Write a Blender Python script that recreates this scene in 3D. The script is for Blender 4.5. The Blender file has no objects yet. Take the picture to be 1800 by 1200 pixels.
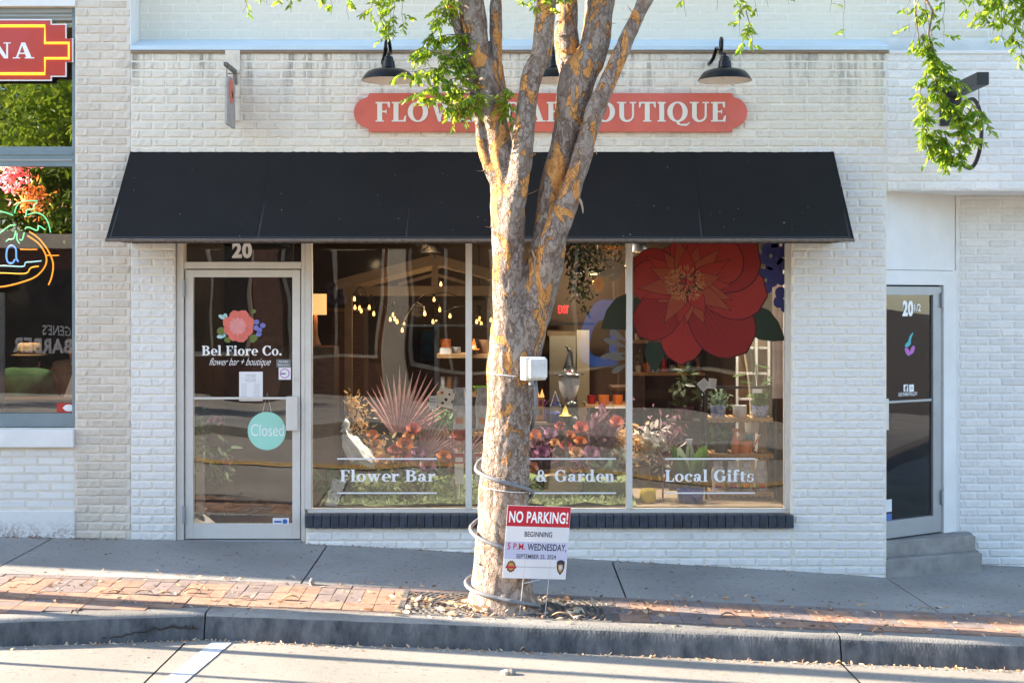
import bpy, bmesh, math, random
import numpy as np
from mathutils import Vector, Matrix, noise as mnoise
R = random.Random(7)
rad = math.radians
# ------------------------------------------------------------------ camera, sky, sun, exposure
F, D, HZ, CZ = 2508.6, 11.3, 525.0, 2.05          # focal length in px, distance to the facade, horizon row, eye height
sc = bpy.context.scene
cam_data = bpy.data.cameras.new('camera')
cam_data.sensor_width = 36.0
cam_data.lens = F / 1800 * 36
cam_data.shift_y = -(600 - HZ) / 1800
cam_data.clip_start, cam_data.clip_end = 0.1, 2000
cam = bpy.data.objects.new('camera', cam_data)
sc.collection.objects.link(cam)
cam.location = (0, -D, CZ)
cam.rotation_euler = (rad(90), 0, 0)
sc.camera = cam
SUN_EL, SUN_A = 22.0, 6.0                           # low sun from the left, a little behind the facade
world = bpy.data.worlds.new('World'); sc.world = world; world.use_nodes = True
wn = world.node_tree.nodes; wl = world.node_tree.links
bg = wn['Background']; sky = wn.new('ShaderNodeTexSky'); sky.sky_type = 'NISHITA'
sky.sun_disc = False; sky.sun_elevation = rad(SUN_EL); sky.sun_rotation = rad(-90 + SUN_A)
sky.air_density = 1.0; sky.dust_density = .7; sky.ozone_density = 1.8
wl.new(sky.outputs[0], bg.inputs[0]); bg.inputs[1].default_value = 0.118
sd = bpy.data.lights.new('sun', 'SUN'); sd.energy = 5.0; sd.angle = rad(0.5); sd.color = (1.0, 0.86, 0.68)
sun = bpy.data.objects.new('sun', sd); sc.collection.objects.link(sun)
to_sun = Vector((-math.cos(rad(SUN_EL)) * math.cos(rad(SUN_A)), math.cos(rad(SUN_EL)) * math.sin(rad(SUN_A)), math.sin(rad(SUN_EL))))
sun.rotation_euler = to_sun.to_track_quat('Z', 'Y').to_euler()
sun.location = (-20, 3, 12)
vs = sc.view_settings
vs.view_transform = 'Standard'; vs.look = 'None'; vs.gamma = 1.0; vs.use_curve_mapping = False
vs.exposure = 2.48
sc.cycles.use_denoising = True
sc.cycles.max_bounces = 8; sc.cycles.transparent_max_bounces = 16; sc.cycles.glossy_bounces = 3
sc.cycles.caustics_reflective = False; sc.cycles.caustics_refractive = False
sc.cycles.sample_clamp_indirect = 4.0

# ------------------------------------------------------------------ helpers
COL = sc.collection
def W(px, py, y=0.0):
    s = F / (D + y)
    return Vector(((px - 900) / s, y, CZ - (py - HZ) / s))
def SC(y): return F / (D + y)
def tag(o, label=None, cat=None, group=None, kind=None):
    if label: o['label'] = label
    if cat: o['category'] = cat
    if group: o['group'] = group
    if kind: o['kind'] = kind
    return o
def thing(name, label, cat, loc=(0, 0, 0), group=None, rotz=0.0):
    o = bpy.data.objects.new(name, None); COL.objects.link(o)
    o.location = loc; o.rotation_euler = (0, 0, rotz); o.empty_display_size = 0.1
    return tag(o, label, cat, group)
def wloc(p):
    v = Vector((0, 0, 0))
    while p is not None:
        v = v + Vector(p.location); p = p.parent
    return v
class MB:
    def __init__(s): s.v, s.f, s.m = [], [], []
    def add(s, vs, fs, mi=0):
        b = len(s.v); s.v.extend([tuple(p) for p in vs]); s.f.extend([tuple(i + b for i in f) for f in fs]); s.m.extend([mi] * len(fs)); return s
    def box(s, x0, x1, y0, y1, z0, z1, mi=0, bev=0.0):
        if bev <= 0:
            vs = [(x, y, z) for x in (x0, x1) for y in (y0, y1) for z in (z0, z1)]
            return s.add(vs, [(0, 1, 3, 2), (4, 6, 7, 5), (0, 4, 5, 1), (2, 3, 7, 6), (0, 2, 6, 4), (1, 5, 7, 3)], mi)
        bm = bmesh.new(); bmesh.ops.create_cube(bm, size=1.0)
        for v in bm.verts: v.co = ((x0 + x1) / 2 + v.co.x * (x1 - x0), (y0 + y1) / 2 + v.co.y * (y1 - y0), (z0 + z1) / 2 + v.co.z * (z1 - z0))
        bmesh.ops.bevel(bm, geom=list(bm.edges), offset=bev, segments=2, affect='EDGES', profile=0.6)
        bm.verts.index_update()
        s.add([v.co.copy() for v in bm.verts], [[v.index for v in f.verts] for f in bm.faces], mi); bm.free(); return s
    def prism(s, pts, T, w0, w1, mi=0, back=True):           # pts 2D (u,v), T(u,v,w)->xyz
        n = len(pts)
        vs = [T(u, v, w0) for u, v in pts] + [T(u, v, w1) for u, v in pts]
        fs = [tuple(range(n, 2 * n))] + [(i, (i + 1) % n, n + (i + 1) % n, n + i) for i in range(n)]
        if back: fs.append(tuple(range(n - 1, -1, -1)))
        return s.add(vs, fs, mi)
    def tube(s, path, r, n=10, mi=0, cap=True, closed=False):
        path = [Vector(p) for p in path]; L = len(path)
        rs = r if hasattr(r, '__len__') else [r] * L
        vs, fs = [], []; up = None
        for i, p in enumerate(path):
            a = path[(i - 1) % L] if (closed or i > 0) else p
            b = path[(i + 1) % L] if (closed or i < L - 1) else p
            t = (b - a).normalized() if (b - a).length > 1e-9 else Vector((0, 0, 1))
            if up is None:
                up = t.orthogonal().normalized()
            up = (up - t * up.dot(t))
            up = up.normalized() if up.length > 1e-6 else t.orthogonal().normalized()
            q = t.cross(up)
            for k in range(n):
                an = 2 * math.pi * k / n
                vs.append(p + (up * math.cos(an) + q * math.sin(an)) * rs[i])
        for i in range(L if closed else L - 1):
            j = (i + 1) % L
            for k in range(n):
                fs.append((i * n + k, i * n + (k + 1) % n, j * n + (k + 1) % n, j * n + k))
        if cap and not closed:
            fs.append(tuple(range(n - 1, -1, -1))); fs.append(tuple((L - 1) * n + k for k in range(n)))
        return s.add(vs, fs, mi)
    def lathe(s, prof, c=(0, 0, 0), n=20, mi=0, T=None, arc=(0, 2 * math.pi)):   # prof [(r,z)]
        vs, fs = [], []; full = abs(arc[1] - arc[0] - 2 * math.pi) < 1e-6
        m = n if full else n + 1
        for r, z in prof:
            for k in range(m):
                a = arc[0] + (arc[1] - arc[0]) * k / n
                p = Vector((r * math.cos(a), r * math.sin(a), z))
                if T: p = T @ p
                vs.append(p + Vector(c))
        for i in range(len(prof) - 1):
            for k in range(n):
                fs.append((i * m + k, i * m + (k + 1) % m, (i + 1) * m + (k + 1) % m, (i + 1) * m + k))
        return s.add(vs, fs, mi)
    def grid(s, xs, ys, zf, mi=0, thick=0.0):
        nx, ny = len(xs), len(ys); vs = [(x, y, zf(x, y)) for y in ys for x in xs]
        fs = [(j * nx + i, j * nx + i + 1, (j + 1) * nx + i + 1, (j + 1) * nx + i) for j in range(ny - 1) for i in range(nx - 1)]
        if thick:
            b = len(vs); ring = [i for i in range(nx)] + [j * nx + nx - 1 for j in range(1, ny)] + [(ny - 1) * nx + i for i in range(nx - 2, -1, -1)] + [j * nx for j in range(ny - 2, 0, -1)]
            vs += [(vs[i][0], vs[i][1], vs[i][2] - thick) for i in ring]
            m = len(ring)
            fs += [(ring[(k + 1) % m], ring[k], b + k, b + (k + 1) % m) for k in range(m)]
        return s.add(vs, fs, mi)
    def build(s, name, mats, parent=None, smooth=False, local=False, label=None, cat=None, group=None, kind=None, auto=None):
        off = Vector((0, 0, 0)) if (local or parent is None) else wloc(parent)
        me = bpy.data.meshes.new(name)
        me.from_pydata([(p[0] - off.x, p[1] - off.y, p[2] - off.z) for p in s.v], [], s.f)
        if not isinstance(mats, (list, tuple)): mats = [mats]
        for m in mats: me.materials.append(m)
        if len(mats) > 1: me.polygons.foreach_set('material_index', s.m)
        if smooth: me.polygons.foreach_set('use_smooth', [True] * len(me.polygons))
        me.update()
        if auto is not None:
            me.polygons.foreach_set('use_smooth', [True] * len(me.polygons)); me.set_sharp_from_angle(angle=rad(auto))
        o = bpy.data.objects.new(name, me); COL.objects.link(o)
        if parent is not None: o.parent = parent
        return tag(o, label, cat, group, kind)
def box(name, x0, x1, y0, y1, z0, z1, mat, parent=None, bev=0.0, **k):
    return MB().box(x0, x1, y0, y1, z0, z1, bev=bev).build(name, mat, parent, **k)
def recalc(o):
    bm = bmesh.new(); bm.from_mesh(o.data); bmesh.ops.recalc_face_normals(bm, faces=bm.faces); bm.to_mesh(o.data); bm.free(); return o
def baked(o):            # apply modifiers without operators
    dg = bpy.context.evaluated_depsgraph_get(); ev = o.evaluated_get(dg)
    me = bpy.data.meshes.new_from_object(ev); old = o.data
    o.modifiers.clear(); o.data = me; return o
def TF(x, y, z):         # frame on a facade: u right, v up, w towards the street
    return lambda u, v, w: (x + u, y - w, z + v)

# ------------------------------------------------------------------ materials
def nm(name):
    m = bpy.data.materials.new(name); m.use_nodes = True
    nt = m.node_tree; return m, nt, nt.nodes, nt.links, nt.nodes['Principled BSDF']
def lin(c): return tuple((x / 12.92 if x <= .04045 else ((x + .055) / 1.055) ** 2.4) for x in c)
def mk(name, col, rough=.6, var=.12, scale=6.0, bump=.0, bscale=60.0, metal=0.0, spec=.5, col2=None, rnd=0.0, stretch=None, trans=0.0, coat=0.0, detail=4.0, bdist=.01, spots=0.0):
    m, nt, N, L, P = nm(name)
    geo = N.new('ShaderNodeNewGeometry'); vec = geo.outputs['Position']
    if stretch:
        mp = N.new('ShaderNodeMapping'); mp.inputs['Scale'].default_value = stretch; L.new(vec, mp.inputs[0]); vec = mp.outputs[0]
    tx = N.new('ShaderNodeTexNoise'); tx.inputs['Scale'].default_value = scale; tx.inputs['Detail'].default_value = detail; tx.inputs['Roughness'].default_value = .65
    L.new(vec, tx.inputs['Vector'])
    cr = N.new('ShaderNodeValToRGB'); cr.color_ramp.elements[0].position = .3; cr.color_ramp.elements[1].position = .7
    c2 = col2 or tuple(c * (1 - 2 * var) for c in col)
    c1 = col if col2 else tuple(min(1, c * (1 + var)) for c in col)
    cr.color_ramp.elements[0].color = (*c2, 1); cr.color_ramp.elements[1].color = (*c1, 1)
    L.new(tx.outputs['Fac'], cr.inputs[0]); out = cr.outputs[0]
    if spots:
        for sc_, lo, hi, am in ((150., .40, .62, .30), (1.1, .42, .62, .30), (22., .60, .72, .55)):
            t2 = N.new('ShaderNodeTexNoise'); t2.inputs['Scale'].default_value = sc_; t2.inputs['Detail'].default_value = 5; L.new(geo.outputs['Position'], t2.inputs['Vector'])
            r2 = N.new('ShaderNodeMapRange'); r2.inputs[1].default_value = lo; r2.inputs[2].default_value = hi; r2.inputs[3].default_value = 1.0; r2.inputs[4].default_value = 1 - am * spots; L.new(t2.outputs['Fac'], r2.inputs[0])
            m2 = N.new('ShaderNodeMix'); m2.data_type = 'RGBA'; m2.blend_type = 'MULTIPLY'; m2.inputs[0].default_value = 1.0; L.new(out, m2.inputs[6]); L.new(r2.outputs[0], m2.inputs[7]); out = m2.outputs[2]
    if rnd:
        oi = N.new('ShaderNodeObjectInfo'); hs = N.new('ShaderNodeHueSaturation')
        mr = N.new('ShaderNodeMapRange'); mr.inputs[3].default_value = 1 - rnd; mr.inputs[4].default_value = 1 + rnd
        L.new(oi.outputs['Random'], mr.inputs[0]); L.new(mr.outputs[0], hs.inputs['Value']); L.new(out, hs.inputs['Color']); out = hs.outputs[0]
    L.new(out, P.inputs['Base Color'])
    P.inputs['Roughness'].default_value = rough; P.inputs['Metallic'].default_value = metal; P.inputs['Specular IOR Level'].default_value = spec
    if trans: P.inputs['Transmission Weight'].default_value = trans
    if coat: P.inputs['Coat Weight'].default_value = coat
    if bump:
        bt = N.new('ShaderNodeTexNoise'); bt.inputs['Scale'].default_value = bscale; bt.inputs['Detail'].default_value = 6; L.new(vec, bt.inputs['Vector'])
        bp = N.new('ShaderNodeBump'); bp.inputs['Strength'].default_value = bump; bp.inputs['Distance'].default_value = bdist
        L.new(bt.outputs['Fac'], bp.inputs['Height']); L.new(bp.outputs[0], P.inputs['Normal'])
    return m
def emis(name, col, s):
    m, nt, N, L, P = nm(name)
    P.inputs['Base Color'].default_value = (*col, 1); P.inputs['Emission Color'].default_value = (*col, 1); P.inputs['Emission Strength'].default_value = s * .62
    return m
def glass(name, ior=1.7, wav=.0, wscale=.9, tint=(.97, .98, .97)):
    m, nt, N, L, P = nm(name); N.remove(P)
    tr = N.new('ShaderNodeBsdfTransparent'); tr.inputs[0].default_value = (*tint, 1)
    gl = N.new('ShaderNodeBsdfGlossy'); gl.inputs['Roughness'].default_value = 0.0; gl.inputs['Color'].default_value = (1, 1, 1, 1)
    fr = N.new('ShaderNodeFresnel'); fr.inputs['IOR'].default_value = ior
    mx = N.new('ShaderNodeMixShader'); L.new(fr.outputs[0], mx.inputs[0]); L.new(tr.outputs[0], mx.inputs[1]); L.new(gl.outputs[0], mx.inputs[2])
    if wav:
        geo = N.new('ShaderNodeNewGeometry'); tx = N.new('ShaderNodeTexNoise'); tx.inputs['Scale'].default_value = wscale; tx.inputs['Detail'].default_value = 1.0
        L.new(geo.outputs['Position'], tx.inputs['Vector'])
        bp = N.new('ShaderNodeBump'); bp.inputs['Strength'].default_value = wav; bp.inputs['Distance'].default_value = .15
        L.new(tx.outputs['Fac'], bp.inputs['Height']); L.new(bp.outputs[0], gl.inputs['Normal'])
    L.new(mx.outputs[0], N['Material Output'].inputs[0]); return m
def leafmat(name, c1, c2, tr=.45, rough=.45):
    m, nt, N, L, P = nm(name)
    geo = N.new('ShaderNodeNewGeometry'); mr = N.new('ShaderNodeMix'); mr.data_type = 'RGBA'
    L.new(geo.outputs['Random Per Island'], mr.inputs[0]); mr.inputs[6].default_value = (*c1, 1); mr.inputs[7].default_value = (*c2, 1)
    L.new(mr.outputs[2], P.inputs['Base Color']); P.inputs['Roughness'].default_value = rough
    ts = N.new('ShaderNodeBsdfTranslucent'); hs = N.new('ShaderNodeHueSaturation'); hs.inputs['Value'].default_value = 2.0; hs.inputs['Hue'].default_value = .485
    L.new(mr.outputs[2], hs.inputs['Color']); L.new(hs.outputs[0], ts.inputs[0])
    mx = N.new('ShaderNodeMixShader'); mx.inputs[0].default_value = tr
    L.new(P.outputs[0], mx.inputs[1]); L.new(ts.outputs[0], mx.inputs[2]); L.new(mx.outputs[0], N['Material Output'].inputs[0]); return m
def brickpaint(name, col, grime, amount=.5, ledge=None, random=.05, foot=None):
    """old painted brick: cream paint, worn grey patches, vertical run marks below a ledge, rusty splash at the foot"""
    m, nt, N, L, P = nm(name)
    geo = N.new('ShaderNodeNewGeometry'); pos = geo.outputs['Position']
    def noise(scale, det=5, rough=.65, st=None):
        v = pos
        if st:
            mp = N.new('ShaderNodeMapping'); mp.inputs['Scale'].default_value = st; L.new(pos, mp.inputs[0]); v = mp.outputs[0]
        t = N.new('ShaderNodeTexNoise'); t.inputs['Scale'].default_value = scale; t.inputs['Detail'].default_value = det; t.inputs['Roughness'].default_value = rough
        L.new(v, t.inputs['Vector']); return t.outputs['Fac']
    def ramp(src, a, b, lo=0., hi=1.):
        r = N.new('ShaderNodeMapRange'); r.inputs[1].default_value = a; r.inputs[2].default_value = b; r.inputs[3].default_value = lo; r.inputs[4].default_value = hi
        L.new(src, r.inputs[0]); return r.outputs[0]
    def mul(a, b):
        r = N.new('ShaderNodeMath'); r.operation = 'MULTIPLY'; L.new(a, r.inputs[0]); L.new(b, r.inputs[1]); return r.outputs[0]
    def mix(f, a, b):
        r = N.new('ShaderNodeMix'); r.data_type = 'RGBA'; L.new(f, r.inputs[0])
        for i, x in ((6, a), (7, b)):
            if isinstance(x, tuple): r.inputs[i].default_value = (*x, 1)
            else: L.new(x, r.inputs[i])
        return r.outputs[2]
    sep = N.new('ShaderNodeSeparateXYZ'); L.new(pos, sep.inputs[0])
    c = mix(ramp(noise(1.1), .35, .7), col, tuple(x * .93 for x in col))
    c = mix(mul(ramp(noise(9., 6, .7), .52, .78, 0, amount), ramp(noise(1.6, 3), .38, .62)), c, grime)
    c = mix(ramp(noise(34., 6, .8), .57, .74, 0, amount), c, tuple(x * .45 for x in grime))
    if ledge:
        lz, dp = ledge
        run = mul(ramp(noise(7., 6, .75, (1, 1, .12)), .50, .66), ramp(sep.outputs[2], lz - dp, lz, 0, .8))
        run = mul(run, ramp(noise(.9, 3), .30, .46))
        c = mix(run, c, (.06, .05, .04))
    if foot:
        c = mix(mul(ramp(noise(45., 6, .8), .46, .56), mul(ramp(noise(3., 3), .3, .6), ramp(sep.outputs[2], foot[0] + foot[1], foot[0], 0, 1))), c, (.17, .075, .045))
    oi = N.new('ShaderNodeObjectInfo'); hs = N.new('ShaderNodeHueSaturation')
    L.new(ramp(oi.outputs['Random'], 0, 1, 1 - random, 1 + random), hs.inputs['Value']); L.new(c, hs.inputs['Color'])
    L.new(hs.outputs[0], P.inputs['Base Color']); P.inputs['Roughness'].default_value = .75; P.inputs['Specular IOR Level'].default_value = .3
    bp = N.new('ShaderNodeBump'); bp.inputs['Strength'].default_value = .55; bp.inputs['Distance'].default_value = .004
    L.new(noise(70., 6, .7), bp.inputs['Height']); L.new(bp.outputs[0], P.inputs['Normal'])
    return m
M = {}
M['brick_cream'] = brickpaint('painted_brick', (.80, .735, .62), (.42, .35, .27), .8, (3.98, .6), .07)
M['brick_tan'] = brickpaint('painted_brick_tan', (.67, .59, .49), (.34, .28, .22), .8, None, .08)
M['brick_white'] = brickpaint('painted_brick_white', (.79, .775, .745), (.46, .43, .39), .6, None, .07)
M['brick_low'] = brickpaint('painted_smooth_brick', (.78, .765, .735), (.45, .37, .31), .35)
M['base_dirt'] = brickpaint('painted_base', (.78, .765, .735), (.45, .37, .31), .35, None, .02, (.15, .16))
M['mortar'] = mk('painted_mortar', (.81, .76, .66), .75, .05, 9, .3, 120)
M['mortar_tan'] = mk('painted_mortar_tan', (.72, .66, .575), .75, .06, 9, .3, 120)
M['mortar_white'] = mk('painted_mortar_white', (.81, .80, .775), .75, .05, 9, .3, 120)
M['panel'] = brickpaint('painted_panel', (.80, .755, .635), (.55, .50, .40), .35)
M['plaster'] = mk('white_plaster', (.78, .775, .76), .7, .04, 3, .15, 80)
M['concrete'] = mk('sidewalk_concrete', (.385, .37, .345), .85, .12, 2.2, .5, 130, detail=8, spots=.9)
M['road'] = mk('road_concrete', (.36, .325, .28), .85, .10, 2.2, .5, 160, detail=9, spots=.7)
M['curb'] = mk('curb_concrete', (.31, .29, .26), .8, .12, 6, .5, 90, detail=9, spots=.7)
M['curb_face'] = mk('curb_dark_face', (.165, .165, .168), .8, .16, 9, .8, 60, stretch=(1, 1, .4), detail=12, col2=(.024, .028, .035))  # kerb face: mottled, darker and bluer than the top
M['step'] = mk('step_concrete', (.30, .28, .26), .85, .15, 7, .3, 120)
M['joint'] = mk('joint_dirt', (.06, .05, .045), .95, .3, 40)
M['sand'] = mk('jointing_sand', (.17, .13, .11), .95, .2, 40)
M['soil'] = mk('soil', (.09, .07, .055), .95, .3, 30, .5, 60)
M['paver_red'] = mk('paver_orange', (.35, .205, .14), .85, .14, 14, .35, 140, rnd=.16)
M['paver_mauve'] = mk('paver_mauve', (.235, .18, .162), .85, .14, 14, .35, 140, rnd=.14)
M['sill'] = mk('navy_glazed_brick', (.038, .052, .075), .4, .25, 20, .25, 90, rnd=.15)
M['alu'] = mk('cream_aluminium', (.66, .63, .58), .45, .04, 5, .08, 60)
M['silver'] = mk('silver_aluminium', (.33, .34, .36), .4, .05, 5, metal=.3)
M['frame_blue'] = mk('grey_blue_paint', (.19, .245, .265), .45, .08, 4, .1, 50)
M['frame_taupe'] = mk('grey_metal_band', (.33, .335, .31), .5, .06, 5, .1, 40, stretch=(1, 1, 8))
M['white'] = mk('white_vinyl', (.88, .88, .88), .5, .02, 5)
M['paper'] = mk('paper', (.78, .78, .80), .7, .03, 9)
M['ink'] = mk('dark_ink', (.025, .025, .045), .6, .05, 5)
M['grey_ink'] = mk('grey_ink', (.42, .42, .45), .6, .05, 5)
M['red_ink'] = mk('red_ink', (.52, .02, .04), .5, .03, 5)
M['lilac'] = mk('lilac_ink', (.50, .51, .66), .5, .02, 5)
M['fabric'] = mk('black_canvas', (.013, .012, .011), .65, .25, 1.3, .3, 500, spec=.2, stretch=(.6, 1, 1), col2=(.0065, .0062, .006), detail=7)
M['trim'] = mk('awning_binding', (.16, .125, .10), .8, .2, 30)
M['sign_red'] = mk('coral_sign_paint', (.66, .135, .09), .4, .08, 2.5, .1, 90)
M['cream_letter'] = mk('cream_letter', (.78, .74, .66), .5, .02, 5)
M['black_gloss'] = mk('black_enamel', (.006, .006, .007), .3, .1, 5, spec=.3)
M['black'] = mk('black_metal', (.02, .02, .022), .45, .15, 10)
M['iron'] = mk('cast_iron', (.20, .19, .18), .6, .25, 25, .3, 120, metal=.4)
M['lamp_in'] = mk('lamp_white_inside', (.82, .80, .74), .4, .02, 3)
M['flash'] = mk('blue_flashing', (.56, .68, .76), .45, .05, 2, .1, 30)
M['wood'] = mk('pine_wood', (.42, .24, .105), .6, .2, 9, .15, 60, stretch=(1, 6, 6))
M['wood_dark'] = mk('dark_wood', (.12, .065, .035), .55, .2, 9, .1, 50, stretch=(1, 6, 6))
M['cream_wood'] = mk('cream_timber', (.27, .20, .13), .6, .08, 6)
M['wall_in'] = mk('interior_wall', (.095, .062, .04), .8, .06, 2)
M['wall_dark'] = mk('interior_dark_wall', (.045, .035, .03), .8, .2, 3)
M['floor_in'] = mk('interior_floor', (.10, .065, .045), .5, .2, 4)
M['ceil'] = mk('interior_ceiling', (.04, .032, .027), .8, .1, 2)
M['glass'] = glass('window_glass', 1.62, .06, .8)
M['glass_door'] = glass('door_glass', 1.75, .03, 1.3)
M['glass_left'] = glass('restaurant_glass', 1.8, .006, 1.5)
M['clear'] = glass('clear_glass', 1.45)
M['bulb'] = emis('bulb_glow', (1.0, .50, .14), 1.3)
M['lampglow'] = emis('lampshade_glow', (1.0, .55, .2), .32)
M['tubelight'] = emis('ceiling_light_glow', (1.0, .72, .35), .8)
M['exit'] = emis('exit_red', (1.0, .03, .04), .35)
# ------------------------------------------------------------------ lettering
_tc = {}
def text_mesh(body, bold=0.0, shear=0.0):
    k = (body, bold, shear)
    if k not in _tc:
        cu = bpy.data.curves.new('t', 'FONT'); cu.body = body; cu.offset = bold; cu.shear = shear; cu.resolution_u = 4; cu.space_character = 1 + bold * 2
        o = bpy.data.objects.new('t', cu); COL.objects.link(o)
        bpy.context.view_layer.update()
        me = bpy.data.meshes.new_from_object(o.evaluated_get(bpy.context.evaluated_depsgraph_get()))
        v = np.array([x.co[:2] for x in me.vertices]); f = [tuple(p.vertices) for p in me.polygons]
        bpy.data.objects.remove(o); bpy.data.meshes.remove(me); bpy.data.curves.remove(cu)
        _tc[k] = (v, f)
    return _tc[k]
def sans(mb, body, u0, u1, v0, v1, T, w, bold=0.0, shear=0.0, mi=0):
    v, f = text_mesh(body, bold, shear); lo, hi = v.min(0), v.max(0)
    q = (v - lo) / (hi - lo)
    mb.add([T(u0 + a * (u1 - u0), v0 + b * (v1 - v0), w) for a, b in q], f, mi)
GW, GT, GS = .215, .085, .075
def g_rect(a, b, c, d): return [[(a, b), (c, b), (c, d), (a, d)]]
def g_ring(cx, cy, rx, ry, wx=GW, wy=GT, a0=0, a1=360, n=22):
    out = []
    for i in range(n):
        p, q = rad(a0 + (a1 - a0) * i / n), rad(a0 + (a1 - a0) * (i + 1) / n)
        f = lambda t, x, y: (cx + x * math.cos(t), cy + y * math.sin(t))
        out.append([f(p, rx, ry), f(q, rx, ry), f(q, rx - wx, ry - wy), f(p, rx - wx, ry - wy)])
    return out
def g_q(*p): return [list(p)]
def g_stem(x, y0, y1, w=GW, b=1, t=1, e=.075):
    o = [g_rect(x, y0, x + w, y1)]
    if b: o.append(g_rect(x - e, y0, x + w + e, y0 + GS))
    if t == 1: o.append(g_rect(x - e, y1 - GS, x + w + e, y1))
    if t == 2: o.append(g_q((x - e, y1 - GS), (x, y1 - GS), (x, y1), (x - e, y1 - .02)))
    return o
def g_dot(cx, cy, r): return [[(cx + r * math.cos(k * math.pi / 6), cy + r * math.sin(k * math.pi / 6)) for k in range(12)]]
def glyph(c):
    X = .68
    if c == 'F': return .68, g_stem(.08, 0, 1) + [g_rect(.1, .92, .64, 1), g_q((.56, .74), (.64, .70), (.64, 1), (.52, .98)), g_rect(.25, .47, .46, .55), g_q((.42, .47), (.49, .38), (.49, .64), (.42, .55))]
    if c == 'L': return .66, g_stem(.08, 0, 1) + [g_rect(.1, 0, .62, .08), g_q((.50, .02), (.62, 0), (.64, .33), (.57, .28))]
    if c == 'E': return .70, g_stem(.08, 0, 1) + [g_rect(.1, .92, .62, 1), g_q((.54, .74), (.62, .70), (.62, 1), (.50, .98)), g_rect(.25, .47, .46, .55), g_q((.42, .47), (.49, .38), (.49, .64), (.42, .55)), g_rect(.1, 0, .62, .08), g_q((.50, .02), (.64, 0), (.66, .33), (.58, .28))]
    if c == 'O': return .94, [g_ring(.46, .5, .45, .52, .23)]
    if c == 'Q': return .94, [g_ring(.46, .5, .45, .52, .23), g_q((.40, .05), (.52, .02), (.62, -.20), (.44, -.13)), g_q((.44, -.13), (.62, -.20), (.86, -.22), (.98, -.10)), g_q((.80, -.18), (.86, -.22), (1.02, -.02), (.95, -.03))]
    if c == 'C': return .84, [g_ring(.46, .5, .45, .52, .23, GT, 42, 318), g_rect(.70, .66, .77, 1.0), g_q((.74, .10), (.80, .26), (.72, .30), (.62, .12))]
    if c == 'G': return .92, [g_ring(.46, .5, .45, .52, .23, GT, 42, 330), g_rect(.70, .66, .77, 1.0), g_rect(.62, .06, .82, .46), g_rect(.54, .40, .90, .47)]
    if c == 'W': return 1.28, [g_q((.10, 1), (.32, 1), (.52, 0), (.38, 0)), g_q((.60, 1), (.68, 1), (.47, 0), (.38, 0)), g_q((.52, 1), (.74, 1), (.94, 0), (.80, 0)), g_q((1.10, 1), (1.18, 1), (.90, 0), (.80, 0)), g_rect(.02, .93, .42, 1.0), g_rect(.46, .93, .82, 1.0), g_rect(1.0, .93, 1.27, 1.0)]
    if c == 'R': return .86, g_stem(.08, 0, 1) + [g_ring(.36, .74, .34, .26, .20, .08, -90, 90, 12), g_rect(.25, .92, .38, 1), g_rect(.25, .48, .38, .56), g_q((.34, .50), (.55, .52), (.76, .02), (.56, 0)), g_rect(.60, 0, .88, .07)]
    if c == 'B': return .80, g_stem(.08, 0, 1) + [g_ring(.36, .76, .33, .24, .20, .08, -90, 90, 12), g_ring(.38, .28, .38, .28, .22, .08, -90, 90, 12), g_rect(.25, .92, .38, 1), g_rect(.25, .49, .40, .56), g_rect(.25, 0, .40, .08)]
    if c == 'A': return .96, [g_q((.14, 0), (.23, 0), (.48, 1), (.40, 1)), g_q((.38, 1), (.56, 1), (.86, 0), (.62, 0)), g_rect(.26, .28, .70, .36), g_rect(.02, 0, .34, .07), g_rect(.54, 0, .96, .07)]
    if c == 'U': return .92, [g_rect(.12, .3, .33, 1), g_rect(.68, .3, .77, 1), g_ring(.445, .32, .325, .34, .21, .1, 180, 270, 9), g_ring(.445, .32, .325, .34, .09, .1, 270, 360, 9), g_rect(.02, .93, .42, 1), g_rect(.58, .93, .87, 1)]
    if c == 'T': return .80, g_stem(.29, 0, 1, t=0) + [g_rect(.03, .92, .77, 1), g_q((.03, .70), (.10, .74), (.14, .97), (.03, .99)), g_q((.70, .74), (.77, .70), (.77, .99), (.66, .97))]
    if c == 'I': return .40, g_stem(.09, 0, 1)
    if c == 'N': return .96, [g_rect(.14, 0, .22, 1), g_rect(.72, 0, .80, 1), g_q((.12, 1), (.34, 1), (.80, 0), (.62, 0)), g_rect(.02, 0, .34, .06), g_rect(.60, .94, .92, 1), g_rect(.02, .94, .2, 1)]
    if c == 'l': return .36, g_stem(.07, 0, 1.04, .19, t=2)
    if c == 'i': return .36, g_stem(.07, 0, X, .19, t=2) + [g_dot(.165, .90, .125)]
    if c == 'o': return .66, [g_ring(.32, X / 2, .32, X / 2 + .015, .19, .08)]
    if c == 'e': return .62, [g_ring(.32, X / 2, .31, X / 2 + .015, .19, .08, 0, 312), g_rect(.12, .31, .62, .38)]
    if c == 'c': return .58, [g_ring(.32, X / 2, .31, X / 2 + .015, .19, .08, 55, 312), g_dot(.47, .52, .10)]
    if c == 'r': return .54, g_stem(.07, 0, X, .19, t=2) + [g_ring(.42, .44, .19, .25, .08, .10, 80, 178, 7), g_dot(.44, .58, .105)]
    if c == 'n': return .76, g_stem(.07, 0, X, .19, t=2) + [g_ring(.40, .44, .20, .25, .19, .11, 0, 130, 9), g_rect(.41, 0, .60, .45), g_rect(.35, 0, .66, GS)]
    if c == 'd': return .72, [g_ring(.28, X / 2, .27, X / 2 + .015, .18, .08, 40, 320), g_rect(.40, 0, .59, 1.04), g_rect(.32, .97, .42, 1.04), g_rect(.55, 0, .67, .07)]
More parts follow.
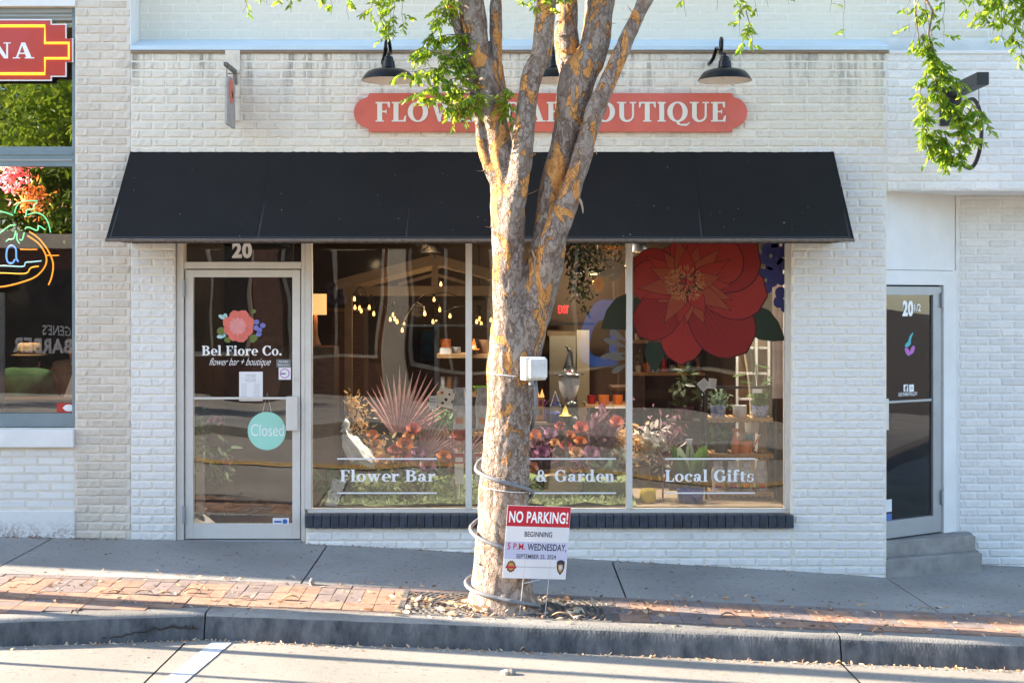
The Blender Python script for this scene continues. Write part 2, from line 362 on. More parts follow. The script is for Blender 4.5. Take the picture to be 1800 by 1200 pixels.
    if c == 'a': return .66, [g_ring(.24, .19, .22, .20, .17, .07), g_rect(.36, .06, .54, .46), g_ring(.30, .44, .24, .25, .18, .09, 0, 150, 10), g_dot(.15, .52, .095), g_rect(.5, 0, .63, .08)]
    if c == 'w': return .98, [g_q((.06, X), (.25, X), (.42, 0), (.29, 0)), g_q((.45, X), (.53, X), (.38, 0), (.29, 0)), g_q((.40, X), (.59, X), (.75, 0), (.62, 0)), g_q((.82, X), (.90, X), (.72, 0), (.62, 0)), g_rect(0, X - .07, .32, X), g_rect(.36, X - .07, .64, X), g_rect(.76, X - .07, .98, X)]
    if c == 'f': return .46, g_stem(.09, 0, .80, .19, t=0) + [g_ring(.28, .80, .19, .25, .19, .09, 90, 180, 7), g_rect(.26, .96, .38, 1.05), g_dot(.40, .95, .10), g_rect(0, X - .08, .44, X)]
    if c == 't': return .48, [g_rect(.10, .12, .29, .86), g_rect(0, X - .08, .44, X), g_ring(.29, .14, .19, .15, .19, .08, 180, 320, 8)]
    if c == 's': return .54, [g_ring(.26, .50, .23, .195, .15, .08, 50, 250, 10), g_ring(.26, .19, .24, .20, .15, .08, -130, 70, 10), g_rect(.40, .44, .46, .68), g_rect(.03, 0, .09, .24)]
    if c == '&': return .92, [g_ring(.36, .74, .22, .26, .13, .07), g_ring(.32, .27, .31, .28, .19, .08, 60, 360), g_q((.20, .58), (.40, .62), (.80, .02), (.60, 0)), g_rect(.58, .44, .86, .51), g_q((.68, .46), (.76, .46), (.62, .12), (.54, .16))]
    if c == '.': return .28, [g_dot(.12, .11, .12)]
    return .34, []
def words(parent, name, mat, body, u0, u1, v0, cap, T, w, step=.00012, th=None):
    tot, pos = 0.0, []
    for wd in body.split(' '):
        a = tot; tot += sum(glyph(c)[0] + .035 for c in wd); pos.append((wd, a, tot - .035)); tot += .34 + .035
    k = (u1 - u0) / (tot - .34 - .07)
    for wd, a, b in pos:
        mb = MB(); serif(mb, wd, u0 + a * k, u0 + b * k, v0, cap, T, w, step, 0, th); mb.build(name, mat, parent)
def serif(mb, body, u0, u1, v0, cap, T, w, step=.00012, mi=0, th=None):
    cur, items = 0.0, []
    for ch in body:
        gw, pr = glyph(ch); items += [[[(x + cur, y) for x, y in pl] for pl in p] for p in pr]; cur += gw + .035
    sx = (u1 - u0) / (cur - .035)
    for k, p in enumerate(items):
        wk = w + (k % 7) * step
        for pl in p:
            pts = [(u0 + x * sx, v0 + y * cap) for x, y in pl]
            if th: mb.prism(pts, T, wk - th, wk, mi, back=False)
            else: mb.add([T(u, v, wk) for u, v in pts], [tuple(range(len(pts)))], mi)

# ------------------------------------------------------------------ ground
def interp(x, pts): return float(np.interp(x, [p[0] for p in pts], [p[1] for p in pts]))
def zf(x): return interp(x, [(-40, .9), (-4.05, .167), (-1.62, .113), (-1.17, .09), (.79, -.022), (2.2, -.103), (2.96, -.157), (40, -1.6)])
def zc(x): return interp(x, [(-40, .9), (-4, .1625), (4, -.1375), (40, -1.6)])
def yc(x): return interp(x, [(-4.0, -2.95), (-3.15, -2.76), (-1.91, -2.35), (50, -2.35)])
def gz(x, y):
    if y >= 0: return zf(x) + .06 * y
    t = min(1.0, y / yc(x)); return zf(x) * (1 - t) + zc(x) * t
ROAD_MID, ROAD_FAR = -6.2, -10.0
def zr(x, y): return zc(x) - .165 + .018 * (min(-2.35 - y, y + 10.0) if -10 < y < -2.35 else 0)
XJ = [-40, -30, -22, -16, -12.3, -10.13, -7.97, -5.8, -3.63, -1.46, .79, 2.96, 5.13, 7.3, 9.5, 14, 22, 30, 40]
def fr(a, b, n): return [a + (b - a) * i / n for i in range(n + 1)]
MB().grid([-400, -60] + fr(-40, 40, 40) + [60, 400], [-400, -60, -30, -20, -14, -9, -4, 0, 12, 40, 400], lambda x, y: zc(x) - .42).build('ground', M['soil'], kind='structure')
# sidewalk: one slab object between every two joints
sw = MB().grid(fr(-40, 40, 60), [-1.42, -1.0, -.6, -.3, 0, .3, .7], lambda x, y: gz(x, y) - .035).build('sidewalk', M['joint'], kind='structure')
for a, b in zip(XJ[:-1], XJ[1:]):
    if a > 2.9 and a < 3.2: ys = [-1.418, -.9, -.4, -.02, .28, .62]
    else: ys = [-1.418, -.9, -.4, .05] if a < 2.9 else [-1.418, -.4, .62]
    MB().grid(fr(a + .007, b - .007, 6), ys, gz, thick=.05).build('slab', M['concrete'], sw)
# road in concrete bays, yellow centre line, white bay line
rd = MB().grid(fr(-40, 40, 60), [-10.0, -6.2, -2.2], lambda x, y: zr(x, y) - .03).build('road', M['joint'], kind='structure')
xr = [-40, -25, -14, -8.2, -2.02, 2.06, 6.9, 12, 25, 40]
for a, b in zip(xr[:-1], xr[1:]):
    n = max(4, int((b - a) / .5))
    mb = MB(); xs = fr(a + .006, b - .006, n)
    vs = [];
    for x in xs:
        for t in (0, .05, .15, .4, 1): 
            y0 = yc(x) + .03; y = y0 + (ROAD_FAR - y0) * t; vs.append((x - (.45 * (y + 2.35) * .12 if False else 0), y, zr(x, y)))
    mb.add(vs, [(i * 5 + k, i * 5 + k + 1, (i + 1) * 5 + k + 1, (i + 1) * 5 + k) for i in range(len(xs) - 1) for k in range(4)])
    recalc(mb.build('road_slab', M['road'], rd))
M['line_white'] = mk('road_paint_white', (.62, .63, .64), .7, .12, 25, .3, 120)
M['line_yellow'] = mk('road_paint_yellow', (.60, .33, .03), .7, .12, 12, .2, 100)
mb = MB()
pts = [(-1.86, -2.44), (-1.74, -2.44), (-1.92, -5.2), (-2.06, -5.2)]
mb.add([(x, y, zr(x, y) + .005) for x, y in pts], [(0, 3, 2, 1)]); mb.build('bay_line', M['line_white'], rd)
for y in (-6.1, -6.32):
    MB().grid(fr(-40, 40, 80), [y - .06, y + .06], lambda x, y: zr(x, y) + .006).build('centre_line', M['line_yellow'], rd)
# kerb stones
kb = thing('kerb', 'rounded grey concrete kerb stones along the gutter under the brick strip', 'kerb', (0, -2.3, zc(0)))
ke = [-30, -20, -14, -9.5, -6.2, -4.0, -1.925, 2.06, 6.2, 10.4, 16, 30]
M['curb_l'] = M['curb']
for a, b in zip(ke[:-1], ke[1:]):
    xs = fr(a + .006, b - .006, max(6, int((b - a) / .12) if abs(a) < 5 else 8)); mb = MB(); n = 0; vs = []
    prof = [(.16, -.03), (.16, 0), (.05, .0), (.022, -.005), (.006, -.022), (0, -.045), (-.02, -.10), (-.035, -.20), (-.035, -.3)]
    for x in xs:
        j = mnoise.noise((x * 2.3, 0, 1.0)) * .006
        for dy, dz in prof: vs.append((x, yc(x) + dy + (j if dz < -.01 else 0), zc(x) + dz + (.004 * mnoise.noise((x * 5, dy * 20, 4)) if dz > -.05 else 0)))
    P_ = len(prof)
    mb.add(vs, [(i * P_ + k, i * P_ + k + 1, (i + 1) * P_ + k + 1, (i + 1) * P_ + k) for i in range(len(xs) - 1) for k in range(P_ - 1)] + [tuple(range(P_)), tuple((len(xs) - 1) * P_ + k for k in range(P_ - 1, -1, -1))])
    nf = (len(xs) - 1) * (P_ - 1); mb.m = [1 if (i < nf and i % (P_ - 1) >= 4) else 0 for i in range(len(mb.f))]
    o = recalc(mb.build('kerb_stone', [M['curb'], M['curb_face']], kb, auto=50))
# cracked lump at the kerb corner
cr = MB()
pth = [(-2.55, -2.585, zc(-2.5) - .135), (-2.42, -2.545, zc(-2.4) - .12), (-2.3, -2.51, zc(-2.3) - .09), (-2.15, -2.455, zc(-2.1) - .075), (-2.03, -2.415, zc(-2) - .082), (-1.94, -2.385, zc(-1.9) - .085)]
pth = [Vector(pth[i]).lerp(Vector(pth[i + 1]), t) + Vector((0, .004, R.uniform(-.012, .012))) for i in range(5) for t in (0, .2, .4, .6, .8)]; cr.tube(pth, [R.uniform(.003, .009) for _ in pth], 5); cr.build('crack', M['joint'], kb)
# brick paver strip: each paver a part of the paving
pv = MB().grid(fr(-40, 40, 80), [-2.22, -1.42], lambda x, y: gz(x, y) - .006).build('brick_paving', M['sand'], kind='structure')
MB().add([(x, y, gz(x, y) - .006) for x, y in ((-1.9, -2.2), (-3.15, -2.62), (-4.0, -2.8), (-12, -2.8), (-12, -2.2))], [(0, 4, 3, 2, 1)]).build('paving_bed', M['sand'], pv)
def paver_mesh(lx, ly):
    mb = MB().box(-lx / 2 + .0012, lx / 2 - .0012, -ly / 2 + .0012, ly / 2 - .0012, -.03, 0, bev=.0025); o = mb.build('paver', M['paver_red']); me = o.data; bpy.data.objects.remove(o); return me
PM = {}
def pav(x, y, lx, ly, red):
    if -.74 < x < .64 and y < -1.5: return
    if y - ly / 2 < yc(x) + .12: return
    k = (lx, ly, red)
    if k not in PM:
        PM[k] = paver_mesh(lx, ly); PM[k].materials.clear(); PM[k].materials.append(M['paver_red' if red else 'paver_mauve'])
    o = bpy.data.objects.new('paver', PM[k]); COL.objects.link(o); o.parent = pv
    z = gz(x, y); o.location = (x, y, z + R.uniform(-.002, .002))
    o.rotation_euler = (math.atan((gz(x, y + .05) - gz(x, y - .05)) / .1) + R.uniform(-.006, .006), -math.atan((gz(x + .05, y) - gz(x - .05, y)) / .1) + R.uniform(-.006, .006), R.uniform(-.008, .008))
x = -3.7
while x < 3.75: pav(x + .1, -1.472, .2, .1, False); x += .2
b = 0; x = -3.7
while x < 3.75:
    for i in range(3):
        for j in range(2): pav(x + .05 + .1 * i, -1.625 - .2 * j, .1, .2, b % 2 == 1)
    x += .3; b += 1
x = -3.7
while x < 3.75: pav(x + .1, -2.03, .2, .2, R.random() < .55 or x < 0); x += .2
x = -3.9
while x < -1.9:
    for j in range(4): pav(x + .1, -2.19 - .1 * j - .02, .2, .1, (j + int(x * 5)) % 3 != 0)
    x += .2
# far side of the street
fs = MB().grid(fr(-40, 40, 40), [-15.6, -10.12], lambda x, y: zc(x)).build('far_sidewalk', M['concrete'], kind='structure')
fk = MB().grid(fr(-40, 40, 40), [-10.13, -10.0], lambda x, y: zc(x) + .002, thick=.2).build('far_kerb', M['curb'], kind='structure')
# ------------------------------------------------------------------ bricks
BL, BH, BJ = .2032, .0677, .009
def brick_variants(n, rough, mat_name):
    out = []
    for k in range(n):
        nx, nz = 6, 3; vs, fs = [], []; rr = random.Random(100 + k + int(rough * 1e5))
        for j in range(nz + 1):
            for i in range(nx + 1):
                u, v = i / nx, j / nz; edge = i in (0, nx) or j in (0, nz)
                x = (u - .5) * (BL - BJ); z = (v - .5) * (BH - BJ)
                if edge: y = 0.0; x *= 1 + rr.uniform(-.012, .0) ; z *= 1 + rr.uniform(-.06, 0)
                else: y = -.0032 - rough * (.5 + .9 * rr.random()); x += rr.uniform(-.01, .01); z += rr.uniform(-.006, .006)
                if not edge and (i in (1, nx - 1)): x = math.copysign((BL - BJ) / 2 - .008 - rr.uniform(0, .006), x)
                if not edge: z = math.copysign((BH - BJ) / 2 - .006 - rr.uniform(0, .006), v - .5)
                vs.append((x, y, z))
        w = nx + 1
        fs = [(j * w + i, j * w + i + 1, (j + 1) * w + i + 1, (j + 1) * w + i) for j in range(nz) for i in range(nx)]
        ring = list(range(w)) + [j * w + nx for j in range(1, nz + 1)] + [nz * w + i for i in range(nx - 1, -1, -1)] + [j * w for j in range(nz - 1, 0, -1)]
        b = len(vs); vs += [(vs[i][0], .012, vs[i][2]) for i in ring]; m = len(ring)
        fs += [(ring[(q + 1) % m], ring[q], b + q, b + (q + 1) % m) for q in range(m)]
        out.append((vs, fs))
    return out
BV = {'rough': brick_variants(12, .0055, 'r'), 'soft': brick_variants(8, .0012, 's'), 'flat': brick_variants(6, -.0022, 'f')}
BM_ = {}
def bmesh_for(style, k, mat):
    key = (style, k, mat.name)
    if key not in BM_:
        vs, fs = BV[style][k]; me = bpy.data.meshes.new('brick'); me.from_pydata(vs, [], fs); me.materials.append(mat); me.update(); BM_[key] = me
    return BM_[key]
def lay_bricks(parent, rects, y, style='rough', limit=300, zref=0.0, T=None):
    """rects: (x0,x1,z0,z1,material). running bond, cut at the edges; the first `limit` bricks by size are objects, the rest one mesh"""
    todo = []; rr = random.Random(len(rects) * 31 + int(y * 100) + 5)
    for (x0, x1, z0, z1, mt) in rects:
        r0 = int(math.floor((z0 - zref) / BH)); r1 = int(math.ceil((z1 - zref) / BH))
        for r in range(r0, r1):
            za, zb = max(z0, zref + r * BH), min(z1, zref + (r + 1) * BH)
            if zb - za < .02: continue
            off = (r % 2) * BL / 2; c0 = int(math.floor((x0 - off) / BL))
            c = c0
            while c * BL + off < x1:
                xa, xb = max(x0, c * BL + off), min(x1, (c + 1) * BL + off)
                if xb - xa > .03: todo.append((xa, xb, za, zb, mt))
                c += 1
    todo.sort(key=lambda t: -round((t[1] - t[0]) * (t[3] - t[2]), 4) + .00001 * abs(t[0]))
    rest = {}
    pl = wloc(parent)
    for n, (xa, xb, za, zb, mt) in enumerate(todo):
        k = rr.randrange(len(BV[style])); sx = (xb - xa - BJ) / (BL - BJ); sz = (zb - za - BJ) / (BH - BJ)
        fl = -1 if rr.random() < .5 else 1
        if n < limit:
            o = bpy.data.objects.new('brick', bmesh_for(style, k, mt)); COL.objects.link(o); o.parent = parent
            o.location = Vector(((xa + xb) / 2, y + rr.uniform(-.0015, .001), (za + zb) / 2)) - pl; o.scale = (sx, 1, sz)
        else:
            mb = rest.setdefault(mt.name, (MB(), mt))[0]; vs, fs = BV[style][k]
            mb.add([((xa + xb) / 2 + v[0] * sx, y + v[1], (za + zb) / 2 + v[2] * sz) for v in vs], fs)
    for mb, mt in rest.values(): mb.build('brickwork', mt, parent, kind='stuff')
X = lambda px: (px - 900) / 222.0
Z = lambda py: CZ - (py - HZ) / 222.0
TOP = 6.7
# ------------------------------------------------------------------ restaurant at the left
rb = thing('restaurant_building', 'cream painted brick building with grey-blue window frame at the left edge', 'building', (-6, 0, zf(-6)))
xl, xp = X(132), X(229.5)
wl_ = MB().box(-14.5, -6.4, .002, .3, -.3, TOP).box(-6.4, xl, .002, .3, Z(35) + .1, TOP).box(-6.4, xl, .010, .3, -.3, Z(752)).box(xl, xp, .002, .3, -.3, TOP).build('wall', M['mortar_tan'], rb)
lay_bricks(wl_, [(xl, xp, .05, 4.75, M['brick_tan'])], .003, 'rough', 300, zref=.012)
lay_bricks(wl_, [(-4.45, xl, Z(893), Z(790), M['brick_low'])], .0125, 'soft', 60, zref=Z(893))
box('base_course', -6.4, xl, -.012, .02, -.3, Z(897), M['base_dirt'], rb, bev=.006)
box('lintel', -6.4, xl + .006, -.02, .02, Z(12), 4.7, M['plaster'], rb, bev=.004)
box('window_sill', -6.4, xl - .003, -.045, .12, Z(785), Z(754), M['plaster'], rb, bev=.006)
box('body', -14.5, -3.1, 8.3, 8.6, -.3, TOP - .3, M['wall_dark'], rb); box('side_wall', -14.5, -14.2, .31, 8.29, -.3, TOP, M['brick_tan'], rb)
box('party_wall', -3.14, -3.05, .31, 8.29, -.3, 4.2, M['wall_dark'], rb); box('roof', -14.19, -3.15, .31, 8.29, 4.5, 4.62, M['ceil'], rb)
wn_ = MB().box(X(124.5), xl - .004, .03, .12, Z(752), Z(12), bev=.004).build('window', M['frame_blue'], rb)
for nm_, a, b, mt, dep in (('head_band', 35, 13, 'frame_taupe', .035), ('rail', 292, 257, 'frame_blue', .03), ('bottom_rail', 751, 727, 'frame_blue', .035)):
    box(nm_, -6.38, X(126) - .001, dep, .115, Z(a), Z(b), M[mt], wn_, bev=.004)
for k, zz in enumerate((Z(20), Z(27), Z(270), Z(281))): box('groove_bead', -6.38, X(126) - .002, .020 + .002 * (k % 2), .034, zz - .008, zz + .008, M['frame_taupe' if k != 2 else 'frame_blue'], wn_, bev=.003)
box('pane', -6.38, X(125), .085, .091, Z(257) + .0, Z(35) - .0, M['glass_left'], wn_); box('pane', -6.38, X(125), .085, .091, Z(727), Z(292), M['glass_left'], wn_)
# ------------------------------------------------------------------ flower shop
sb = thing('flower_shop_building', 'cream painted brick storefront behind the street tree', 'building', (0, 0, zf(0)))
xs0, xs1 = X(230), X(1558); xd0, xw1 = X(308), X(1391)
ZB, ZL = 2.52, Z(89)
swl = MB().box(xs0 + .001, xd0, .000, .3, -.4, ZB).box(xw1, xs1, .000, .3, -.4, ZB).box(xs0 + .001, xs1, .000, .3, ZB, ZL).box(X(537), xw1, .000, .3, -.4, Z(926)).box(xs0 + .001, xs1, .27, .45, ZL, 6.3).box(xs0 + .001, xs1, .008, .3, 6.3, TOP).build('wall', M['mortar'], sb)
lay_bricks(swl, [(xs0, xd0, .06, ZB + .3, M['brick_white']), (xw1, xs1, -.25, 3.25, M['brick_white']), (xs0, xw1, 3.18, 3.25, M['brick_cream']), (xs0, xs1, 3.25, ZL - .003, M['brick_cream']), (X(538), xw1 - .002, -.2, Z(927), M['brick_white'])], .001, 'rough', 300, zref=3.25 - 60 * BH)
lay_bricks(swl, [(xs0 + .004, xs1 + 1.3, 4.16, 4.85, M['panel'])], .2695, 'flat', 0, zref=4.16)
# flashing on the ledge
fl = MB(); a0, a1 = xs0 + .002, X(1562)
pr = [(-.03, ZL), (-.03, ZL + .03), (.268, ZL + .135), (.268, ZL)]
fl.add([(a0, y, z) for y, z in pr] + [(a1, y, z) for y, z in pr], [(0, 1, 2, 3), (7, 6, 5, 4), (0, 4, 5, 1), (1, 5, 6, 2), (3, 2, 6, 7), (0, 3, 7, 4)])
recalc(fl.build('ledge_flashing', M['flash'], sb))
box('ledge_trim', xs0 + .002, X(1560), -.024, .007, ZL - .022, ZL - .001, M['cream_wood'], sb, bev=.003)
box('left_reveal_trim', xs0 - .006, xs0 + .0, -.006, .267, ZL + .0, 4.85, M['plaster'], sb)
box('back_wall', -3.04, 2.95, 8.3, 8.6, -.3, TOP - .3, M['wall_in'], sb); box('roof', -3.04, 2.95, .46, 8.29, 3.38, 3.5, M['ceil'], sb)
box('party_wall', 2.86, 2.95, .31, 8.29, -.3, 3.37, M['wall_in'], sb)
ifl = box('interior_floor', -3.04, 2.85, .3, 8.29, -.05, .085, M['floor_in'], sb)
# navy rowlock sill, brick by brick
sill = box('sill', X(538), X(1393), -.02, .05, Z(926), Z(904), M['joint'], sb)
sme = MB().box(-.031, .031, -.045, .055, -.051, .051, bev=.006).build('brick', M['sill']); smesh = sme.data; bpy.data.objects.remove(sme)
nS = 57; wS = (X(1394) - X(537)) / nS
for i in range(nS):
    o = bpy.data.objects.new('brick', smesh); COL.objects.link(o); o.parent = sill
    o.location = Vector((X(537) + wS * (i + .5), .0 + R.uniform(-.002, .002), (Z(926) + Z(904)) / 2)) - wloc(sb); o.scale = ((wS - .004) / .062, 1, 1)
# ---- window frame and panes
wf = MB()
wfo = box('window_frame', X(539), X(1391), .05, .13, Z(903), Z(896), M['alu'], sb, bev=.004)
for a, b, nme in ((535, 546, 'jamb'), (818, 829, 'mullion'), (1102, 1112.5, 'mullion'), (1382, 1391.5, 'jamb')):
    box(nme, X(a), X(b), .04, .135, Z(896.3), 2.51, M['alu'], wfo, bev=.004)
GY = .085
panes = [(546, 818), (829, 1102), (1112.5, 1382)]
for a, b in panes: box('pane', X(a), X(b), GY, GY + .006, Z(896.3), 2.505, M['glass'], wfo)
# ---- door
dr = thing('entrance_door', 'cream aluminium framed glass door with flower logo under number 20', 'door', (X(425), .06, zf(X(425))))
fo = MB().box(X(309), X(321), .03, .14, zf(-2.6) - .02, 2.51, bev=.004).box(X(528), X(534.5), .045, .14, zf(-1.6) - .02, 2.51, bev=.004).box(X(321), X(528), .04, .14, Z(472), Z(460), bev=.004).build('door_frame', M['alu'], dr)
box('threshold', X(321), X(528), .02, .14, -.05, zf(-2.1) + .012, M['silver'], fo, bev=.003)
box('transom_pane', X(321), X(528), .09, .096, Z(460), 2.505, M['glass_door'], dr)
dz0 = zf(-2.1) + .02
lf = MB().box(X(323), X(337), .05, .1, dz0, Z(474), bev=.004).box(X(512), X(526), .05, .1, dz0, Z(474), bev=.004).box(X(337), X(512), .05, .1, Z(487), Z(474), bev=.004).box(X(337), X(512), .05, .1, dz0, Z(922), bev=.004).build('door_leaf', M['alu'], dr)
box('pane', X(337), X(512), .073, .079, Z(922), Z(487), M['glass_door'], lf)
box('push_bar', X(337), X(503), .052, .064, Z(702.5), Z(698.5), M['alu'], lf, bev=.002)
box('pull_handle', X(502), X(522.5), .012, .048, Z(757), Z(697), M['alu'], lf, bev=.006)
MB().lathe([(0, -.006), (.013, -.006), (.015, 0)], (X(519), .046, Z(667)), 14, T=Matrix.Rotation(rad(90), 3, 'X')).build('lock', M['silver'], lf, smooth=True)
for zz in (507, 905): MB().tube([(X(321.5), .03, Z(zz + 15)), (X(321.5), .03, Z(zz - 15))], .011, 8).build('hinge', M['silver'], dr)
# ------------------------------------------------------------------ building at the right
yb = thing('corner_entrance_building', 'white painted brick building with angled recessed doorway at the right', 'building', (5, .3, zf(5)))
PA, PB, RY = Vector((2.965, .095)), Vector((3.689, .565)), .57
ywl = MB().box(xs1 + .001, 12, .004, .3, Z(335), ZL).box(PB.x, 12, RY - .001, RY + .3, -.5, Z(335) + .3).box(xs1 + .001, 12, .27, .45, ZL - .002, 6.3).box(xs1 + .001, 12, .012, .3, 6.3, TOP).box(xs1 + .002, 12, .301, RY + .3, Z(335), Z(335) + .12).build('wall', M['mortar_white'], yb)
lay_bricks(ywl, [(xs1 + .003, 4.75, Z(335), ZL - .03, M['brick_white'])], .005, 'rough', 150, zref=Z(335))
lay_bricks(ywl, [(PB.x + .03, 4.75, -.3, Z(335), M['brick_white'])], RY, 'rough', 150, zref=-.3)
box('ledge', X(1562), 12, -.01, .268, ZL - .028, ZL + .0, M['plaster'], yb, bev=.006)
box('body', 2.97, 12, 8.3, 8.6, -.3, TOP - .3, M['wall_dark'], yb); box('side_wall', 11.7, 12, .9, 8.29, -.3, TOP, M['brick_white'], yb); box('roof', 2.97, 11.69, .46, 8.29, 3.38, 3.5, M['ceil'], yb)
dv = (PB - PA).normalized(); nv = Vector((dv.y, -dv.x)); LW = (PB - PA).length
def TA(u, v, w): return (PA.x + dv.x * u + nv.x * w, PA.y + dv.y * u + nv.y * w, v)
def pbox(mb, u0, u1, v0, v1, w0, w1): return mb.prism([(u0, v0), (u1, v0), (u1, v1), (u0, v1)], TA, w0, w1)
ZD = .12
pn = MB(); pbox(pn, 0, LW - .01, Z(473), Z(335), -.06, -.0); pbox(pn, LW - .03, LW + .02, -.3, Z(473), -.06, .0); pn.build('entrance_panel', M['plaster'], yb)
yd = thing('angled_door', 'silver framed dark glass door lettered 20 1/2 above two concrete steps', 'door', (PA.x + .35 * dv.x, PA.y + .35 * dv.y, ZD))
t = MB(); pbox(t, LW - .16, LW - .035, ZD, Z(474), -.05, .012); pbox(t, -.1, LW - .16, Z(500), Z(474), -.05, .012); t.build('door_casing', M['plaster'], yd)
t = MB(); pbox(t, LW - .27, LW - .165, ZD + .012, Z(503), -.05, -.004); pbox(t, -.1, LW - .27, Z(518), Z(503), -.05, -.004); pbox(t, -.1, LW - .27, ZD + .012, ZD + .15, -.05, -.004); lf2 = t.build('door_leaf', M['silver'], yd)
t = MB(); pbox(t, -.1, LW - .27, ZD + .15, Z(518), -.03, -.024); t.build('pane', M['glass_door'], lf2)
t = MB(); pbox(t, -.08, LW - .28, Z(711), Z(707), -.022, -.012); t.build('push_bar', M['silver'], lf2)
t = MB(); pbox(t, .0, .03, Z(757), Z(702), -.01, .03); t.build('pull_handle', M['alu'], lf2)
for zz in (528, 888):
    t = MB(); pbox(t, LW - .185, LW - .165, Z(zz + 13), Z(zz - 13), -.004, .018); t.build('hinge', M['silver'], yd)
st = thing('entrance_steps', 'two worn rounded concrete steps below the angled door', 'steps', (3.4, .2, zf(3.4)))
def step(pts, z0, z1):
    bm = bmesh.new(); vb = [bm.verts.new((x, y, z0)) for x, y in pts]; vt = [bm.verts.new((x, y, z1)) for x, y in pts]; n = len(pts)
    tf = bm.faces.new(vt); bm.faces.new(vb[::-1])
    for i in range(n): bm.faces.new((vb[i], vb[(i + 1) % n], vt[(i + 1) % n], vt[i]))
    bmesh.ops.bevel(bm, geom=list(tf.edges), offset=.018, segments=3, affect='EDGES')
    off = wloc(st); bmesh.ops.translate(bm, verts=bm.verts, vec=-off); me = bpy.data.meshes.new('step'); bm.to_mesh(me); bm.free(); me.materials.append(M['step'])
    o = bpy.data.objects.new('step', me); COL.objects.link(o); o.parent = st; return recalc(o)
step([(2.962, -.005), (3.74, .275), (3.83, .33), (3.845, .565), (2.962, .565)], -.4, -.01)
step([(2.964, .09), (3.70, .345), (3.80, .40), (3.815, .563), (2.964, .563)], -.009, .118)
# ------------------------------------------------------------------ awning
aw = thing('shop_awning', 'faded black canvas awning over the shop window and door', 'awning', (-.24, -.3, 2.49))
AX0, AX1 = -3.022, 2.546
def aw_pt(u, t):                      # u across, t 0 top .. 1 lower edge
    x = AX0 + (AX1 - AX0) * u
    sag = (.020 + .012 * math.cos(2 * math.pi * u * 5)) * math.sin(math.pi * t) * (1 + .5 * mnoise.noise((x * 1.3, t * 2, 0))) + .006 * mnoise.noise((x * 2.1, t * 3, 5))
    return (x, -.006 - .684 * t - sag * .45 * -1 * -1 + .0, 3.212 - .724 * t - sag * .6)
mb = MB(); nu, nt_ = 90, 14
vs = [aw_pt(i / nu, j / nt_) for j in range(nt_ + 1) for i in range(nu + 1)]
fs_ = [(j * (nu + 1) + i, (j + 1) * (nu + 1) + i, (j + 1) * (nu + 1) + i + 1, j * (nu + 1) + i + 1) for j in range(nt_) for i in range(nu)]
mb.add(vs, fs_); cn = mb.build('canopy', M['fabric'], aw, smooth=True)
for k in (1, 2, 3, 4):                # stitched seams between the canvas widths
    u = k / 5; MB().tube([Vector(aw_pt(u, j / 14)) + Vector((0, -.0, .0)) for j in range(15)], .0013, 5).build('seam', M['fabric'], cn)
for x in (AX0 + .001, AX1 - .001):
    MB().add([(x, -.006, 3.212), (x, -.69, 2.488), (x, -.006, 2.488)], [(0, 1, 2)]).build('side_panel', M['fabric'], aw)
b = MB().tube([(AX0, -.692, 2.486), (0, -.694, 2.484), (AX1, -.692, 2.486)], .012, 6)
b.build('hem_binding', M['trim'], aw)
mb = MB()
for i in range(420):                  # frayed fringe of the hem
    x = AX0 + (AX1 - AX0) * (i + R.random() * .6) / 420; l = R.uniform(.006, .016)
    mb.add([(x, -.694, 2.478), (x + .007, -.694, 2.478), (x + .006, -.695, 2.478 - l), (x + .002, -.695, 2.478 - l)], [(0, 1, 2, 3)])
mb.build('hem_fringe', M['trim'], aw, kind='stuff')
fm = MB().tube([(AX0 + .02, -.67, 2.50), (AX1 - .02, -.67, 2.50)], .014, 6).tube([(AX0 + .02, -.02, 2.50), (AX1 - .02, -.02, 2.50)], .014, 6)
for k in range(6): xx = AX0 + .03 + (AX1 - AX0 - .06) * k / 5; fm.tube([(xx, -.02, 2.5), (xx, -.67, 2.5)], .012, 6).tube([(xx, -.02, 3.17), (xx, -.66, 2.505)], .012, 6)
fm.build('awning_frame', M['black'], aw)
# ------------------------------------------------------------------ sign board
sg = thing('shop_sign', 'coral sign board with notched ends above the awning, cream serif lettering', 'sign', (.3, -.03, Z(233)))
x0, x1, z0, z1 = X(623), X(1312), Z(233), Z(165.5); hz_ = (z0 + z1) / 2; nr = .045; hb = (z1 - z0) / 2
def end(sgn, xe):
    p = [(xe - sgn * .120, -hb)]
    for k in range(5): a = rad(90 * k / 4); p.append((xe - sgn * (.120 - .040 * (1 - math.cos(a))), -hb + .040 * math.sin(a)))
    for k in range(11):
        a = rad(-66 + 132 * k / 10); p.append((xe - sgn * .112 + sgn * .112 * math.cos(a), .118 * math.sin(a)))
    q = [(u, -v) for u, v in p[:6]][::-1]; p += q
    return p
rp = end(1, x1 - x0); lp = [(u, v) for u, v in end(-1, 0)][::-1]
mb = MB(); mb.prism(rp + lp, TF(x0, 0, hz_), .012, .045); recalc(mb.build('board', M['sign_red'], sg))
words(sg, 'lettering', M['cream_letter'], 'FLOWER BAR BOUTIQUE', X(661), X(1276), Z(215.5), (215.5 - 181) / 222, TF(0, 0, 0), .050, .0004, th=.004)
for xx in (X(640), X(900), X(1296)): MB().lathe([(0, -.003), (.007, -.002), (.008, 0)], (xx, -.0455, hz_), 8, T=Matrix.Rotation(rad(90), 3, 'X')).build('screw', M['silver'], sg)
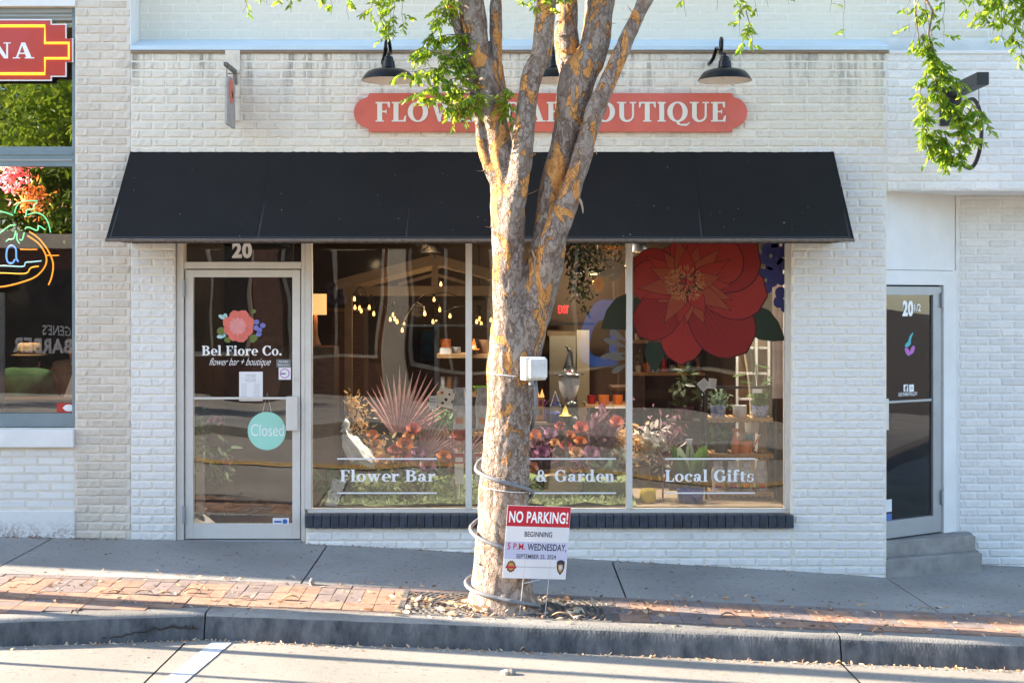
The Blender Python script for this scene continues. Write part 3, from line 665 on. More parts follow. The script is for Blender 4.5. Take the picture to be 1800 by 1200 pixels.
# ------------------------------------------------------------------ gooseneck lamps
def gooseneck(x, label):
    t = thing('gooseneck_lamp', label, 'lamp', (x, 0, Z(113)), 'gooseneck lamps over the shop sign')
    zr_, ys = W(0, 142, -.35).z, -.35
    prof = [(.0, .115), (.03, .115), (.036, .10), (.036, .085), (.046, .08), (.052, .03), (.055, .028), (.075, .022), (.12, .012), (.16, -.004), (.182, -.028), (.2, -.055), (.206, -.066), (.208, -.07), (.203, -.07)]
    MB().lathe([(r, z + .07) for r, z in prof], (x, ys, zr_), 36).build('shade', M['black_gloss'], t, auto=35)
    MB().lathe([(.203, 0.0), (.197, .014), (.178, .04), (.157, .062), (.118, .078), (.05, .09), (0, .092)], (x, ys, zr_ + .0005), 36).build('shade_lining', M['lamp_in'], t, smooth=True)
    MB().lathe([(0, .0), (.022, .008), (.03, .03), (.022, .06), (.015, .085)], (x, ys, zr_ + .012), 12).build('bulb', M['lamp_in'], t, smooth=True)
    bx = x - .075; zw = Z(113)
    MB().lathe([(0, -.03), (.03, -.03), (.036, -.022), (.055, -.016), (.058, -.001)], (bx, 0, zw), 20, T=Matrix.Rotation(rad(-90), 3, 'X') @ Matrix.Scale(-1, 3, Vector((0, 0, 1)))).build('wall_plate', M['black_gloss'], t, smooth=True)
    top = W(0, 66, -.3).z; pth = [(bx, -.0, zw), (bx + .005, -.09, zw), (bx + .02, -.13, zw + .03), (bx + .04, -.15, zw + .10)]
    for k in range(10):
        a = math.pi * (1 - k / 9); pth.append((bx + .05 + .025 * k / 9, -.25 + .1 * math.cos(a) * -1 * -1, top - .1 + .1 * math.sin(a)))
    pth += [(x, ys, zr_ + .2), (x, ys, zr_ + .17)]
    MB().tube(pth, .014, 10).build('arm', M['black_gloss'], t, smooth=True)
gooseneck(W(683, 0, -.35).x, 'black gooseneck lamp over the left end of the coral sign')
gooseneck(W(973, 0, -.35).x, 'black gooseneck lamp mostly hidden behind the tree stems')
gooseneck(W(1274, 0, -.35).x, 'black gooseneck lamp over the right end of the coral sign')
# ------------------------------------------------------------------ projecting signs
ps = thing('hanging_sign', 'small grey hanging sign on a dark bracket at upper left', 'sign', (X(415), -.02, Z(130)))
bbk = MB()
for zz in (213, 172, 130): bbk.box(X(397), X(423), -.032, -.012, Z(zz), Z(zz - 41) - .003, bev=.003)
bbk.build('backing_board', M['brick_cream'], ps)
MB().box(-2.2, -2.172, -.42, -.034, Z(131), Z(131) + .03, bev=.003).box(-2.2, -2.172, -.05, -.032, Z(150), Z(126), bev=.003).build('bracket', M['iron'], ps)
zb0, zt0 = 3.385, 3.76
def hp(y, z): return (y, z)
pl = [(-.40, zb0), (-.06, zb0), (-.06, zt0 - .05)] + [(-.23 + .17 * math.cos(a), zt0 - .05 + .06 * math.sin(a)) for a in [math.pi * k / 8 for k in range(1, 8)]] + [(-.40, zt0 - .05)]
TS = lambda u, v, w: (-2.186 + w, u, v)
M['sign_grey'] = mk('weathered_grey_sign', (.42, .41, .40), .5, .12, 8)
recalc(MB().prism(pl, TS, -.008, .008).build('panel', M['sign_grey'], ps))
mb = MB(); fl_ = []
for k in range(7):
    a0 = 2 * math.pi * k / 7; mb.add([TS(-.23 + .055 * math.cos(a0) + .05 * math.cos(a), 3.66 + .055 * math.sin(a0) + .05 * math.sin(a), .0088 + .0003 * (k % 3)) for a in [2 * math.pi * j / 10 for j in range(10)]], [tuple(range(10))])
mb.build('flower_motif', M['sign_red'], ps)
mb = MB()
for z_, w_ in ((3.52, .11), (3.48, .09), (3.45, .07)): mb.add([TS(-.23 + s * w_, z_ + q * .009, .0088) for s, q in ((-1, -1), (1, -1), (1, 1), (-1, 1))], [(0, 1, 2, 3)])
mb.build('worn_print', M['grey_ink'], ps)
for yy in (-.36, -.1): MB().tube([(-2.186, yy, zt0 - .02), (-2.186, yy, Z(131) + .002)], .004, 5).build('hook', M['iron'], ps)
cs = thing('round_hanging_sign', 'round white sign in a black ring hanging behind drooping leaves', 'sign', (3.5, -.02, 3.6))
WX, Y0, Y1 = 3.5, -.02, -.70
MB().box(X(1651), X(1690), -.03, -.001, Z(222), Z(153), bev=.004).build('wall_plate', M['black'], cs)
MB().box(WX - .045, WX + .045, Y1, Y0 - .012, Z(168) - .02, Z(168) + .075, bev=.006).build('beam', M['black'], cs)
cz_, rr_ = W(0, 236, -.38).z, .262
ring = [(WX, -.40 + rr_ * math.cos(a), cz_ + rr_ * math.sin(a)) for a in [2 * math.pi * k / 48 for k in range(48)]]
MB().tube(ring, .016, 8, closed=True).build('ring', M['black'], cs, smooth=True)
M['acrylic'] = mk('white_acrylic', (.72, .74, .76), .35, .03, 4, coat=.3)
recalc(MB().prism([(-.40 + .25 * math.cos(a), cz_ + .25 * math.sin(a)) for a in [2 * math.pi * k / 48 for k in range(48)]], lambda u, v, w: (WX + w, u, v), -.006, .006).build('disc', M['acrylic'], cs))
M['teal'] = mk('teal_vinyl', (.06, .42, .46), .5, .05, 5); M['orchid'] = mk('orchid_vinyl', (.46, .13, .50), .5, .05, 5)
def yoga(mb, T, cx, cy, s, w):
    body = [(-.45, -.25), (-.1, -.3), (.2, -.1), (.25, .3), (.5, .75), (.35, .75), (.05, .45), (-.1, .1), (-.35, -.05)]
    mb.add([T(cx + a * s, cy + b * s, w) for a, b in body], [tuple(range(len(body)))], 0)
    for ax, ay, ang in ((-.15, -.62, 130), (.38, -.52, 55)):
        ca, sa = math.cos(rad(ang)), math.sin(rad(ang)); p = [(.38 * math.cos(t), .2 * math.sin(t)) for t in [2 * math.pi * k / 12 for k in range(12)]]
        mb.add([T(cx + (ax + a * ca - b * sa) * s, cy + (ay + a * sa + b * ca) * s, w) for a, b in p], [tuple(range(12))], 1)
mb = MB(); yoga(mb, lambda u, v, w: (WX - w, u, v), -.40, cz_ + .03, .12, .0075); mb.build('motif', [M['teal'], M['orchid']], cs)
for yy in (-.60, -.2): MB().tube([(WX, yy, cz_ + .175), (WX, yy, Z(168) - .018)], .004, 5).build('hook', M['iron'], cs)
# ------------------------------------------------------------------ decals on shop glass and door
gX = lambda px: W(px, 0, GY).x
gZ = lambda py: W(0, py, GY).z
TG = lambda u, v, w: (u, GY - w, v)
def decal(name, label, cat, x, z, y=GY, group=None):
    return thing(name, label, cat, (x, y, z), group)
def bar(mb, a, b, py, T=TG, w=.002, h=1.3, mi=0): mb.add([T(gX(a), gZ(py + h), w), T(gX(b), gZ(py + h), w), T(gX(b), gZ(py - h), w), T(gX(a), gZ(py - h), w)], [(0, 1, 2, 3)], mi)
for body, a, b, la, lb, lab in (('Flower Bar', 598, 766, 593, 768, 'white Flower Bar lettering between two lines on the window'), ('& Garden', 942, 1082, 850, 1083, 'white & Garden lettering on the middle window pane'), ('Local Gifts', 1169, 1326, 1169, 1327, 'white Local Gifts lettering on the right window pane')):
    wt_ = decal('window_lettering', lab, 'lettering', gX((la + lb) / 2), gZ(868)); words(wt_, 'lettering', M['white'], body, gX(a), gX(b), gZ(846), 20.5 / SC(GY), TG, .002)
    for q in (806, 866): mb = MB(); bar(mb, la, lb, q); mb.build('rule_line', M['white'], wt_)
# the big flower print on the right pane
def vin(name, c1, c2, tr=.5, see=0.):
    m, nt, N, L, P = nm(name)
    geo = N.new('ShaderNodeNewGeometry'); tx = N.new('ShaderNodeTexNoise'); tx.inputs['Scale'].default_value = 5; L.new(geo.outputs['Position'], tx.inputs['Vector'])
    mr = N.new('ShaderNodeMix'); mr.data_type = 'RGBA'; mr.inputs[6].default_value = (*c1, 1); mr.inputs[7].default_value = (*c2, 1); L.new(tx.outputs['Fac'], mr.inputs[0]); L.new(mr.outputs[2], P.inputs['Base Color']); P.inputs['Roughness'].default_value = .5
    ts = N.new('ShaderNodeBsdfTranslucent'); L.new(mr.outputs[2], ts.inputs[0]); mx = N.new('ShaderNodeMixShader'); mx.inputs[0].default_value = tr
    L.new(P.outputs[0], mx.inputs[1]); L.new(ts.outputs[0], mx.inputs[2])
    if see:
        tp = N.new('ShaderNodeBsdfTransparent'); tp.inputs[0].default_value = (1, .35, .16, 1); m2 = N.new('ShaderNodeMixShader'); m2.inputs[0].default_value = see; L.new(mx.outputs[0], m2.inputs[1]); L.new(tp.outputs[0], m2.inputs[2]); mx = m2
    L.new(mx.outputs[0], N['Material Output'].inputs[0]); return m
M['petal'] = vin('petal_red', (.46, .028, .018), (.55, .045, .026), .5, .06); M['petal_b'] = vin('petal_red_deep', (.36, .018, .014), (.46, .03, .02), .5, .06); M['petal2'] = vin('petal_coral', (.55, .10, .035), (.42, .06, .025), .5, .06); M['petal_line'] = vin('petal_line', (.06, .006, .008), (.08, .008, .01))
M['leaf_print'] = vin('leaf_print', (.022, .035, .016), (.035, .045, .022)); M['violet_print'] = vin('violet_print', (.035, .035, .16), (.05, .045, .20)); M['stamen'] = vin('stamen_gold', (.55, .25, .08), (.6, .3, .1)); M['grey_print'] = vin('grey_leaf_print', (.20, .18, .15), (.24, .21, .17))
bf = decal('flower_window_print', 'huge red flower print with dark leaves on the right window pane', 'window print', gX(1212), gZ(500))
def petal_pts(bx, by, tx, ty, wd, n=9, pw=1.25, point=False):
    d = Vector((tx - bx, ty - by)); L_ = d.length; d.normalize(); q = Vector((-d.y, d.x)); L1, L2 = [], []
    for i in range(n + 1):
        t = i / n; h = wd * 1.25 * (max(0, math.sin(math.pi * min(1, t ** 1.15))) ** .55) * (.75 + .35 * t ** pw) * (1 if t < .999 else .1)
        if point: h = wd * 1.5 * math.sin(math.pi * t ** .62) * (1 - .35 * t)
        c = Vector((bx, by)) + d * L_ * t; L1.append(c + q * h); L2.append(c - q * h)
    return L1 + L2[::-1]
def clip_pane(p): return (min(max(p[0], 1113.5), 1381.0), max(p[1], 415.0))
def flat(mb, pts, w, mi=0, clip=clip_pane):
    pts = [clip(p) if clip else p for p in pts]; mb.add([TG(gX(a), gZ(b), w) for a, b in pts], [tuple(range(len(pts)))], mi)
C0 = (1208, 500)
big = [(1160, 440, 32), (1235, 405, 40), (1115, 455, 30), (1106, 492, 32), (1122, 590, 33), (1196, 640, 34), (1312, 618, 46), (1348, 520, 42), (1330, 430, 48), (1290, 420, 46)]
for k, (tx, ty, wd) in enumerate(big):
    pp = petal_pts(C0[0], C0[1], tx, ty, wd, 12); mb = MB(); flat(mb, pp, .0020 + .0003 * (k % 5) + .00012); mb.build('petal', M['petal' if k % 2 else 'petal_b'], bf)
    cxp = sum(p[0] for p in pp) / len(pp); cyp = sum(p[1] for p in pp) / len(pp); mb = MB(); flat(mb, [(cxp + (p[0] - cxp) * 1.035, cyp + (p[1] - cyp) * 1.035) for p in pp], .0020 + .0003 * (k % 5)); mb.build('petal_outline', M['petal_line'], bf)
ln = MB()
for k, (tx, ty, wd) in enumerate(big):
    for j in range(-3, 4):
        a = math.atan2(ty - C0[1], tx - C0[0]) + j * .085; L_ = math.hypot(tx - C0[0], ty - C0[1]) * R.uniform(.55, .86)
        s0 = .4; p0 = (C0[0] + math.cos(a) * L_ * s0, C0[1] + math.sin(a) * L_ * s0); p1 = (C0[0] + math.cos(a + .02 * j) * L_, C0[1] + math.sin(a + .02 * j) * L_); n = (-math.sin(a) * .55, math.cos(a) * .55)
        flat(ln, [(p0[0] - n[0], p0[1] - n[1]), (p0[0] + n[0], p0[1] + n[1]), p1], .0036)
ln.build('petal_line', M['petal_line'], bf)
for k in range(20):
    a = 2 * math.pi * k / 20 + R.uniform(-.12, .12); L_ = R.uniform(56, 92); mb = MB()
    pp = petal_pts(C0[0] + 14 * math.cos(a), C0[1] + 14 * math.sin(a), C0[0] + L_ * math.cos(a), C0[1] + L_ * math.sin(a), 11, 9, .6, True); flat(mb, pp, .0039 + .0002 * (k % 4) + .0001); mb.build('inner_petal', M['petal2' if k % 3 else 'petal'], bf)
    cxp = sum(p[0] for p in pp) / len(pp); cyp = sum(p[1] for p in pp) / len(pp); mb = MB(); flat(mb, [(cxp + (p[0] - cxp) * 1.08, cyp + (p[1] - cyp) * 1.08) for p in pp], .0039 + .0002 * (k % 4)); mb.build('inner_outline', M['petal_line'], bf)
mb = MB()
for k in range(260):
    a, r = R.uniform(0, 2 * math.pi), 32 * math.sqrt(R.random()); a2 = a + R.uniform(-.5, .5); p = Vector((C0[0] - 4 + r * math.cos(a), C0[1] - 2 + r * .9 * math.sin(a))); q = p + Vector((math.cos(a2), math.sin(a2))) * R.uniform(3, 7); n = Vector((-math.sin(a2), math.cos(a2))) * .5
    flat(mb, [p - n, p + n, q + n, q - n], .0049 + .0001 * (k % 5))
mb.build('stamens', M['stamen'], bf)
for pts, mt in (([(1300, 560), (1325, 535), (1352, 545), (1368, 565), (1373, 578), (1383, 598), (1360, 600), (1335, 597), (1315, 585)], 'leaf_print'), ([(1140, 600), (1170, 602), (1168, 625), (1152, 655), (1140, 640), (1132, 620)], 'leaf_print'), ([(1113, 520), (1128, 530), (1122, 560), (1113, 570)], 'leaf_print')):
    mb = MB(); flat(mb, pts, .0015); mb.build('print_leaf', M[mt], bf)
for cx, cy in ((1355, 450), (1346, 492), (1378, 478), (1380, 525), (1372, 430)):
    mb = MB()
    for k in range(5):
        a = 2 * math.pi * k / 5 + cx; flat(mb, [(cx + 12 * math.cos(a) + 10 * math.cos(t), cy + 14 * math.sin(a) + 11 * math.sin(t)) for t in [2 * math.pi * j / 10 for j in range(10)]], .0016 + .0002 * k)
    mb.build('violet_blossom', M['violet_print'], bf)
bf2 = decal('leaf_window_print', 'dark leaf and pale seed head print on the middle window pane', 'window print', gX(1070), gZ(540))
nc = lambda p: (min(p[0], 1101), p[1])
mb = MB(); flat(mb, [(1056, 578), (1066, 545), (1082, 524), (1101, 516), (1101, 580)], .0015, clip=nc); mb.build('print_leaf', M['leaf_print'], bf2)
for cx, cy, a0, L_ in ((1101, 470, 165, 52), (1101, 470, 195, 40), (1101, 470, 140, 38), (1101, 620, 170, 48), (1101, 610, 200, 44), (1101, 640, 150, 30), (1101, 600, 215, 36), (1101, 630, 185, 30)):
    mb = MB(); flat(mb, petal_pts(cx, cy, cx + L_ * math.cos(rad(a0)), cy + L_ * math.sin(rad(a0)), 4.5, 7), .0017 + .0001 * (a0 % 7), clip=nc); mb.build('feather_leaf', M['grey_print'], bf2)
for k in range(14):
    a = 2 * math.pi * k / 14; mb = MB(); flat(mb, petal_pts(1052, 500, 1052 + 10 * math.cos(a), 500 + 14 * math.sin(a), 2.2, 6), .0016 + .0001 * (k % 3), clip=nc); mb.build('seed_petal', M['stamen'], bf2)
# ---- door graphics
DY = .073
dX = lambda px: W(px, 0, DY).x
dZ = lambda py: W(0, py, DY).z
TD = lambda u, v, w: (u, DY - w, v)
mb = MB(); sans(mb, '20', W(408, 0, .09).x, W(443, 0, .09).x, W(0, 454, .09).z, W(0, 426, .09).z, lambda u, v, w: (u, .09 - w, v), .002, bold=.05); mb.build('number_plate_digits', M['white'], label='white number 20 on the glass above the shop door', cat='number')
lg = thing('door_logo', 'coral flower logo with Bel Fiore Co. lettering on the door', 'logo', (dX(425), DY, dZ(645)))
M['coral'] = mk('coral_vinyl', (.75, .17, .13), .5, .08, 20); M['coral2'] = mk('pink_vinyl', (.78, .30, .30), .5, .05, 20); M['leafv'] = mk('leaf_vinyl', (.13, .17, .03), .5, .05, 20); M['aquav'] = mk('aqua_vinyl', (.42, .66, .68), .5, .05, 20); M['lavv'] = mk('lavender_vinyl', (.17, .19, .55), .5, .05, 20)
def dflat(mb, pts, w, mi=0): mb.add([TD(dX(a), dZ(b), w) for a, b in pts], [tuple(range(len(pts)))], mi)
FC = (418, 573)
for k, (a, L_, wd) in enumerate(((-105, 29, 9), (-62, 31, 10), (-20, 31, 10), (22, 29, 10), (70, 30, 11), (110, 28, 9), (160, 26, 10), (200, 28, 9))):
    mb = MB(); dflat(mb, petal_pts(FC[0], FC[1], FC[0] + L_ * math.cos(rad(a)), FC[1] + L_ * math.sin(rad(a)), wd * .95, 8, .7), .003 + .0002 * (k % 4)); mb.build('petal', M['coral'], lg)
mb = MB()
for k in range(12):
    a = 2 * math.pi * k / 12; dflat(mb, petal_pts(FC[0], FC[1], FC[0] + 16 * math.cos(a), FC[1] + 16 * math.sin(a), 2.6, 6, .5), .0040 + .0001 * (k % 3))
mb.build('flower_heart', M['coral2'], lg)
for b_, t_, wd in (((400, 580), (381, 583), 6), ((402, 592), (398, 602), 5), ((440, 590), (451, 598), 7), ((442, 550), (450, 545), 3)):
    mb = MB(); dflat(mb, petal_pts(*b_, *t_, wd), .0025); mb.build('leaf', M['leafv'], lg)
for b_, t_ in (((400, 562), (384, 554)), ((399, 560), (394, 551)), ((398, 590), (381, 592)), ((397, 588), (385, 585))):
    mb = MB(); dflat(mb, petal_pts(*b_, *t_, 3), .0024); mb.build('sprig', M['aquav'], lg)
for k, (cx, cy) in enumerate(((451, 566), (456, 580), (462, 572), (450, 576), (455, 587))):
    mb = MB(); dflat(mb, [(cx + 5 * math.cos(t), cy + 4.6 * math.sin(t)) for t in [2 * math.pi * j / 10 for j in range(10)]], .0026 + .0002 * (k % 3)); mb.build('berry', M['lavv'], lg)
words(lg, 'lettering', M['white'], 'Bel Fiore Co.', dX(355), dX(496), dZ(624.5), 17 / SC(DY), TD, .003)
mb = MB(); sans(mb, 'flower bar + boutique', dX(368), dX(476), dZ(646), dZ(629), TD, .003, bold=-.006, shear=.55); mb.build('script_lettering', M['white'], lg)
def sheet(name, label, cat, a, b, c, d, mat, w=.003, T=TD, fx=dX, fz=dZ):
    t = thing(name, label, cat, (fx((a + b) / 2), DY, fz(d)))
    MB().prism([(fx(a), fz(d)), (fx(b), fz(d)), (fx(b), fz(c)), (fx(a), fz(c))], T, w - .001, w).build('sheet', mat, t); return t
hs_ = sheet('hours_notice', 'white store hours sheet taped on the door glass', 'notice', 420.5, 462, 653, 704.5, M['paper'])
mb = MB(); sans(mb, 'STORE', dX(432), dX(450), dZ(664), dZ(658), TD, .0036); sans(mb, 'HOURS', dX(432), dX(450), dZ(671), dZ(665), TD, .0036)
for k in range(7):
    for a, b in ((424, 434), (446, 457)): mb.add([TD(dX(q), dZ(675 + 3.4 * k + e), .0036) for q, e in ((a, .5), (b, .5), (b, -.3), (a, -.3))], [(0, 1, 2, 3)])
mb.build('print', M['grey_ink'], hs_)
M['mint'] = mk('mint_card', (.34, .70, .58), .5, .03, 5)
cl = thing('closed_sign', 'round mint Closed sign hanging inside the shop door', 'sign', (dX(469), DY, dZ(791)))
MB().prism([(dX(469 + 33.5 * math.cos(a)), dZ(757 + 33.5 * math.sin(a))) for a in [-2 * math.pi * k / 48 for k in range(48)]], TD, .001, .0035).build('disc', M['mint'], cl)
mb = MB(); sans(mb, 'Closed', dX(441), dX(499), dZ(766), dZ(745), TD, .0042, bold=-.004); mb.build('lettering', M['white'], cl)
MB().tube([(dX(462), DY - .003, dZ(724)), (dX(470), DY - .003, dZ(690)), (dX(477), DY - .003, dZ(724))], .0012, 5).build('string', M['white'], cl)
ns = sheet('no_smoking_sticker', 'square white no smoking sticker beside the door lock', 'sticker', 490, 511.5, 645.5, 667, M['paper'])
mb = MB()
for k in range(20):
    a, b = 2 * math.pi * k / 20, 2 * math.pi * (k + 1) / 20; mb.add([TD(dX(500.5 + r * math.cos(t)), dZ(656 + r * math.sin(t)), .0036) for r, t in ((8.5, a), (8.5, b), (7, b), (7, a))], [(0, 1, 2, 3)], 0)
mb.add([TD(dX(a), dZ(b), .0036) for a, b in ((494, 657.5), (502, 657.5), (502, 655.5), (494, 655.5))], [(0, 1, 2, 3)], 1)
mb.build('print', [M['orchid'], M['ink']], ns)
M['grey_film'] = mk('grey_film', (.17, .18, .19), .5, .04, 5)
gl_ = sheet('restroom_sticker', 'dark grey sticker with white words above the no smoking sticker', 'sticker', 486, 511.5, 631.5, 645, M['grey_film'])
mb = MB(); sans(mb, 'No Public', dX(491), dX(507), dZ(637), dZ(633.5), TD, .0036); sans(mb, 'Restrooms', dX(489), dX(509), dZ(642.5), dZ(639), TD, .0036); mb.build('print', M['white'], gl_, kind='stuff')
M['bluev'] = mk('blue_vinyl', (.05, .14, .42), .5, .05, 5)
al = sheet('alarm_sticker', 'small white and blue sticker at the foot of the shop door', 'sticker', 479.5, 508, 909.5, 923, M['paper'], w=.004)
mb = MB(); dflat(mb, [(501 + 4.5 * math.cos(t), 916 + 4.5 * math.sin(t)) for t in [2 * math.pi * j / 12 for j in range(12)]], .0046); dflat(mb, [(482, 918), (495, 918), (495, 914.5), (482, 914.5)], .0046); mb.build('print', M['bluev'], al)
# ---- graphics on the angled door
def ap(px, py):
    k = (px - 900) / F; u = (k * (D + PA.y) - PA.x) / (dv.x - k * dv.y); y = PA.y + dv.y * u
    return u, CZ - (py - HZ) / SC(y)
yl = thing('angled_door_graphics', 'white 20 1/2 with teal and pink yoga logo on the angled door', 'lettering', TA(.3, Z(690), -.02))
mb = MB()
def asans(mb, body, a, b, c, d, **k): u0, v1 = ap(a, c); u1, v0 = ap(b, d); sans(mb, body, u0, u1, v0, v1, TA, -.0215, **k)
asans(mb, '20', 1590, 1609, 528, 556, bold=.05); mb.build('number', M['white'], yl); mb = MB(); asans(mb, '1/2', 1611, 1622, 534, 547, bold=.02); mb.build('fraction', M['white'], yl); mb = MB(); asans(mb, 'LIKE·SHARE·FOLLOW', 1583, 1616, 690, 695, bold=.01); mb.build('small_words', M['white'], yl)
for a in (1592, 1602):
    mb = MB(); (u0, v1), (u1, v0) = ap(a, 676), ap(a + 8, 688); mb.add([TA(*q, -.0218) for q in ((u0, v0), (u1, v0), (u1, v1), (u0, v1))], [(0, 1, 2, 3)]); mb.build('icon', M['white'], yl)
mb = MB(); asans(mb, 'f', 1594, 1599, 677.5, 687.5, bold=.04); mb.v = [(p[0] + nv.x * .001, p[1] + nv.y * .001, p[2]) for p in mb.v]
(cu, cv) = ap(1606, 682)
for k in range(14):
    a, b = 2 * math.pi * k / 14, 2 * math.pi * (k + 1) / 14; mb.add([TA(cu + r * math.cos(t), cv + r * math.sin(t), -.0205) for r, t in ((.011, a), (.011, b), (.007, b), (.007, a))], [(0, 1, 2, 3)])
mb.build('icon_mark', M['ink'], yl)
mb = MB(); u_, v_ = ap(1601, 603); yoga(mb, TA, u_, v_, .11, -.021); mb.build('yoga_mark', [M['teal'], M['orchid']], yl)
a3 = thing('yellow_and_blue_stickers', 'two small stickers low on the angled door edge', 'sticker', TA(.05, Z(917), -.02))
for c, d, mt in ((879, 899, 'paper'), (904, 915, 'bluev')):
    (u0, v1), (u1, v0) = ap(1556, c), ap(1571, d); MB().add([TA(*q, -.021) for q in ((u0, v0), (u1, v0), (u1, v1), (u0, v1))], [(0, 1, 2, 3)]).build('sticker_sheet', M[mt], a3)
# ------------------------------------------------------------------ restaurant window signs
rs = thing('red_restaurant_sign', 'red stepped neon-edged sign reading NA in the left window', 'sign', (X(0), .02, Z(140)))
def steps(e):
    return [(-160, 36 - e), (88 + e, 36 - e), (88 + e, 44 - e), (114 + e, 44 - e), (114 + e, 68), (114 + e, 68), (126 + e, 68 - e * .2), (126 + e, 109 + e * .2), (114 + e, 109), (114 + e, 133 + e), (88 + e, 133 + e), (88 + e, 140 + e), (-160, 140 + e)]
def TR(w0): return lambda u, v, w: (X(u), w0 - w, Z(v))
M['sign_deep'] = mk('red_acrylic', (.50, .03, .022), .35, .03, 3, coat=.3); M['neon_y'] = emis('neon_yellow', (1.0, .50, .03), .42); M['neon_g'] = emis('neon_green', (.22, .85, .42), .42); M['neon_b'] = emis('neon_blue', (.14, .33, 1.0), .6); M['neon_a'] = emis('neon_aqua', (.35, .75, .9), .35); M['neon_o'] = emis('neon_orange', (1.0, .33, .03), .5)
recalc(MB().prism(steps(2.2)[::-1], TR(.02), 0, .012).build('border', M['white'], rs)); recalc(MB().prism(steps(0)[::-1], TR(.02), .013, .016).build('face', M['sign_deep'], rs))
pth = [(-160, 46), (79, 46), (79, 76), (121, 76), (121, 103), (79, 103), (79, 130), (-160, 130)]
MB().tube([(X(a), .0, Z(b)) for a, b in pth], .012, 8).build('neon_edge', M['neon_y'], rs)
mb = MB(); serif(mb, 'NA', X(-18), X(60), Z(103), 28 / 222, TR(0) and (lambda u, v, w: (u, .004 - w, v)), .001, .0002); mb.build('lettering', M['white'], rs)
ne = thing('neon_palm_sign', 'glowing neon palm tree sign inside the left window', 'sign', (X(30), .13, Z(500)))
def neon(name, pts, mt, r=.009):
    P_ = [Vector((X(a / 4.286), .13, Z(280 + b / 4.286))) for a, b in pts]
    sm = []
    for i in range(len(P_) - 1):
        p0, p1, p2, p3 = P_[max(i - 1, 0)], P_[i], P_[i + 1], P_[min(i + 2, len(P_) - 1)]
        for k in range(4):
            t = k / 4; sm.append(.5 * ((2 * p1) + (p2 - p0) * t + (2 * p0 - 5 * p1 + 4 * p2 - p3) * t * t + (3 * p1 - p0 - 3 * p2 + p3) * t ** 3))
    sm.append(P_[-1]); MB().tube(sm, r * .72, 6).build(name, M[mt], ne, smooth=True)
for p in ([(65, 400), (80, 350), (110, 315), (160, 305), (240, 305)], [(240, 315), (215, 340), (210, 365), (160, 375), (155, 410), (145, 430)], [(170, 410), (230, 395), (290, 420), (325, 480), (340, 545)], [(145, 520), (170, 505), (240, 530), (250, 495), (300, 525)], [(-120, 420), (-60, 385), (0, 395), (55, 415)], [(-60, 560), (0, 515), (30, 495), (70, 490)], [(75, 530), (60, 590), (20, 600), (0, 615)], [(85, 550), (85, 600), (105, 630)], [(140, 545), (125, 600), (105, 600)]): neon('green_tube', p, 'neon_g', .0075)
for p in ([(180, 540), (250, 590), (320, 680), (360, 780), (350, 880), (325, 945)], [(165, 570), (250, 630), (305, 720), (300, 800), (230, 880), (120, 925), (0, 955), (-100, 960)]): neon('ring_tube', p, 'neon_o', .009)
neon('letter_tube', [(70, 750), (50, 778), (20, 775), (5, 740), (8, 680), (30, 648), (60, 650), (78, 680), (80, 740), (95, 768)], 'neon_b', .009)
neon('wave_tube', [(-100, 800), (0, 800), (130, 805), (150, 775), (200, 770), (270, 762)], 'neon_a', .007); neon('wave_tube', [(-100, 855), (0, 855), (150, 858), (190, 815), (250, 803)], 'neon_y', .007)
neon('dash_tube', [(110, 675), (175, 676), (240, 675)], 'neon_o', .006); neon('dash_tube', [(310, 720), (360, 721), (405, 720)], 'neon_o', .006)
rk = thing('red_window_sticker', 'red sticker with white emblem low in the left window', 'sticker', (X(113), .084, Z(727)))
box('sticker_sheet', W(100, 0, .084).x, W(125, 0, .084).x, .082, .0838, Z(726.5), Z(709.5), M['sign_deep'], rk)
MB().prism([(X(113) + .045 * math.cos(a) * (1 + .12 * math.cos(6 * a)) + .01, Z(718) + .027 * math.sin(a)) for a in [2 * math.pi * k / 24 for k in range(24)]], lambda u, v, w: (u, .082 - w, v), .0, .001).build('emblem', M['white'], rk)
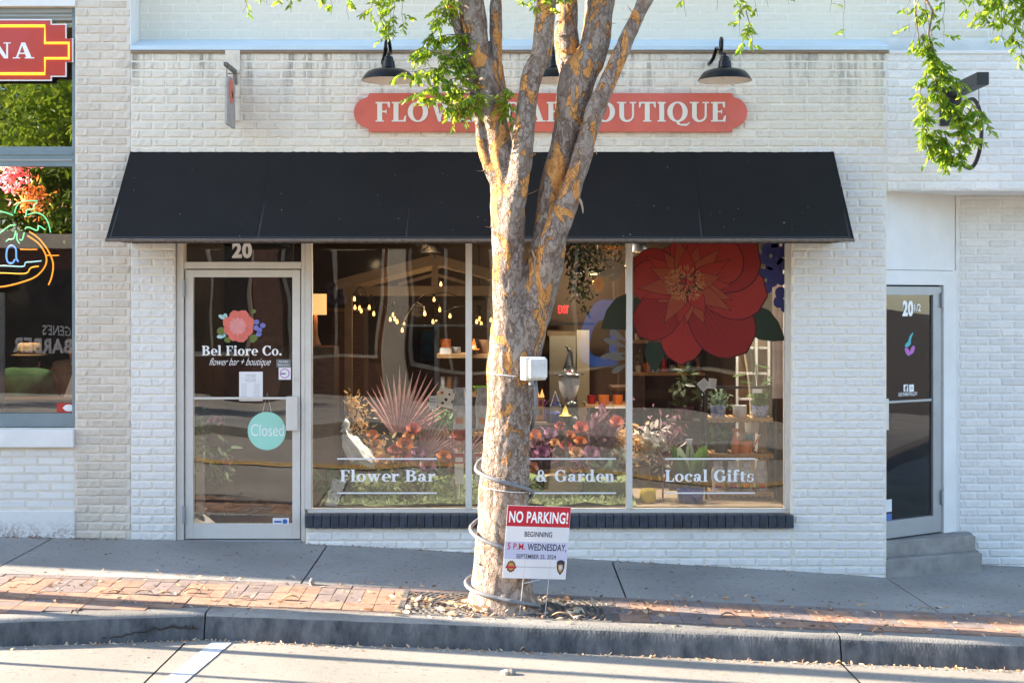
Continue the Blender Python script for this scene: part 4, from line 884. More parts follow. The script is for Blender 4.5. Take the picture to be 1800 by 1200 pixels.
# ------------------------------------------------------------------ street tree
TY = -1.86
TB = W(886, 1064, TY)
tree = thing('street_tree', 'multi-stemmed street tree with peeling grey and orange bark before the shop', 'tree', (TB.x, TY, gz(TB.x, TY)))
def nodes(lst, y): return [(W(a, b, yy if len(c) > 1 else y), c[0] / 2 / SC(y)) for (a, b, *c) in lst for yy in ([c[1]] if len(c) > 1 else [y])]
limbs = [
 [(884, 1110, 210), (884, 1072, 138), (882, 1035, 108), (883, 960, 96), (886, 890, 88), (888, 830, 83), (893, 730, 77), (896, 640, 76), (897, 560, 62), (894, 500, 54), (894, 430, 56), (893, 365, 58), (888, 310, 54), (878, 262, 46), (866, 200, 43), (852, 135, 42), (839, 90, 42), (828, 0, 42), (812, -120, 40), (780, -300, 34), (730, -520, 26), (690, -800, 16)],
 [(899, 840, 20), (901, 740, 60), (912, 640, 74), (930, 565, 70), (948, 500, 68), (960, 460, 64), (967, 410, 58), (964, 365, 40), (973, 320, 40), (989, 262, 43), (1002, 200, 54), (1017, 135, 64), (1043, 90, 48), (1056, 0, 50), (1075, -150, 44), (1100, -350, 34), (1110, -600, 24), (1120, -850, 14)],
 [(1004, 240, 14), (1012, 165, 44), (1001, 110, 42), (996, 60, 40), (996, 0, 39), (985, -200, 34), (960, -450, 26), (950, -750, 16)],
 [(955, 520, 16), (970, 430, 44), (994, 365, 37), (1008, 320, 35), (1027, 262, 34), (1044, 200, 32), (1073, 135, 29), (1092, 90, 27), (1134, 0, 27), (1195, -130, 25), (1290, -320, 20), (1400, -500, 14)],
 [(893, 470, 12), (899, 390, 34), (906, 345, 40), (913, 300, 40), (918, 262, 36), (924, 200, 34), (934, 135, 36), (953, 90, 34), (958, 30, 33), (968, -60, 32), (985, -250, 27), (1000, -480, 18)],
 [(872, 260, 8), (877, 190, 26), (874, 130, 22), (872, 90, 19), (872, 0, 17), (880, -150, 14), (890, -350, 10)],
 [(890, 430, 8), (884, 350, 26), (864, 300, 18), (848, 262, 14), (838, 200, 10), (824, 135, 9), (813, 90, 10), (793, 5, 11), (765, -110, 11), (690, -250, 9), (600, -380, 7)]]
ydep = [TY, TY + .03, TY + .12, TY - .07, TY - .08, TY + .02, TY - .03]
mb = MB(); LN = []
for lst, yb_ in zip(limbs, ydep):
    pth = [W(a, b, yb_) for a, b, w in lst]; rs = [w / 2 / SC(yb_) for a, b, w in lst]
    sp, sr = [], []
    for i in range(len(pth) - 1):
        p0, p1, p2, p3 = pth[max(i - 1, 0)], pth[i], pth[i + 1], pth[min(i + 2, len(pth) - 1)]
        n = max(2, int((p2 - p1).length / .05))
        for k in range(n):
            t = k / n; sp.append(.5 * ((2 * p1) + (p2 - p0) * t + (2 * p0 - 5 * p1 + 4 * p2 - p3) * t * t + (3 * p1 - p0 - 3 * p2 + p3) * t ** 3)); sr.append(rs[i] * (1 - t) + rs[i + 1] * t)
    sp.append(pth[-1]); sr.append(rs[-1]); mb.tube(sp, sr, 14); LN.append((sp, sr))
off = Vector(tree.location)
M['bark'] = None
def barkmat():
    m, nt, N, L, P = nm('lacebark'); geo = N.new('ShaderNodeNewGeometry'); pos = geo.outputs['Position']
    def noise(sc_, det=3, ro=.55, dist=0., st=(1, 1, .62)):
        mp = N.new('ShaderNodeMapping'); mp.inputs['Scale'].default_value = st; L.new(pos, mp.inputs[0])
        t = N.new('ShaderNodeTexNoise'); t.inputs['Scale'].default_value = sc_; t.inputs['Detail'].default_value = det; t.inputs['Roughness'].default_value = ro; t.inputs['Distortion'].default_value = dist; L.new(mp.outputs[0], t.inputs['Vector']); return t.outputs['Fac']
    def rmp(src, pts):
        c = N.new('ShaderNodeValToRGB'); e = c.color_ramp.elements
        while len(e) < len(pts): e.new(.5)
        for el, (p, col) in zip(e, pts): el.position = p; el.color = (*col, 1) if len(col) == 3 else col
        L.new(src, c.inputs[0]); return c.outputs[0]
    def mix(f, a, b):
        r = N.new('ShaderNodeMix'); r.data_type = 'RGBA'
        L.new(f, r.inputs[0])
        for i, q in ((6, a), (7, b)):
            if isinstance(q, tuple): r.inputs[i].default_value = (*q, 1)
            else: L.new(q, r.inputs[i])
        return r.outputs[2]
    def math_(op, a, b):
        r = N.new('ShaderNodeMath'); r.operation = op
        for i, q in ((0, a), (1, b)):
            if isinstance(q, float): r.inputs[i].default_value = q
            else: L.new(q, r.inputs[i])
        return r.outputs[0]
    plate = noise(24, 6, .62, .5)
    sep = N.new('ShaderNodeSeparateXYZ'); L.new(pos, sep.inputs[0])
    base = rmp(plate, [(.28, (.095, .058, .038)), (.40, (.20, .147, .112)), (.50, (.27, .21, .168)), (.60, (.31, .25, .205)), (.72, (.225, .165, .125))])
    low = N.new('ShaderNodeMapRange'); L.new(sep.outputs[2], low.inputs[0]); low.inputs[1].default_value = 1.5; low.inputs[2].default_value = .2; low.inputs[3].default_value = 0; low.inputs[4].default_value = .75  # paler lower trunk: bounce off the lit road put into the bark colour
    base = mix(low.outputs[0], base, rmp(plate, [(.3, (.22, .125, .08)), (.45, (.34, .245, .185)), (.6, (.43, .34, .275)), (.72, (.31, .205, .14))]))
    pt = noise(8.0, 4, .55, .8, (1, 1, .5))
    mr = N.new('ShaderNodeMapRange'); L.new(sep.outputs[2], mr.inputs[0]); mr.inputs[1].default_value = .2; mr.inputs[2].default_value = 1.6; mr.inputs[3].default_value = .115; mr.inputs[4].default_value = 0.
    pt2 = math_('SUBTRACT', pt, mr.outputs[0])
    msk = rmp(pt2, [(.548, (0, 0, 0)), (.558, (1, 1, 1))])
    c = mix(msk, base, rmp(noise(30, 3), [(.3, (.50, .20, .045)), (.7, (.64, .31, .09))]))
    edge = rmp(pt2, [(.531, (0, 0, 0)), (.544, (1, 1, 1)), (.550, (1, 1, 1)), (.560, (0, 0, 0))]); c = mix(math_('MULTIPLY', edge, .75), c, (.11, .055, .03))
    rim = rmp(plate, [(.44, (0, 0, 0)), (.455, (1, 1, 1)), (.465, (1, 1, 1)), (.48, (0, 0, 0))]); c = mix(math_('MULTIPLY', rim, .65), c, (.16, .08, .05))
    mpv = N.new('ShaderNodeMapping'); mpv.inputs['Scale'].default_value = (1, 1, .55); L.new(pos, mpv.inputs[0])
    nz = N.new('ShaderNodeTexNoise'); nz.inputs['Scale'].default_value = 14; nz.inputs['Detail'].default_value = 4; L.new(mpv.outputs[0], nz.inputs['Vector'])
    ad = N.new('ShaderNodeMix'); ad.data_type = 'VECTOR'; ad.inputs[0].default_value = .12; L.new(mpv.outputs[0], ad.inputs[4]); L.new(nz.outputs['Color'], ad.inputs[5])
    vo = N.new('ShaderNodeTexVoronoi'); vo.feature = 'DISTANCE_TO_EDGE'; vo.inputs['Scale'].default_value = 26; L.new(ad.outputs[1], vo.inputs['Vector'])
    crk = rmp(vo.outputs['Distance'], [(.0, (1, 1, 1)), (.035, (.5, .5, .5)), (.07, (0, 0, 0))]); crm = math_('MULTIPLY', crk, rmp(noise(6, 3), [(.40, (0, 0, 0)), (.55, (1, 1, 1))]))
    c = mix(math_('MULTIPLY', crm, .8), c, (.13, .062, .034))
    L.new(c, P.inputs['Base Color']); P.inputs['Roughness'].default_value = .62; P.inputs['Specular IOR Level'].default_value = .35
    h = math_('ADD', math_('MULTIPLY', rmp(plate, [(.40, (0, 0, 0)), (.47, (.55, .55, .55)), (.6, (.75, .75, .75)), (.64, (1, 1, 1))]), 1.0), math_('MULTIPLY', msk, -.8))
    h = math_('ADD', h, math_('MULTIPLY', noise(55, 5, .7), .6))
    h = math_('SUBTRACT', h, math_('MULTIPLY', crm, .9))
    bp = N.new('ShaderNodeBump'); bp.inputs['Strength'].default_value = .9; bp.inputs['Distance'].default_value = .008; L.new(h, bp.inputs['Height']); L.new(bp.outputs[0], P.inputs['Normal']); return m
M['bark'] = barkmat()
trunk = mb.build('trunk', M['bark'], tree)
rm = trunk.modifiers.new('r', 'REMESH'); rm.mode = 'VOXEL'; rm.voxel_size = .0095
sm_ = trunk.modifiers.new('s', 'SMOOTH'); sm_.factor = .5; sm_.iterations = 5
baked(trunk); me = trunk.data
n = len(me.vertices); co = np.empty(n * 3); me.vertices.foreach_get('co', co); co = co.reshape(-1, 3); nrm = np.empty(n * 3); me.vertices.foreach_get('normal', nrm); nrm = nrm.reshape(-1, 3)
dsp = np.empty(n)
for i in range(n):
    a, b_, c_ = co[i]
    q = mnoise.noise((a * 16, b_ * 16, c_ * 6)); q2 = mnoise.noise((a * 38 + 7, b_ * 38, c_ * 16)); q3 = mnoise.noise((a * 5, b_ * 5, c_ * 3.2))
    dsp[i] = .0045 * max(-.6, min(.6, q * 2.2)) + .0034 * q2 + .012 * q3 + .004
co += nrm * dsp[:, None]; me.vertices.foreach_set('co', co.reshape(-1)); me.polygons.foreach_set('use_smooth', [True] * len(me.polygons)); me.update()
if not me.materials: me.materials.append(M['bark'])
bpy.context.view_layer.update()
# peeling bark curls
M['curl'] = mk('bark_curl', (.46, .25, .11), .7, .25, 30, .2, 90, col2=(.30, .21, .16))
def curl(p, d, L_, w, bend, mt='curl'):
    d = Vector(d).normalized(); s = d.cross(Vector((0, 0, 1))); s = s.normalized() if s.length > .1 else Vector((1, 0, 0)); u = s.cross(d); vs = []; q = Vector(p); dd = d.copy(); N_ = 6
    for i in range(N_ + 1):
        ww = w * (1 - .75 * (i / N_) ** 1.5) * R.uniform(.7, 1.2); e = u * .3 * ww
        vs += [q + s * ww + e, q - u * .0, q - s * ww + e]; dd = (Matrix.Rotation(bend / N_, 3, s) @ dd); q = q + dd * (L_ / N_)
    fs = [(3 * i + k, 3 * i + k + 1, 3 * i + k + 4, 3 * i + k + 3) for i in range(N_) for k in range(2)]
    mb = MB().add(vs, fs); return mb.build('bark_curl', M[mt], tree, smooth=True)
for px, py, y, dx, dz, L_, w, b in ((935, 275, -2.0, .9, -.3, .055, .026, .9), (1022, 350, -1.98, .4, -.9, .11, .018, -.7), (945, 345, -1.98, 1, .25, .10, .008, .5), (990, 470, -1.95, 1, .2, .06, .007, 1.6), (990, 478, -1.95, 1, -.2, .06, .006, -1.2), (1074, 38, -1.9, .5, -1, .07, .015, .8), (1072, 52, -1.9, .5, -1, .05, .014, -.6), (936, 95, -2.0, -1, -.25, .10, .010, -.8), (978, 82, -1.98, -.2, 1, .06, .012, .6), (1104, 18, -1.95, -.8, .6, .06, .010, .7), (1097, 30, -1.95, -.6, -.7, .05, .01, .6), (1045, 245, -1.95, .8, -.5, .05, .01, .6), (1048, 262, -1.95, .6, -.8, .05, .012, -.7), (1096, 130, -1.98, .5, -.8, .05, .012, .8), (1120, 40, -1.95, .9, .3, .04, .008, .8), (850, 300, -1.9, -.7, -.6, .06, .012, .8), (845, 250, -1.9, -.9, -.2, .04, .01, .9), (853, 400, -1.9, -.8, -.6, .05, .012, .9), (958, 468, -1.95, -.5, .7, .05, .012, .8), (938, 455, -1.95, -.3, 1, .08, .012, .3), (835, 1040, -2.0, -.9, -.3, .05, .018, .9), (838, 990, -2.0, -.9, -.4, .05, .016, .9), (893, 262, -2.0, .9, .5, .05, .012, .9), (898, 280, -1.98, .9, -.4, .05, .016, -.6), (1042, 225, -1.97, .9, -.2, .04, .012, -.6), (855, 690, -1.95, -.9, .4, .04, .012, .9)):
    ok_, p_, n_, _i = trunk.closest_point_on_mesh(W(px, py, y) - off); curl(p_ + off - n_ * .004, Vector((dx, -.35, dz)) + n_ * .5, L_, w, b)
# ---- leaves
M['leaf'] = leafmat('elm_leaf', (.09, .20, .014), (.27, .34, .025), .58)
LV = np.array([(0, 0, 0), (.30, .17, .03), (.66, .15, .035), (1, 0, -.03), (.66, -.15, .035), (.30, -.17, .03), (.48, 0, -.02)]); LFc = np.array([(0, 1, 6), (1, 2, 6), (2, 3, 6), (3, 4, 6), (4, 5, 6), (5, 0, 6)])
def leaf_cloud(name, pts, dirs, sizes, mat, parent, seed=0):
    rng = np.random.default_rng(seed); pts = np.asarray(pts); dirs = np.asarray(dirs); n = len(pts)
    d = dirs / (np.linalg.norm(dirs, axis=1, keepdims=True) + 1e-9); rv = rng.normal(size=(n, 3)); s = np.cross(d, rv); s /= np.linalg.norm(s, axis=1, keepdims=True) + 1e-9; u = np.cross(s, d)
    v = pts[:, None, :] + (LV[None, :, 0:1] * d[:, None, :] + LV[None, :, 1:2] * s[:, None, :] + LV[None, :, 2:3] * u[:, None, :]) * np.asarray(sizes)[:, None, None]
    f = LFc[None] + (np.arange(n) * 7)[:, None, None]
    off = np.array(wloc(parent)) if parent else np.zeros(3)
    me = bpy.data.meshes.new(name); v = v.reshape(-1, 3) - off; f = f.reshape(-1, 3)
    me.vertices.add(len(v)); me.vertices.foreach_set('co', v.reshape(-1)); me.loops.add(f.size); me.loops.foreach_set('vertex_index', f.reshape(-1)); me.polygons.add(len(f)); me.polygons.foreach_set('loop_start', np.arange(len(f)) * 3); me.update(calc_edges=True); me.materials.append(mat)
    o = bpy.data.objects.new(name, me); COL.objects.link(o); o.parent = parent; return o
LP, LD, LS = [], [], []; M['twig'] = mk('twig_bark', (.11, .085, .07), .8, .2, 30)
rl = random.Random(5)
def spray(p0, p1, n, spread, r0=.004, size=.052, sub=.16):
    n = int(n * 1.45)
    """a drooping twig from p0 to p1 with alternate leaves along it and along short side shoots"""
    p0, p1 = Vector(p0), Vector(p1); pts = []; L_ = (p1 - p0).length
    mid = (p0 + p1) / 2 + Vector((rl.uniform(-.1, .1), rl.uniform(-.1, .1), .12)) * L_ * .6
    N_ = max(5, int(L_ / .05))
    for i in range(N_ + 1): t = i / N_; pts.append(p0 * (1 - t) ** 2 + mid * 2 * t * (1 - t) + p1 * t * t + Vector((rl.gauss(0, .006), rl.gauss(0, .006), rl.gauss(0, .004))))
    twg = MB(); twg.tube(pts, [r0 * (1 - .75 * i / N_) for i in range(N_ + 1)], 5)
    ns = max(3, int(n / 9))
    for k in range(ns):
        t = .12 + .88 * (k + rl.random()) / ns; b = pts[min(N_, int(t * N_))]
        d = Vector((rl.gauss(0, 1), rl.gauss(0, .8), rl.gauss(-.55, .5))).normalized(); l = spread * rl.uniform(.4, 1.1)
        e = b + d * l + Vector((0, 0, -.22 * l)); twg.tube([b, (b + e) / 2 + Vector((0, 0, .05 * l)), e], [.0022, .0016, .001], 4, cap=False)
        m = max(4, int(n / ns)); sd_ = d.cross(Vector((0, 0, 1))).normalized()
        for j in range(m):
            s = (j + .6) / m; c = b.lerp(e, s); sg = 1 if j % 2 else -1
            dd = d * .5 + sd_ * sg * rl.uniform(.4, 1.0) + Vector((rl.gauss(0, .25), rl.gauss(0, .25), rl.uniform(-1.0, -.1)))
            LP.append(c + Vector((rl.gauss(0, .004),) * 3)); LD.append(dd); LS.append(size * rl.uniform(.65, 1.2))
    twg.build('twig', M['twig'], tree, smooth=True)
def sp(a, b, c, d, y, n, spread=.1, y2=None, **k): spray(W(a, b, y), W(c, d, y2 if y2 is not None else y), n, spread, **k)
# sprays seen along the top edge
for q in ((470, -90, 425, 22, -1.9, 40), (440, -110, 470, 8, -1.7, 30), (510, -90, 512, 24, -1.8, 38), (480, -80, 495, 14, -1.8, 30), (560, -100, 585, 28, -1.9, 40), (600, -110, 612, 36, -1.8, 46), (575, -90, 570, 12, -1.7, 24), (640, -110, 655, 30, -1.9, 46), (660, -110, 668, 64, -1.85, 80), (690, -110, 690, 72, -1.9, 95), (715, -110, 708, 56, -1.8, 60), (680, -100, 650, 40, -1.7, 40), (700, -60, 680, 78, -1.9, 60)): sp(*q, spread=.085)
for q in ((800, -40, 770, 60, -2.0, 70), (825, 60, 745, 70, -1.95, 110), (828, 110, 720, 90, -1.95, 130), (828, 120, 700, 130, -2.0, 120), (835, 130, 720, 170, -2.0, 120), (840, 165, 740, 175, -1.95, 90), (842, 170, 770, 200, -2.0, 95), (846, 170, 800, 208, -2.0, 80), (822, 60, 780, 110, -1.9, 110), (820, 90, 760, 140, -2.0, 120), (826, 130, 790, 170, -1.9, 90), (790, -10, 765, 40, -1.9, 50), (795, 0, 745, 95, -1.95, 80), (880, 140, 900, 208, -1.98, 60), (884, 160, 896, 190, -2.0, 40)): sp(*q, spread=.10)
for q in ((900, -90, 915, 10, -2.1, 50), (930, -90, 945, 26, -2.1, 60), (960, -90, 965, 30, -2.12, 60), (985, -90, 982, 14, -2.1, 45), (1000, -100, 992, 8, -2.1, 30)): sp(*q, spread=.08)
for q in ((1195, -70, 1206, 30, -1.7, 16), (1240, -110, 1262, 20, -1.8, 30), (1290, -110, 1300, 28, -1.7, 44), (1320, -100, 1330, 30, -1.75, 34), (1345, -110, 1350, 12, -1.7, 26), (1300, -20, 1298, 70, -1.7, 22), (1310, 10, 1325, 98, -1.7, 34), (1318, 40, 1303, 84, -1.7, 22), (1375, -100, 1388, 8, -1.6, 24), (1455, -90, 1458, 22, -1.5, 10), (1475, -90, 1484, 66, -1.5, 22)): sp(*q, spread=.07)
RYY = -1.35
for q in ((1600, -110, 1598, 58, RYY, 50), (1620, -120, 1606, 85, RYY, 60), (1640, -120, 1625, 60, RYY, 60), (1650, -120, 1660, 76, RYY, 50), (1605, -100, 1640, 100, RYY, 50), (1620, 60, 1645, 125, RYY, 110), (1630, 70, 1665, 150, RYY, 120), (1640, 90, 1620, 150, RYY, 80), (1640, 110, 1690, 150, RYY, 110), (1650, 130, 1640, 175, RYY, 100), (1620, 150, 1616, 215, RYY, 60), (1625, 180, 1632, 265, RYY, 85), (1618, 200, 1640, 285, RYY, 85), (1640, 230, 1672, 290, RYY, 95), (1655, 150, 1685, 220, RYY, 110), (1665, 180, 1710, 225, RYY, 90), (1680, 200, 1715, 255, RYY, 90), (1690, 220, 1690, 296, RYY, 110), (1690, 170, 1735, 205, RYY, 50), (1700, 190, 1745, 225, RYY, 40), (1660, 230, 1668, 295, RYY, 90), (1640, 245, 1690, 280, RYY, 60)): sp(*q, spread=.085, size=.056)
for q in ((1680, -110, 1700, 30, -1.2, 55), (1700, -100, 1715, 50, -1.2, 60), (1725, -110, 1735, 30, -1.2, 70), (1740, -100, 1745, 62, -1.2, 90), (1765, -100, 1762, 75, -1.2, 110), (1785, -90, 1780, 85, -1.2, 110), (1800, -80, 1795, 108, -1.2, 110), (1815, -80, 1812, 60, -1.2, 90), (1755, -60, 1730, 50, -1.2, 50), (1775, -100, 1770, 20, -1.25, 70), (1690, -110, 1740, 10, -1.25, 60)): sp(*q, spread=.085, size=.056)
leaf_cloud('foliage', LP, LD, LS, M['leaf'], tree, 3)
# the crown above the picture
rng = np.random.default_rng(11); CP, CD, CS = [], [], []; clb = MB()
for k in range(46):
    a = rng.uniform(0, 2 * math.pi); r = 3.6 * math.sqrt(rng.uniform(0, 1)); h = rng.uniform(6.6, 9.2); c = np.array([TB.x + .2 + r * math.cos(a), TY + r * .8 * math.sin(a), h - .22 * r])
    if c[1] > -.45: c[1] = -.45 - .2 * rng.random()
    s0 = Vector(LN[k % 5][0][-1]); s1 = Vector(LN[k % 5][0][int(len(LN[k % 5][0]) * .72)]); src = s1.lerp(s0, rng.uniform(0, 1))
    clb.tube([src, src.lerp(Vector(c), .5) + Vector((0, 0, .25)), Vector(c)], [.022, .014, .006], 6)
    m = 190; g = rng.normal(size=(m, 3)) * np.array([.48, .42, .28]); CP += list(c + g); CD += list(rng.normal(size=(m, 3)) + np.array([0, 0, -.9])); CS += list(rng.uniform(.04, .07, m))
for q in ((440, -90), (510, -90), (600, -110), (690, -110), (800, -40)):       # limbs that carry the hanging sprays
    clb.tube([Vector(LN[6][0][-1]), Vector(LN[6][0][-1]).lerp(W(*q, -1.9), .5) + Vector((0, 0, .15)), W(*q, -1.9)], [.014, .011, .006], 6)
for q, y in (((1200, -100), -1.75), ((1300, -110), -1.7), ((1375, -100), -1.6), ((1470, -90), -1.5), ((1620, -115), RYY), ((1640, -120), RYY), ((1700, -105), -1.2), ((1770, -100), -1.2), ((1800, -80), -1.2)):
    clb.tube([Vector(LN[3][0][-1]), Vector(LN[3][0][-1]).lerp(W(*q, y), .5) + Vector((0, 0, .25)), W(*q, y)], [.016, .012, .006], 6)
for q in ((930, -90), (985, -90)): clb.tube([Vector(LN[4][0][-8]), Vector(LN[4][0][-8]).lerp(W(*q, -2.1), .5) + Vector((0, -.1, .1)), W(*q, -2.1)], [.012, .009, .005], 6)
clb.tube([W(1605, -40, RYY), W(1640, 20, RYY), W(1632, 60, RYY), W(1642, 90, RYY)], [.009, .008, .007, .004], 6); clb.tube([W(1605, -40, RYY), W(1610, 30, RYY), W(1618, 90, RYY)], [.007, .005, .003], 6); clb.tube([W(1620, -115, RYY), W(1605, -40, RYY)], .009, 6)
for a, b, c, d in ((822, 115, 790, 100), (840, 165, 800, 150), (842, 168, 812, 158)): clb.tube([W(a, b, -1.95), W((a + c) / 2, (b + d) / 2 - 4, -1.97), W(c, d, -2.0)], [.006, .005, .003], 6)
clb.build('branch', M['bark'], tree, smooth=True)
leaf_cloud('crown', CP, CD, CS, M['leaf'], tree, 4)
# ------------------------------------------------------------------ conduit, box, ties round the trunk
def trunk_at(z):
    best = min(LN[0][0][:90] if len(LN[0][0]) > 90 else LN[0][0], key=lambda p: abs(p.z - z)); i = LN[0][0].index(best); return best, LN[0][1][i]
M['conduit'] = mk('grey_conduit', (.19, .195, .21), .45, .1, 30)
M['boxgrey'] = mk('weathered_white_plastic', (.62, .61, .58), .45, .12, 12)
cd = thing('electrical_conduit', 'grey flexible conduit spiralling down around the tree trunk', 'conduit', (TB.x, TY, gz(TB.x, TY)))
key = [(-.35, 672), (0, 745), (1, 822), (2, 866), (3, 928), (4, 984), (5, 1023), (5.9, 1062)]
pth = [W(940, 668, -2.02), W(943, 690, -2.0), W(941, 720, -1.97)]
for k in range(1, 119):
    h = 5.9 * k / 118; py = float(np.interp(h, [q[0] for q in key], [q[1] for q in key])); zz = W(0, py, TY).z; c, r = trunk_at(zz); th = math.pi * h
    rr = r + .024 + .016 * max(0, math.cos(th - math.pi)) ** 2
    pth.append(Vector((c.x + rr * math.cos(th), c.y + rr * math.sin(th), W(0, py, c.y + rr * math.sin(th) * .4).z)))
MB().tube(pth, .0135, 8).build('tube', M['conduit'], cd, smooth=True)
bxo = thing('outlet_box', 'weathered white outlet box strapped to the tree trunk', 'outlet box', W(939, 668, -2.03), rotz=rad(24))
MB().box(-.075, .075, -.025, .06, .0, .15, bev=.008).build('back_box', M['boxgrey'], bxo, local=True)
MB().box(-.055, .07, -.06, -.0255, .012, .142, bev=.014).build('cover', M['boxgrey'], bxo, local=True)
MB().tube([(-.02, .0, -.03), (-.02, .0, .002)], .018, 10).build('fitting', M['conduit'], bxo, local=True)
def tie(py, dz, label):
    z0_ = W(0, py, TY).z; c, r = trunk_at(z0_)
    pts = [(c.x + (r + .006) * math.cos(a), c.y + (r + .006) * math.sin(a), z0_ - dz * math.cos(a)) for a in [2 * math.pi * k / 40 for k in range(40)]]
    MB().tube(pts, .0028, 5, closed=True).build('cable_tie', M['white'], label=label, cat='cable tie', group='cable ties on the trunk')
tie(658, .014, 'thin white tie around the trunk at the outlet box'); tie(857, .02, 'thin white tie around the trunk below the top conduit loop')
# ------------------------------------------------------------------ yard sign
sO = W(938.5, 1016.5, -2.07)
ys_ = thing('no_parking_sign', 'white and red NO PARKING yard sign on wire legs beside the trunk', 'sign', (sO.x, sO.y, gz(sO.x, sO.y)))
ln_ = rad(3.6); yw = rad(6); UW, VH = 112.5 / SC(-2.07), 127 / SC(-2.07)
Uv = Vector((math.cos(ln_) * math.cos(yw), math.sin(yw), -math.sin(ln_) * .7)); Vv = Vector((math.sin(ln_) * 1.25, .03, math.cos(ln_))); Nv = Uv.cross(Vv).normalized()
def TY_(u, v, w): return tuple(sO + Uv * ((u - .5) * UW) + Vv * ((1 - v) * VH) + Nv * w)
def rect_(mb, a, b, c, d, w, mi=0): mb.add([TY_(a, d, w), TY_(b, d, w), TY_(b, c, w), TY_(a, c, w)], [(0, 1, 2, 3)], mi)
M['coro'] = vin('sign_plastic', (.80, .80, .82), (.78, .78, .81), .22)
recalc(MB().prism([(0, 1), (1, 1), (1, 0), (0, 0)], TY_, -.004, 0).build('panel', M['coro'], ys_))
mb = MB(); rect_(mb, .004, .996, .004, .285, .0006); mb.build('header', mk('header_red', (.50, .01, .03), .45, .02, 3), ys_)
mb = MB(); rect_(mb, .004, .996, .497, .735, .0006); mb.build('date_band', M['lilac'], ys_)
def ysans(body, a, b, c, d, mt, bold=.012):
    mb = MB(); sans(mb, body, a, b, d, c, TY_, .0012, bold=bold); mb.build('lettering', M[mt], ys_)
ysans('NO PARKING!', .035, .965, .075, .235, 'white', .025); ysans('BEGINNING', .30, .735, .352, .425, 'ink'); ysans('5 P.M.', .045, .325, .517, .605, 'red_ink', .02); ysans('WEDNESDAY,', .36, .975, .517, .628, 'ink', .02); ysans('SEPTEMBER 25, 2024', .195, .82, .665, .735, 'ink')
mb = MB()
for k in range(26): a = .21 + .62 * k / 26; rect_(mb, a, a + .016, .835, .848, .0012)
mb.build('small_print', M['grey_ink'], ys_)
M['gold'] = mk('gold_ink', (.50, .28, .06), .5, .1, 60); M['brown_ink'] = mk('brown_ink', (.16, .06, .03), .5, .1, 60)
mb = MB(); cx, cy = .125, .838
mb.add([TY_(cx + (.066 + .008 * (k % 2)) * math.cos(a), cy + (.075 + .01 * (k % 2)) * math.sin(a), .0010) for k, a in enumerate([2 * math.pi * k / 24 for k in range(24)])][::-1], [tuple(range(24))], 0)
mb.add([TY_(cx + .048 * math.cos(a), cy + .055 * math.sin(a), .0013) for a in [2 * math.pi * k / 16 for k in range(16)]][::-1], [tuple(range(16))], 1)
rect_(mb, cx - .085, cx + .085, cy - .005, cy + .025, .0016, 2); mb.build('badge', [M['brown_ink'], M['gold'], M['red_ink']], ys_)
sh = [(-.062, -.085), (-.03, -.1), (0, -.105), (.03, -.1), (.062, -.085), (.06, 0), (.045, .05), (0, .105), (-.045, .05), (-.06, 0)]
mb = MB(); cx = .905
mb.add([TY_(cx + a, cy + b, .0010) for a, b in sh][::-1], [tuple(range(10))], 0); mb.add([TY_(cx + a * .62, cy + .012 + b * .55, .0013) for a, b in sh][::-1], [tuple(range(10))], 1); mb.add([TY_(cx + .024 * math.cos(a), cy + .03 * math.sin(a), .0016) for a in [2 * math.pi * k / 12 for k in range(12)]][::-1], [tuple(range(12))], 2)
mb.build('badge', [M['ink'], M['gold'], M['lilac']], ys_)
wire = mk('galvanised_wire', (.62, .62, .64), .35, .05, 9, metal=.5)
for u in (.345, .745):
    a = Vector(TY_(u, .5, -.002)); b = Vector(TY_(u - .012, 1.0, -.002)); e = b + (b - a).normalized() * .25; e.z = gz(e.x, e.y) - .01
    MB().tube([a, b, e], .0026, 6).build('wire_leg', wire, ys_)
a, b = Vector(TY_(.345, 1.07, -.002)), Vector(TY_(.6, 1.01, -.001)); MB().tube([a, b], .0022, 5).build('wire_brace', wire, ys_)
# ------------------------------------------------------------------ tree grate
tg = thing('tree_grate', 'dark iron slotted tree grate littered with leaves around the trunk', 'tree grate', (-.05, -1.84, gz(-.05, -1.84)))
GXa, GXb, GYa, GYb = -.735, .635, -2.195, -1.475; gc = Vector((TB.x, TY)); gf = lambda x, y: gz(x, y)
MB().grid(fr(GXa, GXb, 6), [GYa, -1.85, GYb], lambda x, y: gz(x, y) - .02).build('pit', M['soil'], tg)
def gring(r0, r1, mb):
    n = 72
    for k in range(n):
        a, b = 2 * math.pi * k / n, 2 * math.pi * (k + 1) / n
        p = [(gc.x + r * math.cos(t), gc.y + r * math.sin(t)) for r, t in ((r0, a), (r1, a), (r1, b), (r0, b))]
        if all(GXa <= x <= GXb and GYa <= y <= GYb for x, y in p): mb.add([(x, y, gz(x, y) - .001) for x, y in p] + [(x, y, gz(x, y) - .014) for x, y in p], [(0, 1, 2, 3), (3, 2, 6, 7), (1, 0, 4, 5), (0, 3, 7, 4), (2, 1, 5, 6)])
r = .235; mb = MB(); q = 0
while r < .78: gring(r, r + .018, mb); r += .042
mb.build('ring_bars', M['iron'], tg)
mb = MB()
